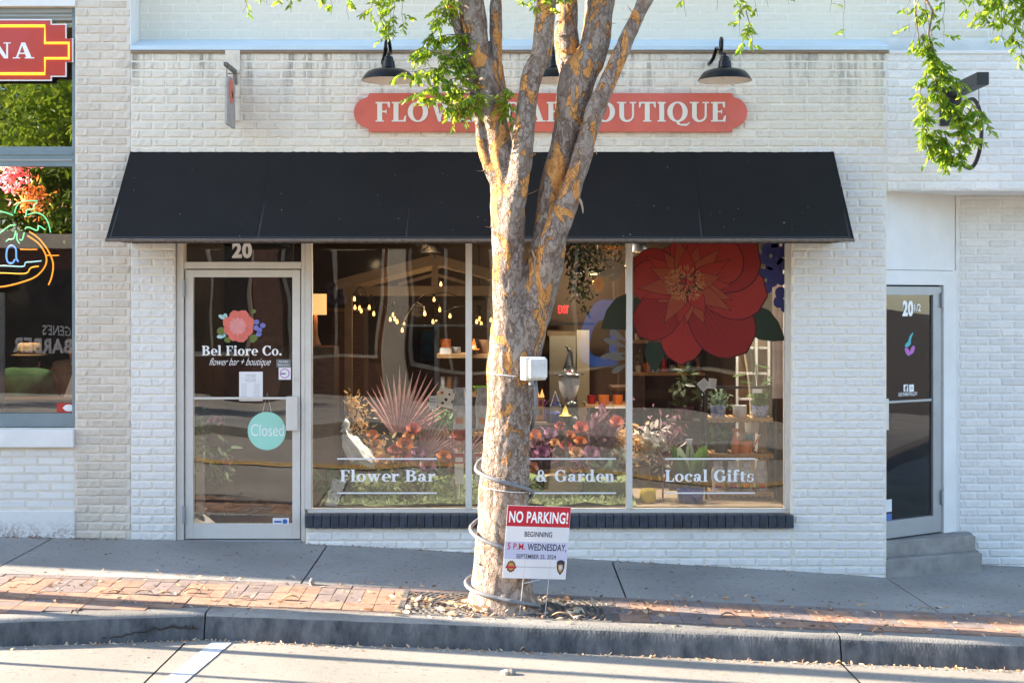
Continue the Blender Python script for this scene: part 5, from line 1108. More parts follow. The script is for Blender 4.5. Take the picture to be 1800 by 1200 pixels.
for k in range(56):
    a = 2 * math.pi * k / 56; c, s = math.cos(a), math.sin(a)
    for r0 in np.arange(.235, .76, .042):
        r1 = r0 + .042; h = .007 + .004 * r0
        p = [(gc.x + rr_ * c - e * h * s, gc.y + rr_ * s + e * h * c) for rr_, e in ((r0, -1), (r1, -1), (r1, 1), (r0, 1))]
        if all(GXa <= x <= GXb and GYa <= y <= GYb for x, y in p): mb.add([(x, y, gz(x, y) - .002) for x, y in p], [(0, 1, 2, 3)])
mb.build('radial_bars', M['iron'], tg)
mb = MB()
for x0, x1, y0, y1 in ((GXa - .005, GXa + .03, GYa, GYb), (GXb - .03, GXb + .005, GYa, GYb), (GXa + .03, GXb - .03, GYb - .03, GYb), (GXa + .03, GXb - .03, GYa, GYa + .03)): mb.grid(fr(x0, x1, 4), [y0, y1], lambda x, y: gz(x, y) + .001, thick=.02)
mb.build('edge_frame', M['iron'], tg)
# ------------------------------------------------------------------ fallen leaves and bark curls
M['dry'] = leafmat('dry_leaf', (.45, .25, .11), (.62, .52, .38), .2, .7); M['dry2'] = leafmat('dry_dark_leaf', (.17, .095, .05), (.36, .20, .09), .15, .7)
def litter(name, label, n, pos, size, mat, seed):
    rr = random.Random(seed); P, Dd, S = [], [], []
    for k in range(n):
        x, y, z = pos(rr); s = size * rr.uniform(.5, 1.5); P.append((x, y, z + s * .10)); a = rr.uniform(0, 6.28); Dd.append((math.cos(a), math.sin(a), rr.gauss(.05, .35))); S.append(s)
    o = leaf_cloud(name, P, Dd, S, mat, None, seed); return tag(o, label, 'leaf litter', kind='stuff')
def p_base(rr):
    while True:
        a = rr.uniform(0, 6.283); r_ = .2 + abs(rr.gauss(0, .22)); x, y = gc.x + .08 + r_ * 1.5 * math.cos(a), gc.y - .06 + r_ * .8 * math.sin(a)
        if -2.3 < y < -1.45: return x, y, gz(x, y) + .004 + (.02 * rr.random() if r_ < .3 else 0)
def p_strip(rr): x = rr.uniform(-3.9, 4); y = rr.uniform(-2.3, -1.2); return x, y, gz(x, y) + .004
def p_gut(rr): x = rr.uniform(-3.9, 4); y = yc(x) - .05 - abs(rr.gauss(0, .03)); return x, y, zr(x, y) + .004
def p_walk(rr): x = rr.uniform(-3.9, 4.3); y = rr.uniform(-1.4, -.03); return x, y, gz(x, y) + .003
def p_road(rr): x = rr.uniform(-3.6, 3.9); y = rr.uniform(-3.4, -2.5); return x, y, zr(x, y) + .003
def p_wall(rr): x = rr.choice([rr.uniform(-4, -3.1), rr.uniform(-1.6, 2.2), rr.uniform(-1.6, 2.9)]); y = -.02 - abs(rr.gauss(0, .03)); return x, y, gz(x, y) + .004
litter('fallen_leaves', 'drift of tan curled leaves around the trunk foot', 150, p_base, .058, M['dry'], 1)
litter('fallen_leaves', 'small brown leaves scattered over the brick strip', 420, p_strip, .032, M['dry2'], 2)
litter('fallen_leaves', 'pale leaf scraps scattered over the brick strip', 300, p_strip, .034, M['dry'], 3)
litter('fallen_leaves', 'line of leaf scraps in the gutter at the kerb foot', 700, p_gut, .026, M['dry'], 4)
litter('fallen_leaves', 'sparse leaf bits on the shaded concrete sidewalk', 150, p_walk, .022, M['dry2'], 5)
litter('fallen_leaves', 'sparse leaf bits on the sunlit road', 70, p_road, .022, M['dry'], 6)
litter('fallen_leaves', 'brown leaves blown against the foot of the wall', 260, p_wall, .022, M['dry2'], 7)
def p_aw(rr): q = aw_pt(rr.random(), rr.random() ** .6 * .98); return q[0], q[1] - .004, q[2] + .004
litter('fallen_leaves', 'tiny pale leaf specks resting on the black awning', 60, p_aw, .009, leafmat('speck', (.55, .5, .25), (.6, .57, .45), .2), 8)
for k, (px, py, y, L_, w) in enumerate(((205, 1042, 0, .11, .018), (255, 1044, 0, .13, .02), (290, 1046, 0, .10, .022), (340, 1041, 0, .12, .02), (430, 1053, 0, .08, .016), (512, 1055, 0, .12, .02), (870, 1085, 0, .06, .02), (985, 1085, 0, .13, .02), (1005, 1078, 0, .1, .02), (1280, 1085, 0, .12, .02), (45, 1133, 1, .07, .012), (133, 1125, 1, .05, .02), (897, 1140, 1, .06, .008), (920, 1143, 1, .05, .016), (1475, 1163, 1, .05, .018), (1545, 1112, 0, .08, .02), (700, 1080, 0, .08, .02), (960, 1057, 0, .07, .02))):
    d = 8.9
    for _ in range(12):
        y = d - D; x = (px - 900) / F * d; g = zr(x, y) if y < yc(x) else gz(x, y); d = F * (CZ - g) / (py - HZ)
    y = d - D; x = (px - 900) / F * d; g = (zr(x, y) if y < yc(x) else gz(x, y)) + .006
    a = R.uniform(-.5, .5); dd = Vector((math.cos(a), math.sin(a) * .6, .18)); s = Vector((-dd.y, dd.x, 0)).normalized(); vs = []; q = Vector((x - L_ / 2, y, g))
    for i in range(7):
        t = i / 6; ww = w * math.sin(math.pi * (.15 + .8 * t)); zz = .022 * math.sin(math.pi * t) * (1 if k % 2 else .6); c = q + dd * (L_ * t) + Vector((0, 0, zz - dd.z * L_ * t)); vs += [c + s * ww + Vector((0, 0, ww * .5)), c, c - s * ww + Vector((0, 0, ww * .5))]
    lab = ['bark curl on the left orange pavers', 'long pale bark curl on the left pavers', 'broad bark curl in the left leaf pile', 'bark curl right of the left leaf pile', 'bark curl near the kerb corner', 'brown bark curl left of the grate', 'bark curl at the front of the grate', 'long tan bark curl right of the sign legs', 'tan bark curl behind the sign legs', 'bark curl on shaded pavers right of the tree', 'white curled bark strip in the left gutter', 'orange dry leaf in the left gutter', 'upright pale bark strip in the middle gutter', 'orange dry leaf in the middle gutter', 'pale bark scrap in the gutter right of the kerb joint', 'grey bark curl on the right pavers', 'bark curl left on the grate', 'bark curl right against the trunk foot'][k]
    MB().add(vs, [(3 * i + j, 3 * i + j + 1, 3 * i + j + 4, 3 * i + j + 3) for i in range(6) for j in range(2)]).build('bark_scrap', M['white'] if k == 10 else M['curl'], smooth=True, label=lab, cat='bark scrap', group='bark scraps on the ground')
# small rock on the road and pale stone at the paver edge
def rock(name, label, px, py, s, mt):
    d = 8.5
    for _ in range(12): y = d - D; x = (px - 900) / F * d; g = zr(x, y) if y < yc(x) else gz(x, y); d = F * (CZ - g) / (py - HZ)
    y = d - D; x = (px - 900) / F * d; g = zr(x, y) if y < yc(x) else gz(x, y)
    bm = bmesh.new(); bmesh.ops.create_icosphere(bm, subdivisions=3, radius=1)
    for v in bm.verts: q = v.co.copy(); v.co = Vector((q.x * s[0], q.y * s[1], max(q.z, -.4) * s[2])) * (1 + .25 * mnoise.noise(q * 2.1) + .1 * mnoise.noise(q * 6)); v.co += Vector((x, y, g + s[2] * .38))
    me = bpy.data.meshes.new(name); bm.to_mesh(me); bm.free(); me.materials.append(mt); o = bpy.data.objects.new(name, me); COL.objects.link(o); tag(o, label, 'stone')
rock('stone', 'small pale lump of rock on the sunlit road', 893, 1184, (.045, .035, .022), M['road']); rock('stone', 'small pale stone standing at the edge of the pavers', 548, 1027, (.018, .018, .034), M['paver_red'] and M['road'])
# ------------------------------------------------------------------ shop interior
def lamp(name, loc, watts, col=(1, .62, .3), r=.08, kind='POINT'):
    l = bpy.data.lights.new(name, kind); l.energy = watts * .62; l.color = col; l.shadow_soft_size = r; o = bpy.data.objects.new(name, l); COL.objects.link(o); o.location = loc; return o
def wbox(name, a, b, c, d, y0, y1, mat, parent=None, bev=0., **k):       # pixel box at depth y0
    p, q = W(a, d, y0), W(b, c, y0); return box(name, p.x, q.x, y0, y1, p.z, q.z, mat, parent, bev, **k)
PY = 3.5
pg = thing('timber_pergola', 'cream timber pergola frame with gable inside the shop', 'pergola', (W(764, 0, PY).x, PY, .085))
bw = lambda a, b, wd: None
def beam(p, q, w, h, name, mt='cream_wood', parent=None):
    p, q = Vector(p), Vector(q); d = (q - p).normalized(); n = Vector((0, 1, 0)); u = d.cross(n).normalized()
    vs = [c + u * s * h / 2 + n * t * w / 2 for c in (p, q) for s, t in ((-1, -1), (1, -1), (1, 1), (-1, 1))]
    return recalc(MB().add(vs, [(0, 1, 2, 3), (7, 6, 5, 4), (0, 4, 5, 1), (1, 5, 6, 2), (2, 6, 7, 3), (3, 7, 4, 0)]).build(name, M[mt], parent))
for px in (612, 912): wbox('post', px - 6.5, px + 6.5, 519, 850, PY, PY + .08, M['cream_wood'], pg)
for px in (612, 912): wbox('post', px - 5, px + 5, 519, 850, PY + 1.6, PY + 1.68, M['cream_wood'], pg)
for dy in (0, 1.6):
    beam(W(590, 501, PY + dy) if dy == 0 else W(590, 501, PY) + Vector((0, dy, 0)), W(764, 456, PY) + Vector((0, dy, 0)), .07, .1, 'rafter', parent=pg); beam(W(938, 501, PY) + Vector((0, dy, 0)), W(764, 456, PY) + Vector((0, dy + .002, 0)), .066, .1, 'rafter', parent=pg)
    beam(W(604, 511, PY) + Vector((0, dy - .003, 0)), W(920, 511, PY) + Vector((0, dy - .003, 0)), .06, .1, 'tie_beam', parent=pg)
wbox('king_post', 758.5, 769.5, 462, 502, PY - .003, PY + .06, M['cream_wood'], pg)
for a in (700, 828): beam(W(a, 500, PY) + Vector((0, .02, 0)), W(764, 482, PY) + Vector((0, .02, 0)), .04, .035, 'brace', parent=pg)
sl = thing('string_lights', 'warm string lights hung across the shop behind the left window', 'string lights', W(730, 520, 3.0))
bulbs = [(623, 526, 2.6), (624, 541, 2.9), (632, 542, 3.1), (635, 547, 3.2), (649, 541, 2.8), (657, 552, 2.8), (691, 554, 3.6), (686, 562, 3.5), (694, 561, 3.4), (698, 566, 3.0), (710, 571, 2.9), (707, 581, 2.6), (747, 552, 2.7), (773, 545, 2.9), (791, 556, 2.7), (763, 527, 3.3), (761, 566, 3.3), (767, 567, 3.2), (838, 566, 3.3), (843, 561, 3.2), (863, 563, 3.0), (775, 500, 2.9), (569, 655, 5.0), (1043, 497, 5), (846, 570, 2.8)]
for a, b, y in bulbs:
    p = W(a, b, y); MB().lathe([(0, -.020), (.011, -.013), (.014, 0), (.009, .016), (.007, .03)], p, 10).build('bulb', M['bulb'], sl, smooth=True); MB().lathe([(.010, .028), (.011, .055), (.004, .06)], p, 8).build('socket', M['black'], sl)
for run in ([0, 4, 5, 9, 10, 12, 13, 14], [1, 2, 3, 7, 6, 8, 16, 17, 20], [11, 15, 18, 19, 24]):
    pts = []
    for i, j in zip(run[:-1], run[1:]):
        p, q = W(*bulbs[i]) + Vector((0, 0, .06)), W(*bulbs[j]) + Vector((0, 0, .06))
        for k in range(6): t = k / 6; pts.append(p.lerp(q, t) + Vector((0, 0, .10 * math.sin(math.pi * t))))
    pts.append(W(*bulbs[run[-1]]) + Vector((0, 0, .06))); MB().tube(pts, .005, 5).build('cable', M['black'], sl)
ds = thing('drum_lamp', 'glowing cream drum lampshade at the left edge of the window', 'lamp', W(553, 556, 2.4))
p = W(555, 553, 2.4); MB().lathe([(.105, 0), (.105, .2)], p, 24).build('lamp_shade', M['lampglow'], ds, smooth=True); MB().lathe([(.0, -.3), (.05, -.29), (.02, -.2), (.015, .0)], p, 12).build('lamp_base', M['cream_wood'], ds); box('lamp_table', p.x - .2, p.x + .2, p.y - .2, p.y + .2, .085, p.z - .302, M['wood_dark'], ds)
lamp('lamp_bulb_light', p + Vector((0, 0, .1)), 1)
for a, b, y, lab in ((757, 443.5, 4.2, 'round ceiling lamp glowing above the pergola ridge'), (1121, 443, 1.0, 'black pendant lamp glowing behind the big flower print'), (842, 528, 5.2, 'small white ceiling lamp deep inside the shop')):
    t = thing('pendant_lamp', lab, 'lamp', W(a, b, y)); q = W(a, b, y); MB().lathe([(.02, .10), (.05, .09), (.09, .04), (.115, 0)], q, 20).build('lamp_shade', M['black'], t, smooth=True); MB().lathe([(0, .012), (.108, .010)], q, 20).build('lamp_glow', M['tubelight'], t); MB().tube([q + Vector((0, 0, .1)), Vector((q.x, q.y, 3.38))], .006, 5).build('cord', M['black'], t)
for a, b, wd, y, lab in ((1050, 481.5, 24, 6, 'left linear ceiling light at the back of the shop'), (1091, 468, 18, 6.2, 'right linear ceiling light at the back of the shop')):
    t = thing('linear_light', lab, 'ceiling light', W(a, b, y)); p, q = W(a - wd / 2, b + 1.5, y), W(a + wd / 2, b - 1.5, y); box('tube', p.x, q.x, y, y + .04, p.z, q.z, M['tubelight'], t); box('housing', p.x - .01, q.x + .01, y - .01, y + .06, q.z + .002, q.z + .05, M['black'], t); MB().tube([((p.x + q.x) / 2, y + .02, q.z + .05), ((p.x + q.x) / 2, y + .02, 3.38)], .006, 5).build('cord', M['black'], t)
lamp('pergola_light', W(757, 450, 4.0), 9); lamp('shop_back_light', (1.2, 6.0, 2.7), 7); lamp('print_light', W(1121, 446, 1.0), 6.0, (1, .6, .25), .08); lamp('string_glow', W(740, 548, 2.7), 2)
for q_ in ((-1.0, .95), (.55, .95), (1.75, .95)):  # spots with cans, added to brighten the window display
    so_ = lamp('display_fill_spot', (q_[0], q_[1], 3.05), 120, (1, .88, .74), .05, 'SPOT'); so_.data.spot_size = rad(100); so_.data.spot_blend = .6; so_.rotation_euler = (rad(-13), 0, 0); t = thing('added_spot', 'added spot lamp above the ' + {-1.0: 'left', .55: 'middle', 1.75: 'right'}[q_[0]] + ' window display', 'lamp', (q_[0], q_[1], 3.1)); MB().lathe([(.05, 0), (.055, .1), (.02, .14)], (q_[0], q_[1], 3.12), 14).build('lamp_can', M['black'], t); MB().tube([(q_[0], q_[1], 3.25), (q_[0], q_[1], 3.38)], .01, 6).build('stem', M['black'], t)
# back wall furnishings
BY = 8.0
hd = thing('back_doorway', 'pale doorway with grey door at the back of the shop', 'doorway', W(1000, 700, BY))
wbox('door_panel', 966, 1012, 590, 860, BY, BY + .03, mk('pale_grey_door', (.42, .40, .34), .6, .05, 3), hd); wbox('lit_jamb', 1014, 1036, 580, 860, BY - .03, BY + .03, mk('cream_wall', (.72, .66, .52), .7, .03, 3), hd); wbox('lintel', 962, 1012, 580, 590, BY, BY + .03, M['cream_wood'], hd); wbox('curtain_rail', 965, 1046, 566.5, 571.5, BY - .06, BY - .03, M['black'], hd); hl = thing('added_hall_lamp', 'small hanging lamp added before the back doorway', 'lamp', W(1020, 500, BY - .5)); MB().lathe([(.01, .1), (.06, .06), (.08, 0)], W(1020, 480, BY - .5), 14).build('lamp_shade', M['black'], hl); MB().tube([W(1020, 480, BY - .5) + Vector((0, 0, .1)), Vector((W(1020, 0, BY - .5).x, BY - .5, 3.38))], .005, 5).build('cord', M['black'], hl); lamp('doorway_light', W(1020, 494, BY - .5), 14.0, (1, .8, .55))  # hanging fitting added to go with the light on the doorway
ex = thing('exit_sign', 'red lit EXIT sign on the back wall of the shop', 'sign', W(990, 552, BY - .1)); wbox('housing', 979.5, 1001, 535.5, 552.5, BY - .09, BY - .05, M['wall_dark'], ex)
mb = MB(); p, q = W(981, 551, BY - .095), W(999.5, 537, BY - .095); sans(mb, 'EXIT', p.x, q.x, p.z, q.z, lambda u, v, w: (u, BY - .095, v), 0, bold=.03); mb.build('lettering', M['exit'], ex)
pc = thing('blue_painting', 'dark blue painting on the wall behind the left window', 'painting', W(752, 632, 7.5)); wbox('canvas', 741, 763, 580, 632, 7.5, 7.54, mk('blue_paint', (.01, .10, .26), .6, .4, 9, col2=(.01, .02, .06)), pc); wbox('frame', 739, 765, 578, 634, 7.545, 7.57, M['wood_dark'], pc); box('partition', W(715, 0, 7.6).x, W(770, 0, 7.6).x, 7.6, 7.64, .085, W(0, 570, 7.6).z, M['wall_dark'], pc)
for a, b, lab, y in ((565, 640, 'tall dark cabinet behind the left end of the window', 5.5), (1080, 1235, 'long dark counter at the back right of the shop', 5.0)):
    t = thing('cabinet', lab, 'cabinet', W((a + b) / 2, 800, y)); p, q = W(a, 0, y), W(b, 0, y); box('carcass', p.x, q.x, y, y + .5, .085, 1.0 if y == 5.0 else 1.9, M['wood_dark'], t); box('top', p.x - .03, q.x + .03, y - .03, y + .52, (1.0 if y == 5.0 else 1.9) + .002, (1.0 if y == 5.0 else 1.9) + .04, M['wood'], t)
    for k in range(3): xx = p.x + (q.x - p.x) * (k + .5) / 3; box('door_panel', xx - (q.x - p.x) * .15, xx + (q.x - p.x) * .15, y - .02, y - .002, .15, .92, M['wall_dark'], t)
# hanging garland at the top of the middle pane
M['dark_leaf'] = leafmat('dark_green_leaf', (.012, .022, .01), (.03, .05, .015), .2); M['green_leaf'] = leafmat('shop_green_leaf', (.03, .085, .015), (.07, .15, .03), .3); M['amber'] = leafmat('amber_leaf', (.55, .20, .02), (.6, .28, .04), .3)
def cloud(name, label, cat, c, sp_, n, size, mat, parent=None, seed=1, down=-.3):
    rg = np.random.default_rng(seed); P = np.array(c) + rg.normal(size=(n, 3)) * np.array(sp_); o = leaf_cloud(name, P, rg.normal(size=(n, 3)) + np.array([0, 0, down]), rg.uniform(.6, 1.3, n) * size, mat, parent, seed)
    if label: tag(o, label, cat)
    return o
gd = thing('hanging_garland', 'dark hanging foliage garland behind the middle pane', 'garland', W(1030, 440, 1.6))
for k, (a, b, s1, s3, n) in enumerate(((1010, 440, .12, .08, 160), (1040, 450, .12, .10, 160), (1012, 490, .05, .12, 90), (1028, 500, .04, .16, 80), (1085, 450, .05, .05, 50))): cloud('vine', None, None, W(a, b, 1.6), (s1, .08, s3), n, .06, M['dark_leaf'], gd, 20 + k, -1)
cloud('amber_flowers', None, None, W(1076, 437, 1.6), (.05, .04, .04), 90, .035, M['amber'], gd, 31); MB().tube([W(985, 432, 1.6), W(1030, 428, 1.6), W(1095, 430, 1.6)], .012, 6).build('rod', M['black'], gd)
MB().tube([W(1030, 428, 1.6), Vector((W(1030, 428, 1.6).x, 1.6, 3.38))], .008, 5).build('hanger', M['black'], gd)
# ---- window platform with moss
pf = box('display_platform', -1.55, 2.19, .16, 1.25, .086, .385, M['cream_wood'], label='low cream display platform behind the shop windows', cat='platform')
def mz(x, y): return .40 + .10 * (y - .15) + .035 * mnoise.noise((x * 4, y * 4, 0)) + .02 * mnoise.noise((x * 11, y * 11, 2))
M['moss'] = mk('moss', (.19, .23, .09), .9, .3, 14, .8, 60, col2=(.07, .11, .04))
MB().grid(fr(-1.54, 1.0, 70), fr(.17, 1.2, 26), mz).build('moss_bed', M['moss'], smooth=True, label='pale green moss bed along the foot of the window', cat='moss', kind='stuff')
rg = np.random.default_rng(3); xs_ = rg.uniform(-1.5, .95, 2600); ys2 = rg.uniform(.18, .9, 2600)
o = leaf_cloud('moss_sprigs', [(a, b, mz(a, b)) for a, b in zip(xs_, ys2)], np.column_stack([rg.normal(size=2600), rg.normal(size=2600), np.abs(rg.normal(size=2600)) + .3]), rg.uniform(.03, .075, 2600), leafmat('sage_sprig', (.13, .22, .11), (.30, .33, .18), .3), None, 5); tag(o, 'frothy pale green sprigs covering the moss bed', 'sprigs', kind='stuff')
# ---- flower builders
def rose(c, r, mat, parent, name='rose'):
    mb = MB(); c = Vector(c)
    for ring, (n, rr, op, h) in enumerate(((3, .28, .15, .95), (4, .52, .4, .85), (5, .78, .75, .62), (6, 1.0, 1.15, .35))):
        for k in range(n):
            a0 = 2 * math.pi * (k + .37 * ring) / n; vs = []
            for j in range(4):
                t = j / 3
                for i in range(5):
                    s = (i / 4 - .5) * (2.2 * math.pi / n); q = rr * (.45 + .55 * t ** .8) * (1 + .10 * math.sin(3 * s + ring)); zz = h * t * .7 - (.10 * t * (abs(i - 2) / 2) ** 2); e_ = q * math.sin(a0 + s)
                    vs.append(c + Vector((q * math.cos(a0 + s), -.80 * zz + e_ * .60, .60 * zz + e_ * .80)) * r)
            mb.add(vs, [(j * 5 + i, j * 5 + i + 1, (j + 1) * 5 + i + 1, (j + 1) * 5 + i) for j in range(3) for i in range(4)])
    return mb.build(name, mat, parent, smooth=True)
def fan(base, n, a0, a1, L_, w, mat, parent, name='palm_fan', yt=0.):
    mb = MB(); base = Vector(base)
    for k in range(n):
        a = rad(a0 + (a1 - a0) * k / (n - 1)); l = L_ * (.78 + .3 * math.sin(math.pi * (k + .5) / n)) * R.uniform(.92, 1.05); d = Vector((math.cos(a), yt + R.uniform(-.06, .06), math.sin(a))); s = Vector((-math.sin(a), 0, math.cos(a))); ww = w * R.uniform(.8, 1.15); b = base + Vector((0, .004 * (k % 3), 0))
        t0, t1, t2 = b + d * l * .12, b + d * l * .6, b + d * l; up = Vector((0, -.6 * ww, 0))
        mb.add([t0 - s * ww * .25, t0 + up * .3, t0 + s * ww * .25, t1 - s * ww, t1 + up, t1 + s * ww, t2], [(0, 1, 4, 3), (1, 2, 5, 4), (3, 4, 6), (4, 5, 6)])
    MB.tube(mb, [base - Vector((0, 0, .25)), base + Vector((0, 0, .03))], .008, 6); return mb.build(name, mat, parent)
fm_ = lambda n, c, v=.15: mk(n, c, .65, v, 30)
M['blush'] = fm_('blush_palm', (.62, .33, .31), .12); M['mauve_palm'] = fm_('mauve_palm', (.40, .22, .22), .15); M['r_coral'] = fm_('rose_coral', (.60, .14, .09)); M['r_apricot'] = fm_('rose_apricot', (.66, .36, .15)); M['r_purple'] = fm_('rose_purple', (.33, .14, .26)); M['r_orange'] = fm_('rose_orange', (.62, .19, .02)); M['r_red'] = fm_('rose_red', (.42, .06, .05)); M['gold_fl'] = leafmat('gold_flower', (.50, .28, .05), (.62, .48, .24), .3); M['sage'] = leafmat('sage_leaf', (.10, .16, .11), (.18, .24, .17), .3); M['silverleaf'] = leafmat('silver_leaf', (.42, .40, .36), (.60, .57, .52), .2); M['plum'] = leafmat('plum_grass', (.17, .07, .10), (.30, .15, .18), .2); M['cloth'] = mk('white_cloth', (.74, .73, .70), .8, .05, 6)
dy = .55
fa = thing('dried_flower_display', 'blush palm fans and roses in the left window display', 'flower display', W(720, 820, dy))
fan(W(700, 775, dy + .1), 19, 28, 128, .58, .015, M['blush'], fa, yt=.05); fan(W(742, 806, dy), 13, 15, 95, .36, .012, M['mauve_palm'], fa); fan(W(790, 812, dy + .15), 9, 60, 130, .30, .011, M['mauve_palm'], fa); fan(W(722, 832, dy - .1), 9, 120, 40, .14, .010, M['blush'], fa); fan(W(800, 820, dy + .1), 11, 20, 80, .42, .011, M['mauve_palm'], fa)
for a, b, r, mt in ((727, 754, .042, 'r_coral'), (712, 782, .05, 'r_orange'), (660, 782, .04, 'r_apricot'), (655, 765, .035, 'r_orange'), (672, 810, .047, 'r_apricot'), (708, 800, .05, 'r_red'), (752, 820, .046, 'r_purple'), (780, 802, .042, 'r_orange'), (783, 813, .035, 'r_red'), (808, 765, .044, 'r_coral'), (718, 768, .035, 'r_apricot'), (735, 796, .04, 'r_purple'), (694, 792, .04, 'r_red')): rose(W(a, b, dy - .05 - .1 * ((a * 7) % 5) / 5), r * 1.4, M[mt], fa)
cloud('golden_blossom', None, None, W(632, 735, dy), (.05, .03, .10), 130, .05, M['gold_fl'], fa, 41, 1); cloud('golden_blossom', None, None, W(620, 712, dy), (.03, .03, .06), 70, .05, M['gold_fl'], fa, 42, 1); cloud('sage_leaves', None, None, W(745, 838, dy - .1), (.24, .05, .04), 130, .07, M['sage'], fa, 43, .5); cloud('mauve_tufts', None, None, W(735, 745, dy + .1), (.08, .04, .05), 160, .03, M['plum'], fa, 44, .6); cloud('green_tuft', None, None, W(597, 852, dy - .1), (.09, .05, .05), 150, .09, M['green_leaf'], fa, 45, .6)
cv = thing('white_cloth_bundle', 'gathered white cloth bundle at the left of the window display', 'cloth', W(622, 815, dy - .1))
bm = bmesh.new(); bmesh.ops.create_icosphere(bm, subdivisions=5, radius=1); c0 = W(624, 788, dy - .1); offc = wloc(cv)
for v in bm.verts:
    q = v.co.copy(); fold = .12 * math.sin(q.x * 6 + q.z * 3 + 2 * mnoise.noise(q * 1.7)) + .15 * mnoise.noise(q * 2.2); sx = .13 * (1 - .35 * q.z); v.co = Vector((q.x * sx - .05 * q.z + .035 * q.x * q.x, q.y * .1, q.z * .14 - .06 * q.x)) * (1 + fold) + c0 - offc
me = bpy.data.meshes.new('folded_cloth'); bm.to_mesh(me); bm.free(); me.materials.append(M['cloth']); me.polygons.foreach_set('use_smooth', [True] * len(me.polygons)); o = bpy.data.objects.new('folded_cloth', me); COL.objects.link(o); o.parent = cv
q0 = W(608, 752, dy - .1); MB().tube([q0 + Vector((0, 0, -.03)), q0, q0 + Vector((.01, 0, .03)), q0 + Vector((-.02, 0, .045))], [.05, .028, .03, .045], 12).build('knot', M['cloth'], cv, smooth=True)
def card(px, py, w, h, y, rot, label, mt='paper', lines=3, name='price_card', stick=True, cat='card'):
    c = W(px, py, y); t = thing(name, label, cat, c); ca, sa = math.cos(rad(rot)), math.sin(rad(rot)); s = SC(y); T = lambda u, v, d: (c.x + u * ca - v * sa, y - d, c.z + u * sa + v * ca); w, h = w / s / 2, h / s / 2
    recalc(MB().prism([(-w, -h), (w, -h), (w, h), (-w, h)], T, 0, .002).build('sheet', M[mt], t)); mb = MB()
    for k in range(lines): v = h * (.5 - .45 * k); mb.add([T(a, b, .0026) for a, b in ((-w * .7, v - h * .06), (w * .6, v - h * .06), (w * .6, v + h * .06), (-w * .7, v + h * .06))], [(0, 1, 2, 3)])
    if lines: mb.build('print', M['grey_ink'], t)
    if stick: MB().tube([(c.x, y + .003, c.z), (c.x, y + .003, c.z - h - .2)], .0025, 5).build('stick', M['wood'], t)
    return t
card(761, 707, 14, 23, .5, -2, 'small white price card on a stick beside the palm fan')
kb_ = card(790, 700, 42, 34, .62, -14, 'beige card printed with little faces in the left window', 'cream_letter', 0, 'face_card', True, 'card')
mb = MB(); s = SC(.62)
for a, b, r in ((777, 690, 3), (800, 688, 3.5), (784, 702, 3), (796, 706, 3), (778, 708, 2.5), (805, 700, 2.5), (790, 693, 2)):
    p = W(a, b, .615); mb.add([(p.x + r / s * math.cos(t), .6165, p.z + r / s * math.sin(t)) for t in [2 * math.pi * k / 10 for k in range(10)]], [tuple(range(10))], int(a) % 2)
mb.build('print', [M['ink'], M['r_orange']], kb_)
M['bag'] = mk('grey_clear_bag', (.50, .50, .53), .25, .25, 14, .3, 25, coat=.4)
def bag(px, py, w, h, y, label, tint='bag', lab='r_orange'):
    p = W(px, py + h / 2, y); s = SC(y); hw, hh = w / s / 2, h / s; t = thing('gift_bag', label, 'bag', p); mb = MB(); rows = []
    for j in range(8):
        v = j / 7; ww = hw * (1 - .08 * math.sin(v * 9)) * (1 if v < .85 else .8); dd = .035 * (1 - .7 * v); rows.append([(p.x + ww * math.cos(a) + .004 * mnoise.noise((a * 2, v * 5, px)), y + dd * math.sin(a), p.z + hh * v) for a in [2 * math.pi * k / 16 for k in range(16)]])
    mb.add([q for r_ in rows for q in r_], [(j * 16 + k, j * 16 + (k + 1) % 16, (j + 1) * 16 + (k + 1) % 16, (j + 1) * 16 + k) for j in range(7) for k in range(16)]); mb.build('pouch', M[tint], t, smooth=True); box('tag', p.x - hw * .5, p.x + hw * .5, y - .042, y - .0385, p.z + hh * .12, p.z + hh * .28, M[lab], t)
bag(808, 717, 24, 72, .5, 'grey translucent bag left of the first window mullion'); bag(848, 717, 24, 72, .5, 'grey translucent bag right of the first window mullion')
for a, lab in ((807, 'white and red seed packet left of the first mullion'), (843, 'white and red seed packet right of the first mullion')):
    y = .30; t = thing('seed_packet', lab, 'packet', W(a, 880, y)); p = W(a, 0, y).x; z = lambda q: W(0, q, y).z; wd = 9 / SC(y); tp = lambda u, v, w: (p + u * wd * 2 * (1 - .22 * (v - 795) / 55), y - w, z(v))
    MB().prism([(-.5, 850), (.5, 850), (.5, 795), (-.5, 795)], tp, 0, .01).build('pouch', M['white'], t); MB().add([tp(u, v, .0106) for u, v in ((-.49, 814), (.49, 814), (.49, 796), (-.49, 796))], [(0, 1, 2, 3)]).build('red_header', M['red_ink'], t); MB().add([tp(u, v, .011) for u, v in ((-.4, 811), (.4, 811), (.4, 803), (-.4, 803))], [(0, 1, 2, 3)]).build('band', M['white'], t); MB().tube([(p, y + .004, z(795)), (p + .003, y + .006, z(778))], [.012, .016], 8).build('wooden_top', M['wood'], t); MB().tube([(p, y, z(850)), (p - .012, y - .03, z(890))], [.009, .012], 8).build('ribbon', M['cloth'], t)
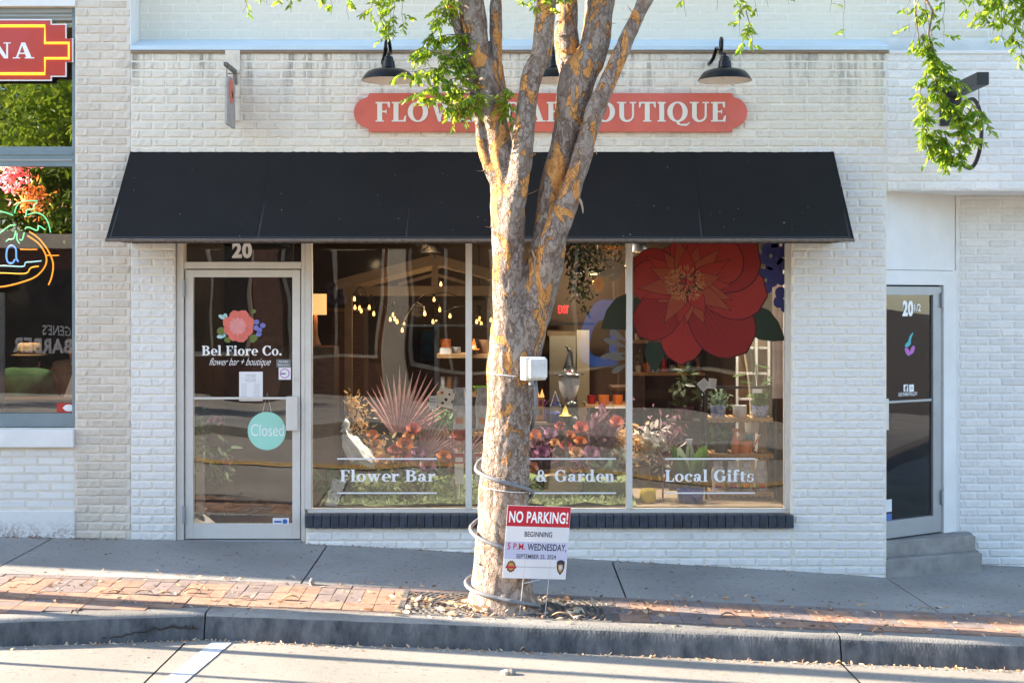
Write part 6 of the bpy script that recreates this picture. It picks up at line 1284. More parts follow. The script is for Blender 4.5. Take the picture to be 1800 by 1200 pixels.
# ---- black shelf with jars behind the first mullion
SY = 1.3
sh_ = thing('black_shelf', 'black metal shelf with wooden boards behind the first mullion', 'shelf', W(820, 860, SY))
for a in (766, 905):
    for yy in (SY, SY + .35): p = W(a, 0, SY).x; box('post', p - .012, p + .012, yy, yy + .024, .387, W(0, 565, SY).z, M['black'], sh_)
for b in (622, 690, 760): p, q = W(768, b + 7, SY), W(903, b, SY); box('shelf_board', p.x, q.x, SY - .01, SY + .38, p.z, q.z, M['wood'], sh_)
wbox('crossbar', 700, 905, 570.5, 574, SY - .03, SY - .012, M['black'], sh_)
def pot(px, py, r_top, r_bot, h, y, mat, label, name='pot', cat='pot', plant=None, lip=True, seed=1, pl_size=.05, pl=(.05, .04, .05), n=70, stripes=None):
    p = W(px, py, y); s = SC(y); rt, rb_, hh = r_top / s, r_bot / s, h / s; t = thing(name, label, cat, p)
    prof = [(0, 0), (rb_ * .94, 0), (rb_, hh * .05), (rt * .99, hh * .88), (rt, hh), (rt * .92, hh), (rt * .88, hh * .86), (0, hh * .84)] if lip else [(0, 0), (rb_, 0), (rt * 1.05, hh * .5), (rt, hh * .85), (rt * .8, hh), (0, hh)]
    MB().lathe(prof, p, 22).build('vessel', mat, t, auto=40)
    if plant: cloud('plant', None, None, p + Vector((0, 0, hh + pl[2] * .9)), pl, n, pl_size, M[plant], t, seed, .5)
    return t
cm = {k: mk('glaze_' + k, c, .3, .08, 20) for k, c in dict(white=(.66, .66, .66), orange=(.60, .15, .02), brown=(.20, .10, .045), green=(.20, .42, .03), black=(.02, .02, .02), red=(.50, .02, .02), plum=(.09, .015, .04), yellow=(.62, .46, .05), blue=(.04, .07, .36), charcoal=(.06, .06, .075), grey=(.3, .3, .3), teal=(.04, .16, .15), cream=(.62, .57, .48)).items()}
pot(783, 622, 11, 11, 11, SY + .05, cm['white'], 'white bowl on the top board of the black shelf', 'bowl', 'bowl'); pot(783, 610.5, 9.5, 9.5, 14, SY + .05, cm['orange'], 'orange candle standing in the white bowl', 'candle', 'candle'); pot(802, 622, 8, 8, 12, SY + .12, cm['grey'], 'grey bowl on the top board of the black shelf', 'bowl', 'bowl'); pot(834, 622, 9, 7, 26, SY + .05, cm['black'], 'black pitcher on the shelf behind the mullion', 'pitcher', 'pitcher', lip=False); pot(850, 622, 9, 9, 25, SY + .1, cm['brown'], 'brown jar on the shelf beside the trunk', 'jar', 'jar', lip=False); pot(845, 690, 14, 9, 12, SY + .02, cm['green'], 'bright green bowl on the middle shelf board', 'bowl', 'bowl')
hat_o = thing('small_orange_hat', 'small orange witch hat hanging by the black pitcher', 'hat', W(832, 622, SY - .04)); MB().lathe([(.055, 0), (.025, .01), (.018, .06), (0, .10)], W(833, 614, SY - .03), 14).build('cone', cm['orange'], hat_o, smooth=True)
for k, a in enumerate((778, 790, 801, 860)): pot(a, 690, 5.5, 4.5, 28, SY + .06, [cm['grey'], cm['brown'], cm['charcoal'], cm['grey']][k], ['grey bottle first on the middle shelf board', 'brown bottle second on the middle shelf board', 'charcoal bottle third on the middle shelf board', 'grey bottle beside the green bowl'][k], 'bottle', 'bottle', lip=False)
cloud('potted_fern', 'dark green plant behind the price card in the left window', 'plant', W(765, 745, .9), (.10, .06, .06), 260, .07, M['green_leaf'], None, 61, .3)
# ---- middle pane display
gy = .6
fb = thing('autumn_flower_display', 'autumn roses and plum grasses in the middle window display', 'flower display', W(1030, 850, gy))
for a, b, r, mt in ((1021, 752, .045, 'r_coral'), (968, 762, .04, 'r_purple'), (985, 750, .035, 'r_red'), (1013, 796, .042, 'r_apricot'), (1020, 776, .038, 'r_orange'), (995, 785, .04, 'r_red'), (1038, 797, .052, 'r_purple'), (1084, 742, .042, 'r_coral'), (953, 796, .045, 'r_purple'), (940, 765, .04, 'r_orange'), (1002, 765, .032, 'r_orange'), (975, 778, .03, 'r_apricot'), (935, 822, .04, 'r_apricot')): rose(W(a, b, gy - .08 - .1 * ((a * 3) % 5) / 5), r * 1.35, M[mt], fb)
cloud('plum_grass', None, None, W(1060, 775, gy), (.055, .04, .10), 420, .10, M['plum'], fb, 71, 2.2); cloud('plum_grass', None, None, W(948, 800, gy), (.07, .04, .06), 200, .08, M['plum'], fb, 72, 1.5); cloud('broad_sage_leaves', None, None, W(1060, 825, gy - .1), (.12, .03, .03), 34, .17, M['sage'], fb, 73, .3); cloud('silver_leaves', None, None, W(1092, 800, gy - .05), (.06, .04, .05), 90, .08, M['silverleaf'], fb, 74, .4); cloud('mauve_leaves', None, None, W(1015, 825, gy - .1), (.07, .03, .03), 60, .09, M['plum'], fb, 75, .4); cloud('gold_leaves', None, None, W(1095, 770, gy), (.05, .04, .06), 80, .06, M['gold_fl'], fb, 76, .4)
mp_ = thing('moss_panel', 'moss covered panel with dark green edge under & Garden lettering', 'panel', W(1060, 890, .35)); wbox('panel_face', 1025, 1100, 848, 893, .35, .40, M['moss'], mp_); wbox('edge', 1022, 1026, 846, 876, .345, .352, mk('bright_moss', (.03, .11, .02), .9, .3, 40), mp_)
wbox('wooden_crate', 957, 1020, 836, 872, .42, .60, mk('pale_crate_wood', (.50, .36, .17), .7, .15, 9, .1, 40, stretch=(1, 6, 6)), label='pale wooden block behind & Garden lettering', cat='block'); 
rail = thing('pale_wood_stake', 'pale leaning wooden stake in the middle window', 'stake', W(998, 845, .32)); beam(W(999, 845, .32), W(992, 745, .36), .015, .022, 'shaft', 'cream_wood', rail)
hh_ = thing('haunted_house_box', 'orange and purple toy house beside the trunk in the window', 'toy house', W(945, 740, gy + .15)); y = gy + .15; M['h_or'] = mk('house_orange', (.60, .25, .03), .5, .08, 20); M['h_pu'] = mk('house_purple', (.22, .02, .20), .5, .08, 20)
wbox('house_wall', 932, 957, 698, 738, y, y + .1, M['h_or'], hh_)
for a in (936, 945, 953): p = W(a, 698, y); MB().add([(p.x - .02, y, p.z), (p.x + .02, y, p.z), (p.x, y + .05, p.z + .07), (p.x - .02, y + .1, p.z), (p.x + .02, y + .1, p.z)], [(0, 1, 2), (1, 4, 2), (4, 3, 2), (3, 0, 2)]).build('roof_spire', M['h_or'], hh_)
for a, b in ((938, 708), (950, 708), (950, 724), (938, 724)): wbox('window', a - 3, a + 3, b - 5, b + 5, y - .006, y - .001, M['h_pu'] if b < 715 else M['ink'], hh_)
for a in (931.5, 957.5): wbox('purple_tower', a - 1.5, a + 1.5, 704, 738, y - .004, y + .09, M['h_pu'], hh_)
tr_ = thing('glass_terrarium', 'pointed glass terrarium with blue tint behind the roses', 'terrarium', W(975, 744, gy + .2)); y = gy + .2; MB().lathe([(.07, 0), (.085, .14), (.05, .16), (0, .26)], W(976, 742, y), 6).build('glass', M['clear'], tr_); MB().lathe([(0, .002), (.06, .002), (.07, .08), (0, .10)], W(976, 742, y), 8).build('blue_sand', cm['blue'], tr_)
for k in range(6): a = 2 * math.pi * k / 6; p = W(976, 742, y); MB().tube([p + Vector((.072 * math.cos(a), .072 * math.sin(a), 0)), p + Vector((.087 * math.cos(a), .087 * math.sin(a), .14)), p + Vector((0, 0, .262))], .003, 4).build('edge', cm['grey'], tr_)
wt = thing('egg_planter', 'white egg-shaped planter under a black witch hat', 'planter', W(1000, 700, gy + .3)); y = gy + .3; p = W(1000, 702, y); MB().lathe([(0, 0), (.045, 0), (.06, .03), (.085, .1), (.088, .16), (.08, .21), (.075, .212), (.0, .19)], p, 22).build('vessel', cm['white'], wt, smooth=True)
wh = thing('witch_hat', 'black witch hat with white swirls on the egg planter', 'hat', p + Vector((0, 0, .21))); MB().lathe([(.13, .0), (.125, .012), (.06, .02), (.05, .07)], p + Vector((0, 0, .213)), 22).build('brim', cm['black'], wh, smooth=True); MB().tube([p + Vector((0, 0, .25)), p + Vector((.006, 0, .33)), p + Vector((.012, 0, .40)), p + Vector((-.012, 0, .45)), p + Vector((-.035, 0, .455))], [.05, .035, .02, .01, .003], 14).build('cone', cm['black'], wh, smooth=True)
mb = MB()
for k in range(9): zz = .26 + .018 * k; rr_ = .05 - .0045 * k; mb.tube([p + Vector((rr_ * math.sin(q), -rr_ * math.cos(q) - .002, zz + .012 * q)) for q in (-.7, -.3, .1, .5)], .003, 4)
mb.build('swirl', cm['white'], wh); rose(p + Vector((0, -.06, .235)), .02, M['r_red'], wh, 'flower')
card(1012, 671, 13, 13, gy + .2, 4, 'white price card hung on the egg planter', stick=False)
ct = thing('black_cat_figure', 'black cat figure with a yellow hat on the crate', 'figurine', W(1005, 750, gy + .1)); y = gy + .1; p = W(1005, 748, y)
MB().lathe([(0, 0), (.055, .0), (.065, .05), (.05, .11), (.058, .15), (.045, .2), (0, .215)], p, 18).build('body', cm['black'], ct, smooth=True)
for s in (-1, 1): MB().lathe([(.02, 0), (0, .05)], p + Vector((.035 * s, 0, .195)), 8).build('ear', cm['black'], ct)
MB().lathe([(.055, 0), (.03, .012), (.018, .05), (0, .09)], p + Vector((-.055, -.05, .09)), 14).build('yellow_hat', cm['yellow'], ct, smooth=True); MB().lathe([(0, -.03), (.02, -.02), (.028, 0), (.02, .02), (0, .03)], p + Vector((.02, -.05, .06)), 12).build('muzzle', cm['grey'], ct, smooth=True)
cr_ = thing('display_crate', 'rough brown wooden crate behind the roses', 'crate', W(970, 840, gy + .08))
for k in range(3): wbox('plank', 930, 1030, 745 + 27 * k, 770 + 27 * k, gy + .08 + .003 * (k % 2), gy + .35, M['wood_dark'], cr_)
bt = thing('back_display_table', 'dark table carrying orange pots behind the middle pane', 'table', W(1075, 860, 1.9)); wbox('table_top', 1030, 1112, 712, 716, 1.9, 2.4, M['wood'], bt); wbox('edge_trim', 1046, 1100, 714, 717.5, 1.893, 1.899, cm['white'], bt)
for a in (1033, 1109): wbox('leg', a - 2, a + 2, 716.2, 876, 1.92, 1.95, M['black'], bt)
pot(1061, 712, 10, 9.5, 18, 2.0, cm['orange'], 'left glossy orange pot on the back table'); pot(1086, 712, 9, 9, 18, 2.05, cm['orange'], 'right glossy orange pot on the back table'); pot(1040, 712, 8, 7, 18, 2.1, cm['red'], 'red cup at the left end of the back table', 'cup', 'cup')
# ---- right pane: slatted plant stand
ry = .55
sd_ = thing('plant_stand', 'black metal plant stand with three slatted wooden shelves', 'plant stand', W(1303, 893, ry))
for a in (1241.5, 1363.5):
    for yy in (ry, ry + .3): p = W(a, 0, ry).x; box('post', p - .011, p + .011, yy, yy + .022, .387, W(0, 680, ry).z, M['black'], sd_)
wbox('top_bar', 1240, 1366, 678.5, 683, ry - .004, ry + .02, M['black'], sd_)
def shelf(b, x0=1246, x1=1360):
    p, q = W(x0, b + 8.5, ry), W(x1, b, ry); so = box('shelf_board', p.x, q.x, ry + .003, ry + .02, p.z, q.z, M['wood'], sd_)
    for k in range(11): xx = p.x + (q.x - p.x) * (k + .5) / 11; box('slat', xx - .014, xx + .014, ry + .021, ry + .32, p.z + .012, q.z, M['wood'], so); box('slat_notch', xx - .005, xx + .005, ry - .001, ry + .0025, p.z - .001, p.z + .01, M['ink'], so)
for b in (734, 797, 864): shelf(b)
M['delft'] = mk('blue_white_glaze', (.62, .64, .68), .25, .3, 30, col2=(.05, .12, .45)); M['delft2'] = mk('blue_print_glaze', (.03, .08, .42), .25, .3, 55, col2=(.60, .63, .70))
pot(1262, 733.5, 14.5, 12, 21, ry + .08, M['delft'], 'pale blue-patterned pot left on the top stand shelf', plant='sage', pl=(.045, .03, .04), n=170, seed=81, pl_size=.05); pot(1300, 733.5, 12.5, 12, 21.5, ry + .08, cm['white'], 'plain white pot in the middle of the top stand shelf'); pot(1336, 733.5, 15.5, 12.5, 21, ry + .08, M['delft2'], 'dark blue-patterned pot right on the top stand shelf', plant='green_leaf', pl=(.03, .03, .04), n=60, seed=82, pl_size=.09); pot(1267, 796.5, 13, 11, 21, ry + .1, cm['charcoal'], 'charcoal pot on the middle stand shelf', plant='green_leaf', pl=(.05, .04, .04), n=110, seed=83, pl_size=.06)
wc = thing('orange_watering_can', 'orange watering can with long spout on the stand', 'watering can', W(1308, 796, ry + .06)); y = ry + .06; p = W(1308, 796.3, y); MB().lathe([(0, 0), (.062, 0), (.063, .10), (.05, .105), (0, .105)], p, 22).build('body', cm['orange'], wc, auto=40); MB().tube([p + Vector((.05, 0, .03)), p + Vector((.09, 0, .07)), p + Vector((.125, 0, .145))], [.014, .009, .007], 8).build('spout', cm['orange'], wc, smooth=True); MB().lathe([(.006, 0), (.013, .012)], p + Vector((.125, 0, .142)), 10).build('rose_head', cm['white'], wc); MB().tube([p + Vector((.045, 0, .095)), p + Vector((.075, 0, .092)), p + Vector((.095, 0, .075))], .006, 6).build('handle', cm['orange'], wc)
sb_ = thing('spray_bottle', 'orange spray bottle with white trigger beside the watering can', 'spray bottle', W(1292, 796, ry + .05)); p = W(1292, 796.3, ry + .03); MB().lathe([(0, 0), (.032, 0), (.034, .1), (.02, .13), (.014, .165), (.016, .18)], p, 18).build('body', cm['orange'], sb_, smooth=True); MB().box(p.x - .02, p.x + .03, p.y - .012, p.y + .012, p.z + .181, p.z + .205, bev=.006).build('head', cm['orange'], sb_); MB().tube([p + Vector((.02, 0, .182)), p + Vector((.035, 0, .16)), p + Vector((.03, 0, .14))], .005, 6).build('trigger', cm['white'], sb_)
pot(1318, 796.5, 7, 7, 34, ry + .2, cm['teal'], 'dark teal bottle behind the watering can', 'bottle', 'bottle', lip=False)
for k, a in enumerate((1262, 1288, 1312, 1338)): bag(a, 836, 22, 52, ry + .1, ['leftmost clear snack bag on the lowest stand shelf', 'second clear snack bag on the lowest stand shelf', 'third clear snack bag on the lowest stand shelf', 'rightmost clear snack bag on the lowest stand shelf'][k], lab=['r_purple', 'h_pu', 'r_orange', 'r_red'][k])
card(1237, 676, 18, 18, ry - .02, 40, 'tilted white card on the corner of the plant stand', stick=False); card(1252, 674, 14, 18, ry - .015, -6, 'upright white card on the corner of the plant stand', stick=False); card(1331, 687, 17, 7, ry - .02, 0, 'small white label above the dark blue pot', stick=False, lines=0)
tp_ = thing('tall_houseplant', 'tall leafy houseplant behind the plant stand', 'plant', W(1322, 735, ry + .5)); y = ry + .5
for k, (a, b) in enumerate(((1310, 655), (1330, 640), (1318, 610), (1345, 660), (1360, 668), (1300, 668), (1325, 595))):
    e = W(a, b, y + .03 * k); st_ = W(1325, 735, y); MB().tube([st_, st_.lerp(e, .5) + Vector((.02, 0, .03)), e], .004, 5).build('stem', M['sage'], tp_)
    an = R.uniform(-.8, .8); d = Vector((math.cos(an) * (1 if k % 2 else -1), -.3, -.25)).normalized(); sde = d.cross(Vector((0, 0, 1))).normalized(); L_ = .13; vs = [e]; 
    for t in (.25, .5, .75): vs += [e + d * L_ * t + sde * .045 * math.sin(math.pi * t), e + d * L_ * t + Vector((0, 0, -.012)), e + d * L_ * t - sde * .045 * math.sin(math.pi * t)]
    vs.append(e + d * L_); MB().add(vs, [(0, 1, 2), (0, 2, 3), (1, 4, 5, 2), (2, 5, 6, 3), (4, 7, 8, 5), (5, 8, 9, 6), (7, 10, 8), (8, 10, 9)]).build('leaf', M['green_leaf'], tp_, smooth=True)
pot(1322, 760, 14, 12, 26, y, cm['white'], 'white pot of the tall houseplant behind the stand'); wsh = thing('white_shelf_unit', 'pale shelf frames behind the plant stand', 'shelf', W(1335, 860, 1.5))
for a in (1296, 1330, 1352): wbox('upright', a - 2, a + 2, 560, 862, 1.5, 1.53, cm['white'], wsh)
for b in (610, 655, 700): wbox('shelf_board', 1298, 1350, b, b + 3, 1.531, 1.7, cm['white'], wsh)
wbox('back_panel', 1300, 1348, 566, 860, 1.705, 1.72, M['cream_wood'], wsh)
for nme, px_, lab in (('paper_banner', 1368, 'pale paper banner hanging by the right window jamb'),): t = thing(nme, lab, 'banner', W(px_, 660, .35)); wbox('sheet', 1358, 1378, 425, 700, .35, .354, mk('pink_paper', (.52, .42, .40), .8, .1, 6), t)
sf = thing('silver_foliage_bunch', 'silver and gold leaf bunch at the left of the right pane', 'foliage', W(1140, 850, .5)); cloud('silver_leaves', None, None, W(1150, 785, .5), (.07, .04, .07), 150, .085, M['silverleaf'], sf, 91, .2); cloud('gold_leaves', None, None, W(1125, 790, .52), (.05, .04, .09), 120, .07, M['gold_fl'], sf, 92, .2); cloud('dark_leaves', None, None, W(1160, 770, .62), (.12, .05, .10), 160, .07, M['plum'], sf, 93, .2); pot(1132, 850, 12, 10, 30, .52, cm['brown'], 'brown pot holding the silver foliage')
pot(1139, 892, 14, 9, 34, .35, cm['yellow'], 'yellow footed pot at the foot of the right pane', lip=False); t = pot(1214, 893, 24, 20, 34, .4, cm['blue'], 'large cobalt blue pot under the Local Gifts lettering', plant=None); pb = thing('calla_plant', 'broad leafy plant with white flower in the cobalt pot', 'plant', W(1214, 858, .4))
for k in range(13):
    b = W(1214, 858, .4); a = R.uniform(-.9, .9); L_ = R.uniform(.22, .42); d = Vector((math.sin(a) * .7, R.uniform(-.3, .3), 1)).normalized(); sde = d.cross(Vector((0, 1, 0))).normalized(); w_ = .045; vs = [b]
    for q in (.35, .6, .85): vs += [b + d * L_ * q + sde * w_ * math.sin(math.pi * (q * .9 + .05)), b + d * L_ * q + Vector((0, .012, 0)), b + d * L_ * q - sde * w_ * math.sin(math.pi * (q * .9 + .05))]
    vs.append(b + d * L_ + Vector((0, -.03, -.01))); MB().add(vs, [(0, 1, 2), (0, 2, 3), (1, 4, 5, 2), (2, 5, 6, 3), (4, 7, 8, 5), (5, 8, 9, 6), (7, 10, 8), (8, 10, 9)]).build('leaf', M['sage'] if k % 2 else M['green_leaf'], pb, smooth=True)
p = W(1212, 778, .33); MB().lathe([(.004, -.05), (.02, .0), (.032, .03)], p, 12, arc=(.6, 5.6)).build('white_spathe', cm['white'], pb, smooth=True); MB().tube([W(1214, 858, .4), p + Vector((0, 0, -.05))], .005, 5).build('stem', M['sage'], pb)
t = pot(1203, 738, 17, 15, 24, 1.2, cm['plum'], 'dark plum pot behind the right pane', plant='dark_leaf', pl=(.05, .04, .10), n=60, seed=95, pl_size=.12); box('plinth', W(1175, 0, 1.2).x, W(1232, 0, 1.2).x, 1.1, 1.4, .387 - .3, W(0, 738.5, 1.2).z, M['wall_dark'], label='dark plinth under the plum pot', cat='plinth')
ws = thing('wall_shelf', 'long wooden wall shelf of jars behind the plum pot', 'shelf', W(1170, 660, 3.0))
for b in (598, 655): wbox('shelf_board', 1112, 1240, b, b + 5, 3.0, 3.25, M['wood'], ws); wbox('bracket', 1130, 1133, b + 5.3, b + 20, 3.02, 3.2, M['black'], ws)
wbox('back_panel', 1110, 1242, 560, 700, 3.26, 3.29, M['wall_dark'], ws); wbox('stand_leg', 1174, 1178, 700.3, 800, 3.26, 3.29, M['wall_dark'], ws)
for k in range(9): pot(1120 + 14 * k, 597.6, 4.5 + (k % 3), 4 + (k % 2), 12 + 5 * ((k * 7) % 4), 3.08, cm[['cream', 'green', 'orange', 'teal', 'white', 'brown', 'yellow', 'grey', 'blue'][k]], ['cream', 'green', 'orange', 'teal', 'white', 'brown', 'yellow', 'grey', 'blue'][k] + ' jar on the upper wall shelf behind the flower print', 'jar', 'jar', lip=k % 2 == 0)
for k in range(8): pot(1122 + 15 * k, 654.6, 5 + (k % 3), 4 + (k % 2), 13 + 4 * ((k * 5) % 4), 3.08, cm[['white', 'orange', 'cream', 'red', 'grey', 'yellow', 'teal', 'brown'][k]], ['white', 'orange', 'cream', 'red', 'grey', 'yellow', 'teal', 'brown'][k] + ' jar on the lower wall shelf behind the plum pot', 'jar', 'jar', plant='sage' if k % 3 == 0 else None, pl=(.04, .03, .05), n=40, seed=110 + k, lip=k % 2 == 1)
fan(W(1068, 800, gy + .1), 13, 40, 140, .36, .012, M['mauve_palm'], fb); fan(W(958, 812, gy + .1), 11, 50, 140, .32, .011, M['blush'], fb); fan(W(1165, 822, .6), 11, 50, 130, .3, .011, M['mauve_palm'], sf); cloud('dried_sprigs', None, None, W(665, 800, dy), (.12, .05, .06), 160, .06, M['gold_fl'], fa, 121, .8); cloud('plum_tufts', None, None, W(770, 790, dy + .1), (.12, .04, .06), 200, .06, M['plum'], fa, 122, .8); cloud('green_filler', None, None, W(700, 835, dy - .12), (.22, .05, .03), 150, .06, M['green_leaf'], fa, 123, .6)
# potted shrub and display leg seen through the door
cloud('pink_flower_shrub', 'leafy shrub with pink flowers inside the shop door', 'plant', W(346, 765, .75), (.07, .06, .14), 260, .06, M['green_leaf'], None, 97, .2); fs_t = thing('white_flower_stand', 'white column stand with splayed base inside the door', 'stand', W(352, 920, .75)); wbox('column', 345, 358, 785, 900, .75, .80, M['alu'], fs_t); MB().lathe([(.2, 0), (.06, .12), (.03, .14)], (W(352, 0, .78).x, .78, .087), 20).build('foot', M['alu'], fs_t)
tn = thing('pink_tulip_bunch', 'pink tulips hanging low behind the door glass', 'flowers', W(390, 860, .8)); 
for a, b in ((382, 740), (400, 812), (372, 742), (376, 845)): rose(W(a, b, .8), .045, M['r_purple'], tn, 'bloom')
cloud('stems', None, None, W(385, 815, .82), (.04, .03, .10), 60, .10, M['green_leaf'], tn, 98, -1); box('dark_drape', -2.6, -1.98, 1.6, 1.64, .087, 2.6, M['wall_dark'], label='dark drape standing inside the shop door', cat='drape')
# ------------------------------------------------------------------ restaurant interior: guests, chairs, table
FLR = .30
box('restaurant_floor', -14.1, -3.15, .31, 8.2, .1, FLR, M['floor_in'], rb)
M['chair'] = mk('red_brown_wood', (.36, .11, .045), .4, .15, 9, .05, 40, stretch=(6, 6, 1))
def chair(x, y, rz, label):
    t = thing('wooden_chair', label, 'chair', (x, y, FLR), 'restaurant chairs', rz)
    MB().box(-.22, .22, -.22, .22, .43, .47, bev=.01).build('seat', M['chair'], t, local=True)
    for a, b in ((-.19, -.19), (.19, -.19), (-.19, .19), (.19, .19)): MB().box(a - .018, a + .018, b - .018, b + .018, 0, .429 if b > 0 else .92, bev=.004).build('leg', M['chair'], t, local=True)
    MB().box(-.171, .171, -.205, -.18, .82, .92, bev=.005).build('top_rail', M['chair'], t, local=True)
    for k in range(5): MB().box(-.14 + .07 * k - .01, -.14 + .07 * k + .01, -.2, -.186, .471, .819).build('spindle', M['chair'], t, local=True)
def person(x, y, rz, label, mats, hat=None, hair=(.05, .03, .02), lean=0., drop=0.):
    """seated figure: one continuous body; jacket, trousers, hat or hair are its children. local +y is where it faces"""
    skin, jac, tro = mats
    def skinobj(name, verts, edges, radii, mat, parent=None, root=0):
        me = bpy.data.meshes.new(name); me.from_pydata(verts, edges, []); o = bpy.data.objects.new(name, me); COL.objects.link(o); o.modifiers.new('s', 'SKIN'); sv = me.skin_vertices[0].data
        for i, r_ in enumerate(radii): sv[i].radius = r_ if hasattr(r_, '__len__') else (r_, r_)
        sv[root].use_root = True; sb = o.modifiers.new('d', 'SUBSURF'); sb.levels = 2; bpy.context.view_layer.update(); baked(o); o.data.materials.clear(); o.data.materials.append(mat); o.data.polygons.foreach_set('use_smooth', [True] * len(o.data.polygons))
        if parent: o.parent = parent
        return o
    f = lean
    V = [(0, 0, .55), (0, .03 + f * .3, .72), (0, .05 + f * .6, .90), (0, .04 + f, 1.05), (0, .06 + f, 1.13 - drop * .5), (0, .085 + f, 1.22 - drop), (0, .10 + f, 1.31 - drop), (0, .10 + f, 1.37 - drop),
         (-.19, .02 + f, 1.07), (-.25, .12 + f, .78), (-.14, .34 + f, .74), (-.10, .42 + f, .75), (.19, .02 + f, 1.07), (.25, .12 + f, .78), (.14, .34 + f, .74), (.10, .42 + f, .75),
         (-.10, .02, .50), (-.12, .45, .50), (-.12, .44, .10), (-.12, .55, .04), (.10, .02, .50), (.12, .45, .50), (.12, .44, .10), (.12, .55, .04)]
    E = [(0, 1), (1, 2), (2, 3), (3, 4), (4, 5), (5, 6), (6, 7), (3, 8), (8, 9), (9, 10), (10, 11), (3, 12), (12, 13), (13, 14), (14, 15), (0, 16), (16, 17), (17, 18), (18, 19), (0, 20), (20, 21), (21, 22), (22, 23)]
    Rr = [(.15, .12), (.14, .11), (.15, .11), (.13, .09), (.055, .055), (.075, .085), (.08, .095), (.055, .065), .07, .05, .036, .03, .07, .05, .036, .03, .09, .075, .05, .04, .09, .075, .05, .04]
    o = skinobj('person', V, E, Rr, skin); o.location = (x, y, FLR); o.rotation_euler = (0, 0, rz); tag(o, label, 'person')
    skinobj('jacket', V[:4] + V[8:11] + V[12:15] + [(0, .05 + f, 1.17)], [(0, 1), (1, 2), (2, 3), (3, 4), (4, 5), (5, 6), (3, 7), (7, 8), (8, 9), (3, 10)], [(.175, .145), (.165, .135), (.18, .14), (.17, .13), .098, .072, .052, .098, .072, .052, (.085, .08)], jac, o)
    skinobj('trousers', [V[0], V[16], V[17], V[18], V[20], V[21], V[22]], [(0, 1), (1, 2), (2, 3), (0, 4), (4, 5), (5, 6)], [(.17, .14), .105, .09, .065, .105, .09, .065], tro, o)
    hx, hy, hz2 = 0, .10 + f, 1.30 - drop
    mb = MB(); mb.lathe([(0, .016), (.012, .01), (.018, 0), (0, -.015)], (0, hy + .095, hz2 - .03), 8).build('nose', skin, o, local=True, smooth=True)
    for s in (-1, 1): MB().lathe([(0, -.03), (.012, -.02), (.016, 0), (.012, .022), (0, .03)], (s * .088, hy - .005, hz2 - .025), 8).build('ear', skin, o, local=True, smooth=True)
    for s in (-1, 1): MB().lathe([(0, -.007), (.008, 0), (0, .007)], (s * .032, hy + .088, hz2 + .005), 8).build('eye', M['ink'], o, local=True)
    MB().box(-.025, .025, hy + .075, hy + .09, hz2 - .075, hz2 - .066).build('mouth', M['red_ink'], o, local=True)
    for s in (-1, 1):
        for k in range(4): MB().tube([(s * (.10 + .016 * (k - 1.5)), .42 + f, .75), (s * (.08 + .016 * (k - 1.5)), .47 + f + .01 * (k % 2), .752), (s * (.07 + .016 * (k - 1.5)), .50 + f, .738)], [.010, .009, .007], 6).build('finger', skin, o, local=True, smooth=True)
        MB().tube([(s * .12 - s * .045, .41 + f, .76), (s * .05, .45 + f, .765)], [.011, .008], 6).build('thumb', skin, o, local=True, smooth=True)
    hm = mk('hair', hair, .7, .2, 60)
    MB().lathe([(.092, -.05), (.097, .0), (.09, .05), (.06, .09), (0, .105)], (0, hy - .012, hz2 + .01), 20).build('hair', hm, o, local=True, smooth=True)
    if hat:
        MB().lathe([(.098, .0), (.145, .008), (.15, .014), (.10, .018), (.102, .03), (.098, .09), (.085, .115), (.05, .105), (0, .098)], (0, hy - .01, hz2 + .045), 28).build('hat', hat, o, local=True, smooth=True)
        MB().lathe([(.1025, .022), (.1035, .028), (.102, .05)], (0, hy - .01, hz2 + .045), 28).build('hat_band', M['wood_dark'], o, local=True, smooth=True)
    return o
sk = mk('skin', (.45, .25, .17), .5, .06, 9); sk2 = mk('skin_tan', (.36, .19, .12), .5, .06, 9); jg = mk('green_jacket', (.05, .16, .09), .8, .15, 12, .3, 300); jb = mk('brown_jacket', (.055, .04, .035), .8, .15, 12); tj = mk('dark_trousers', (.03, .035, .05), .8, .1, 9)
hx = W(40, 0, .95).x
chair(hx - .02, .92, rad(-14), 'red-brown chair under the guest in the straw hat'); person(hx, .88, rad(-14), 'person in green jacket and straw hat sitting with back to the window', (sk, jg, tj), mk('straw_hat', (.50, .38, .20), .8, .15, 60, .3, 200), lean=.05, drop=.09)
chair(W(108, 0, .9).x, .75, rad(8), 'empty red-brown chair beside the red window sticker')
px2 = W(112, 0, 2.1).x
tb = thing('restaurant_table', 'dark table between the two restaurant guests', 'table', (hx + .18, 1.75, FLR)); MB().box(-.45, .45, -.32, .32, .71, .74, bev=.006).build('table_top', M['wood_dark'], tb, local=True); MB().tube([(0, 0, .03), (0, 0, .709)], .04, 10).build('column', M['black'], tb, local=True); MB().lathe([(.26, 0), (.24, .02), (.04, .03)], (0, 0, 0), 20).build('foot', M['black'], tb, local=True)
chair(px2, 2.55, rad(176), 'red-brown chair under the guest facing the street'); person(px2, 2.58, rad(178), 'person in dark jacket facing the street across the table', (sk2, jb, tj), None, (.03, .02, .015))
nk = thing('folded_napkin', 'white folded menu card standing beside the right window edge', 'menu card', W(122, 705, .5)); MB().add([W(112, 698, .5), W(128, 698, .5), W(128, 655, .5) + Vector((0, .03, 0)), W(126, 655, .5) + Vector((0, .03, 0)), W(114, 698, .62), W(128, 698, .62)], [(0, 1, 2, 3), (4, 5, 2, 3)]).build('card_face', M['paper'], nk)
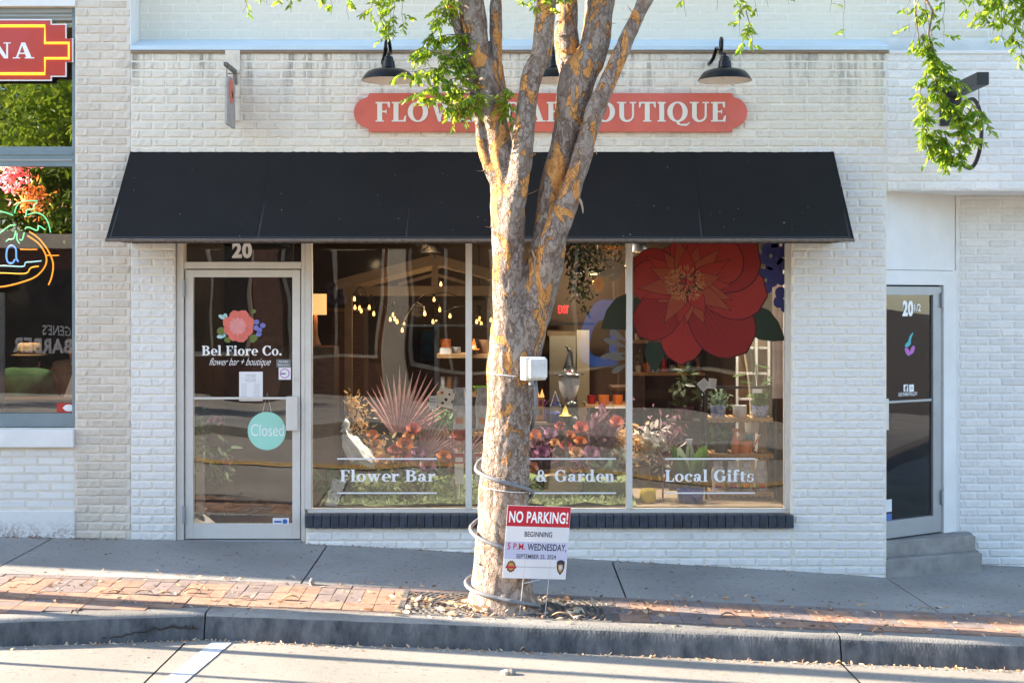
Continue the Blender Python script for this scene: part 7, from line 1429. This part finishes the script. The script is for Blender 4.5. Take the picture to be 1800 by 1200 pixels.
wl2 = thing('window_ledge', 'dark inner ledge along the foot of the restaurant window', 'ledge', (-4.5, .4, W(0, 712, .5).z)); box('board', -6.3, -3.2, .32, .68, W(0, 703, .5).z, W(0, 699, .5).z, M['wood_dark'], wl2); box('support', -6.3, -3.2, .36, .40, FLR, W(0, 703.5, .5).z, M['wood_dark'], wl2)
ctn = thing('grey_curtain', 'grey gathered curtain at the left edge of the window', 'curtain', (W(3, 0, .35).x, .35, FLR)); mb = MB(); xs_ = [W(3, 0, .35).x - .35 + .02 * i for i in range(20)]
mb.add([(x_, .36 + .018 * math.sin(i * 1.9), z_) for z_ in (FLR, 1.2, 2.1) for i, x_ in enumerate(xs_)], [(j * 20 + i, j * 20 + i + 1, (j + 1) * 20 + i + 1, (j + 1) * 20 + i) for j in range(2) for i in range(19)]); mb.build('cloth', mk('curtain_grey', (.30, .30, .31), .8, .1, 5), ctn, smooth=True)
lamp('guest_fill_light', (-4.35, .62, 3.0), 48, (1, .7, .4)); t = thing('added_pendant', 'small pendant lamp added to light the restaurant guests', 'lamp', (-4.35, .62, 3.3)); MB().lathe([(.02, .12), (.06, .1), (.13, 0)], (-4.35, .62, 3.28), 18).build('lamp_shade', M['black'], t); MB().tube([(-4.35, .62, 3.39), (-4.35, .62, 4.5)], .006, 5).build('cord', M['black'], t)  # pendant and its light added to brighten the guests at the window
for a_, b_, r_, mt_, lab_, nm2 in ((22, 312, .075, 'r_pinkleaf', 'pink paper flower ball hanging in the left window', 'paper_flower'), (62, 352, .07, 'shrub_leaf0', 'orange dried flower bunch hanging in the left window', 'dried_flowers'), (104, 372, .075, 'green_leaf', 'green fern hanging in the left window', 'hanging_fern')):
    if mt_ == 'r_pinkleaf': M[mt_] = leafmat('pink_petal', (.50, .06, .16), (.60, .20, .25), .3)
    if mt_ == 'shrub_leaf0': M[mt_] = leafmat('orange_petal', (.45, .13, .03), (.50, .25, .08), .3)
    t = thing(nm2, lab_, 'flowers', W(a_, b_, .42)); cloud('bloom', None, None, W(a_, b_, .42), (r_, r_ * .6, r_), 260, .05, M[mt_], t, 60 + a_); MB().tube([W(a_, b_, .42), Vector((W(a_, b_, .42).x, .42, 4.5))], .002, 4).build('cord', M['black'], t)
# ------------------------------------------------------------------ lamp posts up the street (their shadows cross the road)
def post(x, y, r, h, label):
    t = thing('street_lamp', label, 'street lamp', (x, y, gz(x, y) if y > yc(x) else zr(x, y)), 'street lamps up the street')
    g = t.location.z; MB().lathe([(r * 2.2, 0), (r * 2.1, .12), (r * 1.2, .3), (r, .4), (r * .8, h)], (x, y, g), 16).build('pole', M['iron'], t, smooth=True); MB().tube([(x, y, g + h - .1), (x, y - .25, g + h + .12), (x, y - .6, g + h + .14)], r * .5, 8).build('arm', M['iron'], t); MB().lathe([(.03, .1), (.1, .08), (.14, 0), (.05, -.04), (0, -.05)], (x, y - .62, g + h + .06), 14).build('lantern', M['iron'], t, smooth=True)
post(-5.9, -1.827, .11, 5.6, 'thick dark street lamp just outside the left edge'); post(-5.5, -2.276, .05, 5.4, 'slim dark street lamp beyond the left corner'); post(-5.2, -2.91, .028, 5.4, 'thinnest street pole beyond the left corner')
# ------------------------------------------------------------------ the other side of the street (mirrored in the panes)
OY = -15.6
M['ob_brick'] = mk('red_brown_brick', (.12, .05, .035), .85, .25, 12, .4, 60, rnd=.1); M['ob_cream'] = mk('cream_stucco', (.55, .46, .35), .8, .08, 2); M['ob_glass'] = mk('far_dark_glass', (.015, .016, .018), .05, .1, 3); M['ob_green'] = mk('green_canvas', (.02, .05, .03), .7, .1, 4)
TO = lambda u, v, w: (-u, OY + w, v)           # faces the street; u to its own right
ob = thing('opposite_shop_row', 'brick and cream shop row across the street seen in the glass', 'building', (2, OY - 3, zc(2)))
box('wall', -7.0, 16, OY - .4, OY, -.8, 5.6, M['ob_brick'], ob); box('body', -7.0, 16, OY - 9, OY - .41, -.8, 5.3, M['ob_brick'], ob)
box('cornice', -7.1, 16.1, OY + .002, OY + .22, 5.0, 5.35, M['ob_cream'], ob, bev=.02); box('fascia', -6.8, 15.9, OY + .002, OY + .1, 3.35, 4.1, M['ob_brick'], ob, bev=.01)
for k, x in enumerate((-6.7, -4.6, -2.15, -.1, 2.3, 4.6, 7.1, 9.4, 12, 15)): box('pilaster', x - .24, x + .24, OY + .002, OY + .16, zc(x) - .1, 3.34, M['ob_cream' if k % 3 != 1 else 'ob_brick'], ob, bev=.01)
for a, b in ((-6.4, -4.9), (-4.3, -2.5), (-1.85, -.4), (.2, 2.0), (2.6, 4.3), (4.9, 6.8), (7.4, 9.1), (9.7, 11.7), (12.3, 14.7)):
    wdo = box('window', a, b, OY + .003, OY + .03, zc(a) + .7, 3.1, M['ob_cream'], ob)
    box('pane', a + .07, (a + b) / 2 - .03, OY + .031, OY + .036, zc(a) + .78, 3.02, M['ob_glass'], wdo); box('pane', (a + b) / 2 + .03, b - .07, OY + .031, OY + .036, zc(a) + .78, 3.02, M['ob_glass'], wdo)
for a, b in ((2.5, 7.0), (9.6, 12.0)):
    t = MB().add([(a, OY + .17, 3.3), (b, OY + .17, 3.3), (b, OY + 1.0, 2.7), (a, OY + 1.0, 2.7)], [(0, 1, 2, 3)]); t.build('awning', M['ob_green'], ob)
mb = MB(); sans(mb, 'D', -2.05, -1.15, .75, 2.0, TO, .05, bold=.03); mb.build('letter', mk('sky_blue_letter', (.03, .22, .78), .5, .05, 4), ob)
mb = MB(); sans(mb, '23', 3.15, 3.55, 2.0, 2.35, TO, .05, bold=.03); mb.build('number', M['ink'], ob)
bb_ = thing('barber_shop', 'dark barber shop front across the street reflected in the left window', 'building', (-10.2, OY - 3, zc(-9))); box('wall', -13, -7.15, OY - 6, OY - .0, -.4, 3.3, M['ob_brick'], bb_); box('shop_window', -12.2, -7.6, OY + .003, OY + .04, .75, 2.6, M['ob_glass'], bb_)
mb = MB(); sans(mb, 'BARBER', 8.35, 9.45, 1.02, 1.30, TO, .05, bold=.04); mb.build('large_lettering', M['grey_ink'], bb_); mb = MB(); sans(mb, "GENE'S", 8.36, 8.9, 1.36, 1.54, TO, .05, bold=.01); mb.build('small_lettering', M['grey_ink'], bb_); box('cornice', -13, -7.15, OY + .002, OY + .12, 3.0, 3.3, M['ob_cream'], bb_)
M['tree_leaf'] = leafmat('far_leaf', (.10, .22, .015), (.28, .36, .04), .5); M['shrub_leaf'] = leafmat('rust_leaf', (.30, .10, .02), (.38, .20, .05), .4)
def far_tree(x, y, h, r, label, seed, mat='tree_leaf', n=15000, zb=None):
    t = thing('broadleaf_tree', label, 'tree', (x, y, zc(x) - .1), 'trees across the street'); rg = np.random.default_rng(seed); g = zc(x) - .1
    mb = MB().tube([(x, y, g - .1), (x + .1, y, g + h * .3), (x - .05, y + .1, g + h * .6)], [.2, .15, .07], 10)
    P, S = [], []
    for k in range(26):
        d = rg.normal(size=3); d /= np.linalg.norm(d); c = np.array([x, y, g + h * .66]) + d * np.array([r, r, h * .33]) * rg.uniform(.35, .95); m = n // 26; P += list(c + rg.normal(size=(m, 3)) * r * .2); mb.tube([(x, y, g + h * .4), tuple((np.array([x, y, g + h * .45]) + c) / 2), tuple(c)], [.06, .04, .02], 6)
    mb.build('trunk', M['bark'], t, smooth=True); leaf_cloud('crown', P, rg.normal(size=(len(P), 3)) + np.array([0, 0, -.3]), rg.uniform(.14, .28, len(P)), M[mat], t, seed)
far_tree(-9.4, -21.5, 9, 2.4, 'tall green tree behind the barber shop', 51); far_tree(-15.5, -26, 9.5, 3.0, 'broad green tree farther left across the street', 52); far_tree(-11.3, -24.5, 6.5, 2.6, 'low bushy green tree between the taller ones', 56); far_tree(-8.2, -23.5, 5.5, 2.2, 'low bushy green tree right behind the barber shop', 57); far_tree(-6.0, -24, 9.5, 2.2, 'green tree showing above the shop row', 53); far_tree(-11.4, -12.6, 3.2, .9, 'small rust-leaved street tree across the road', 54, 'shrub_leaf', 2200); far_tree(7.2, -12.4, 6.5, 1.6, 'slender green street tree across the road to the right', 55, n=3000)
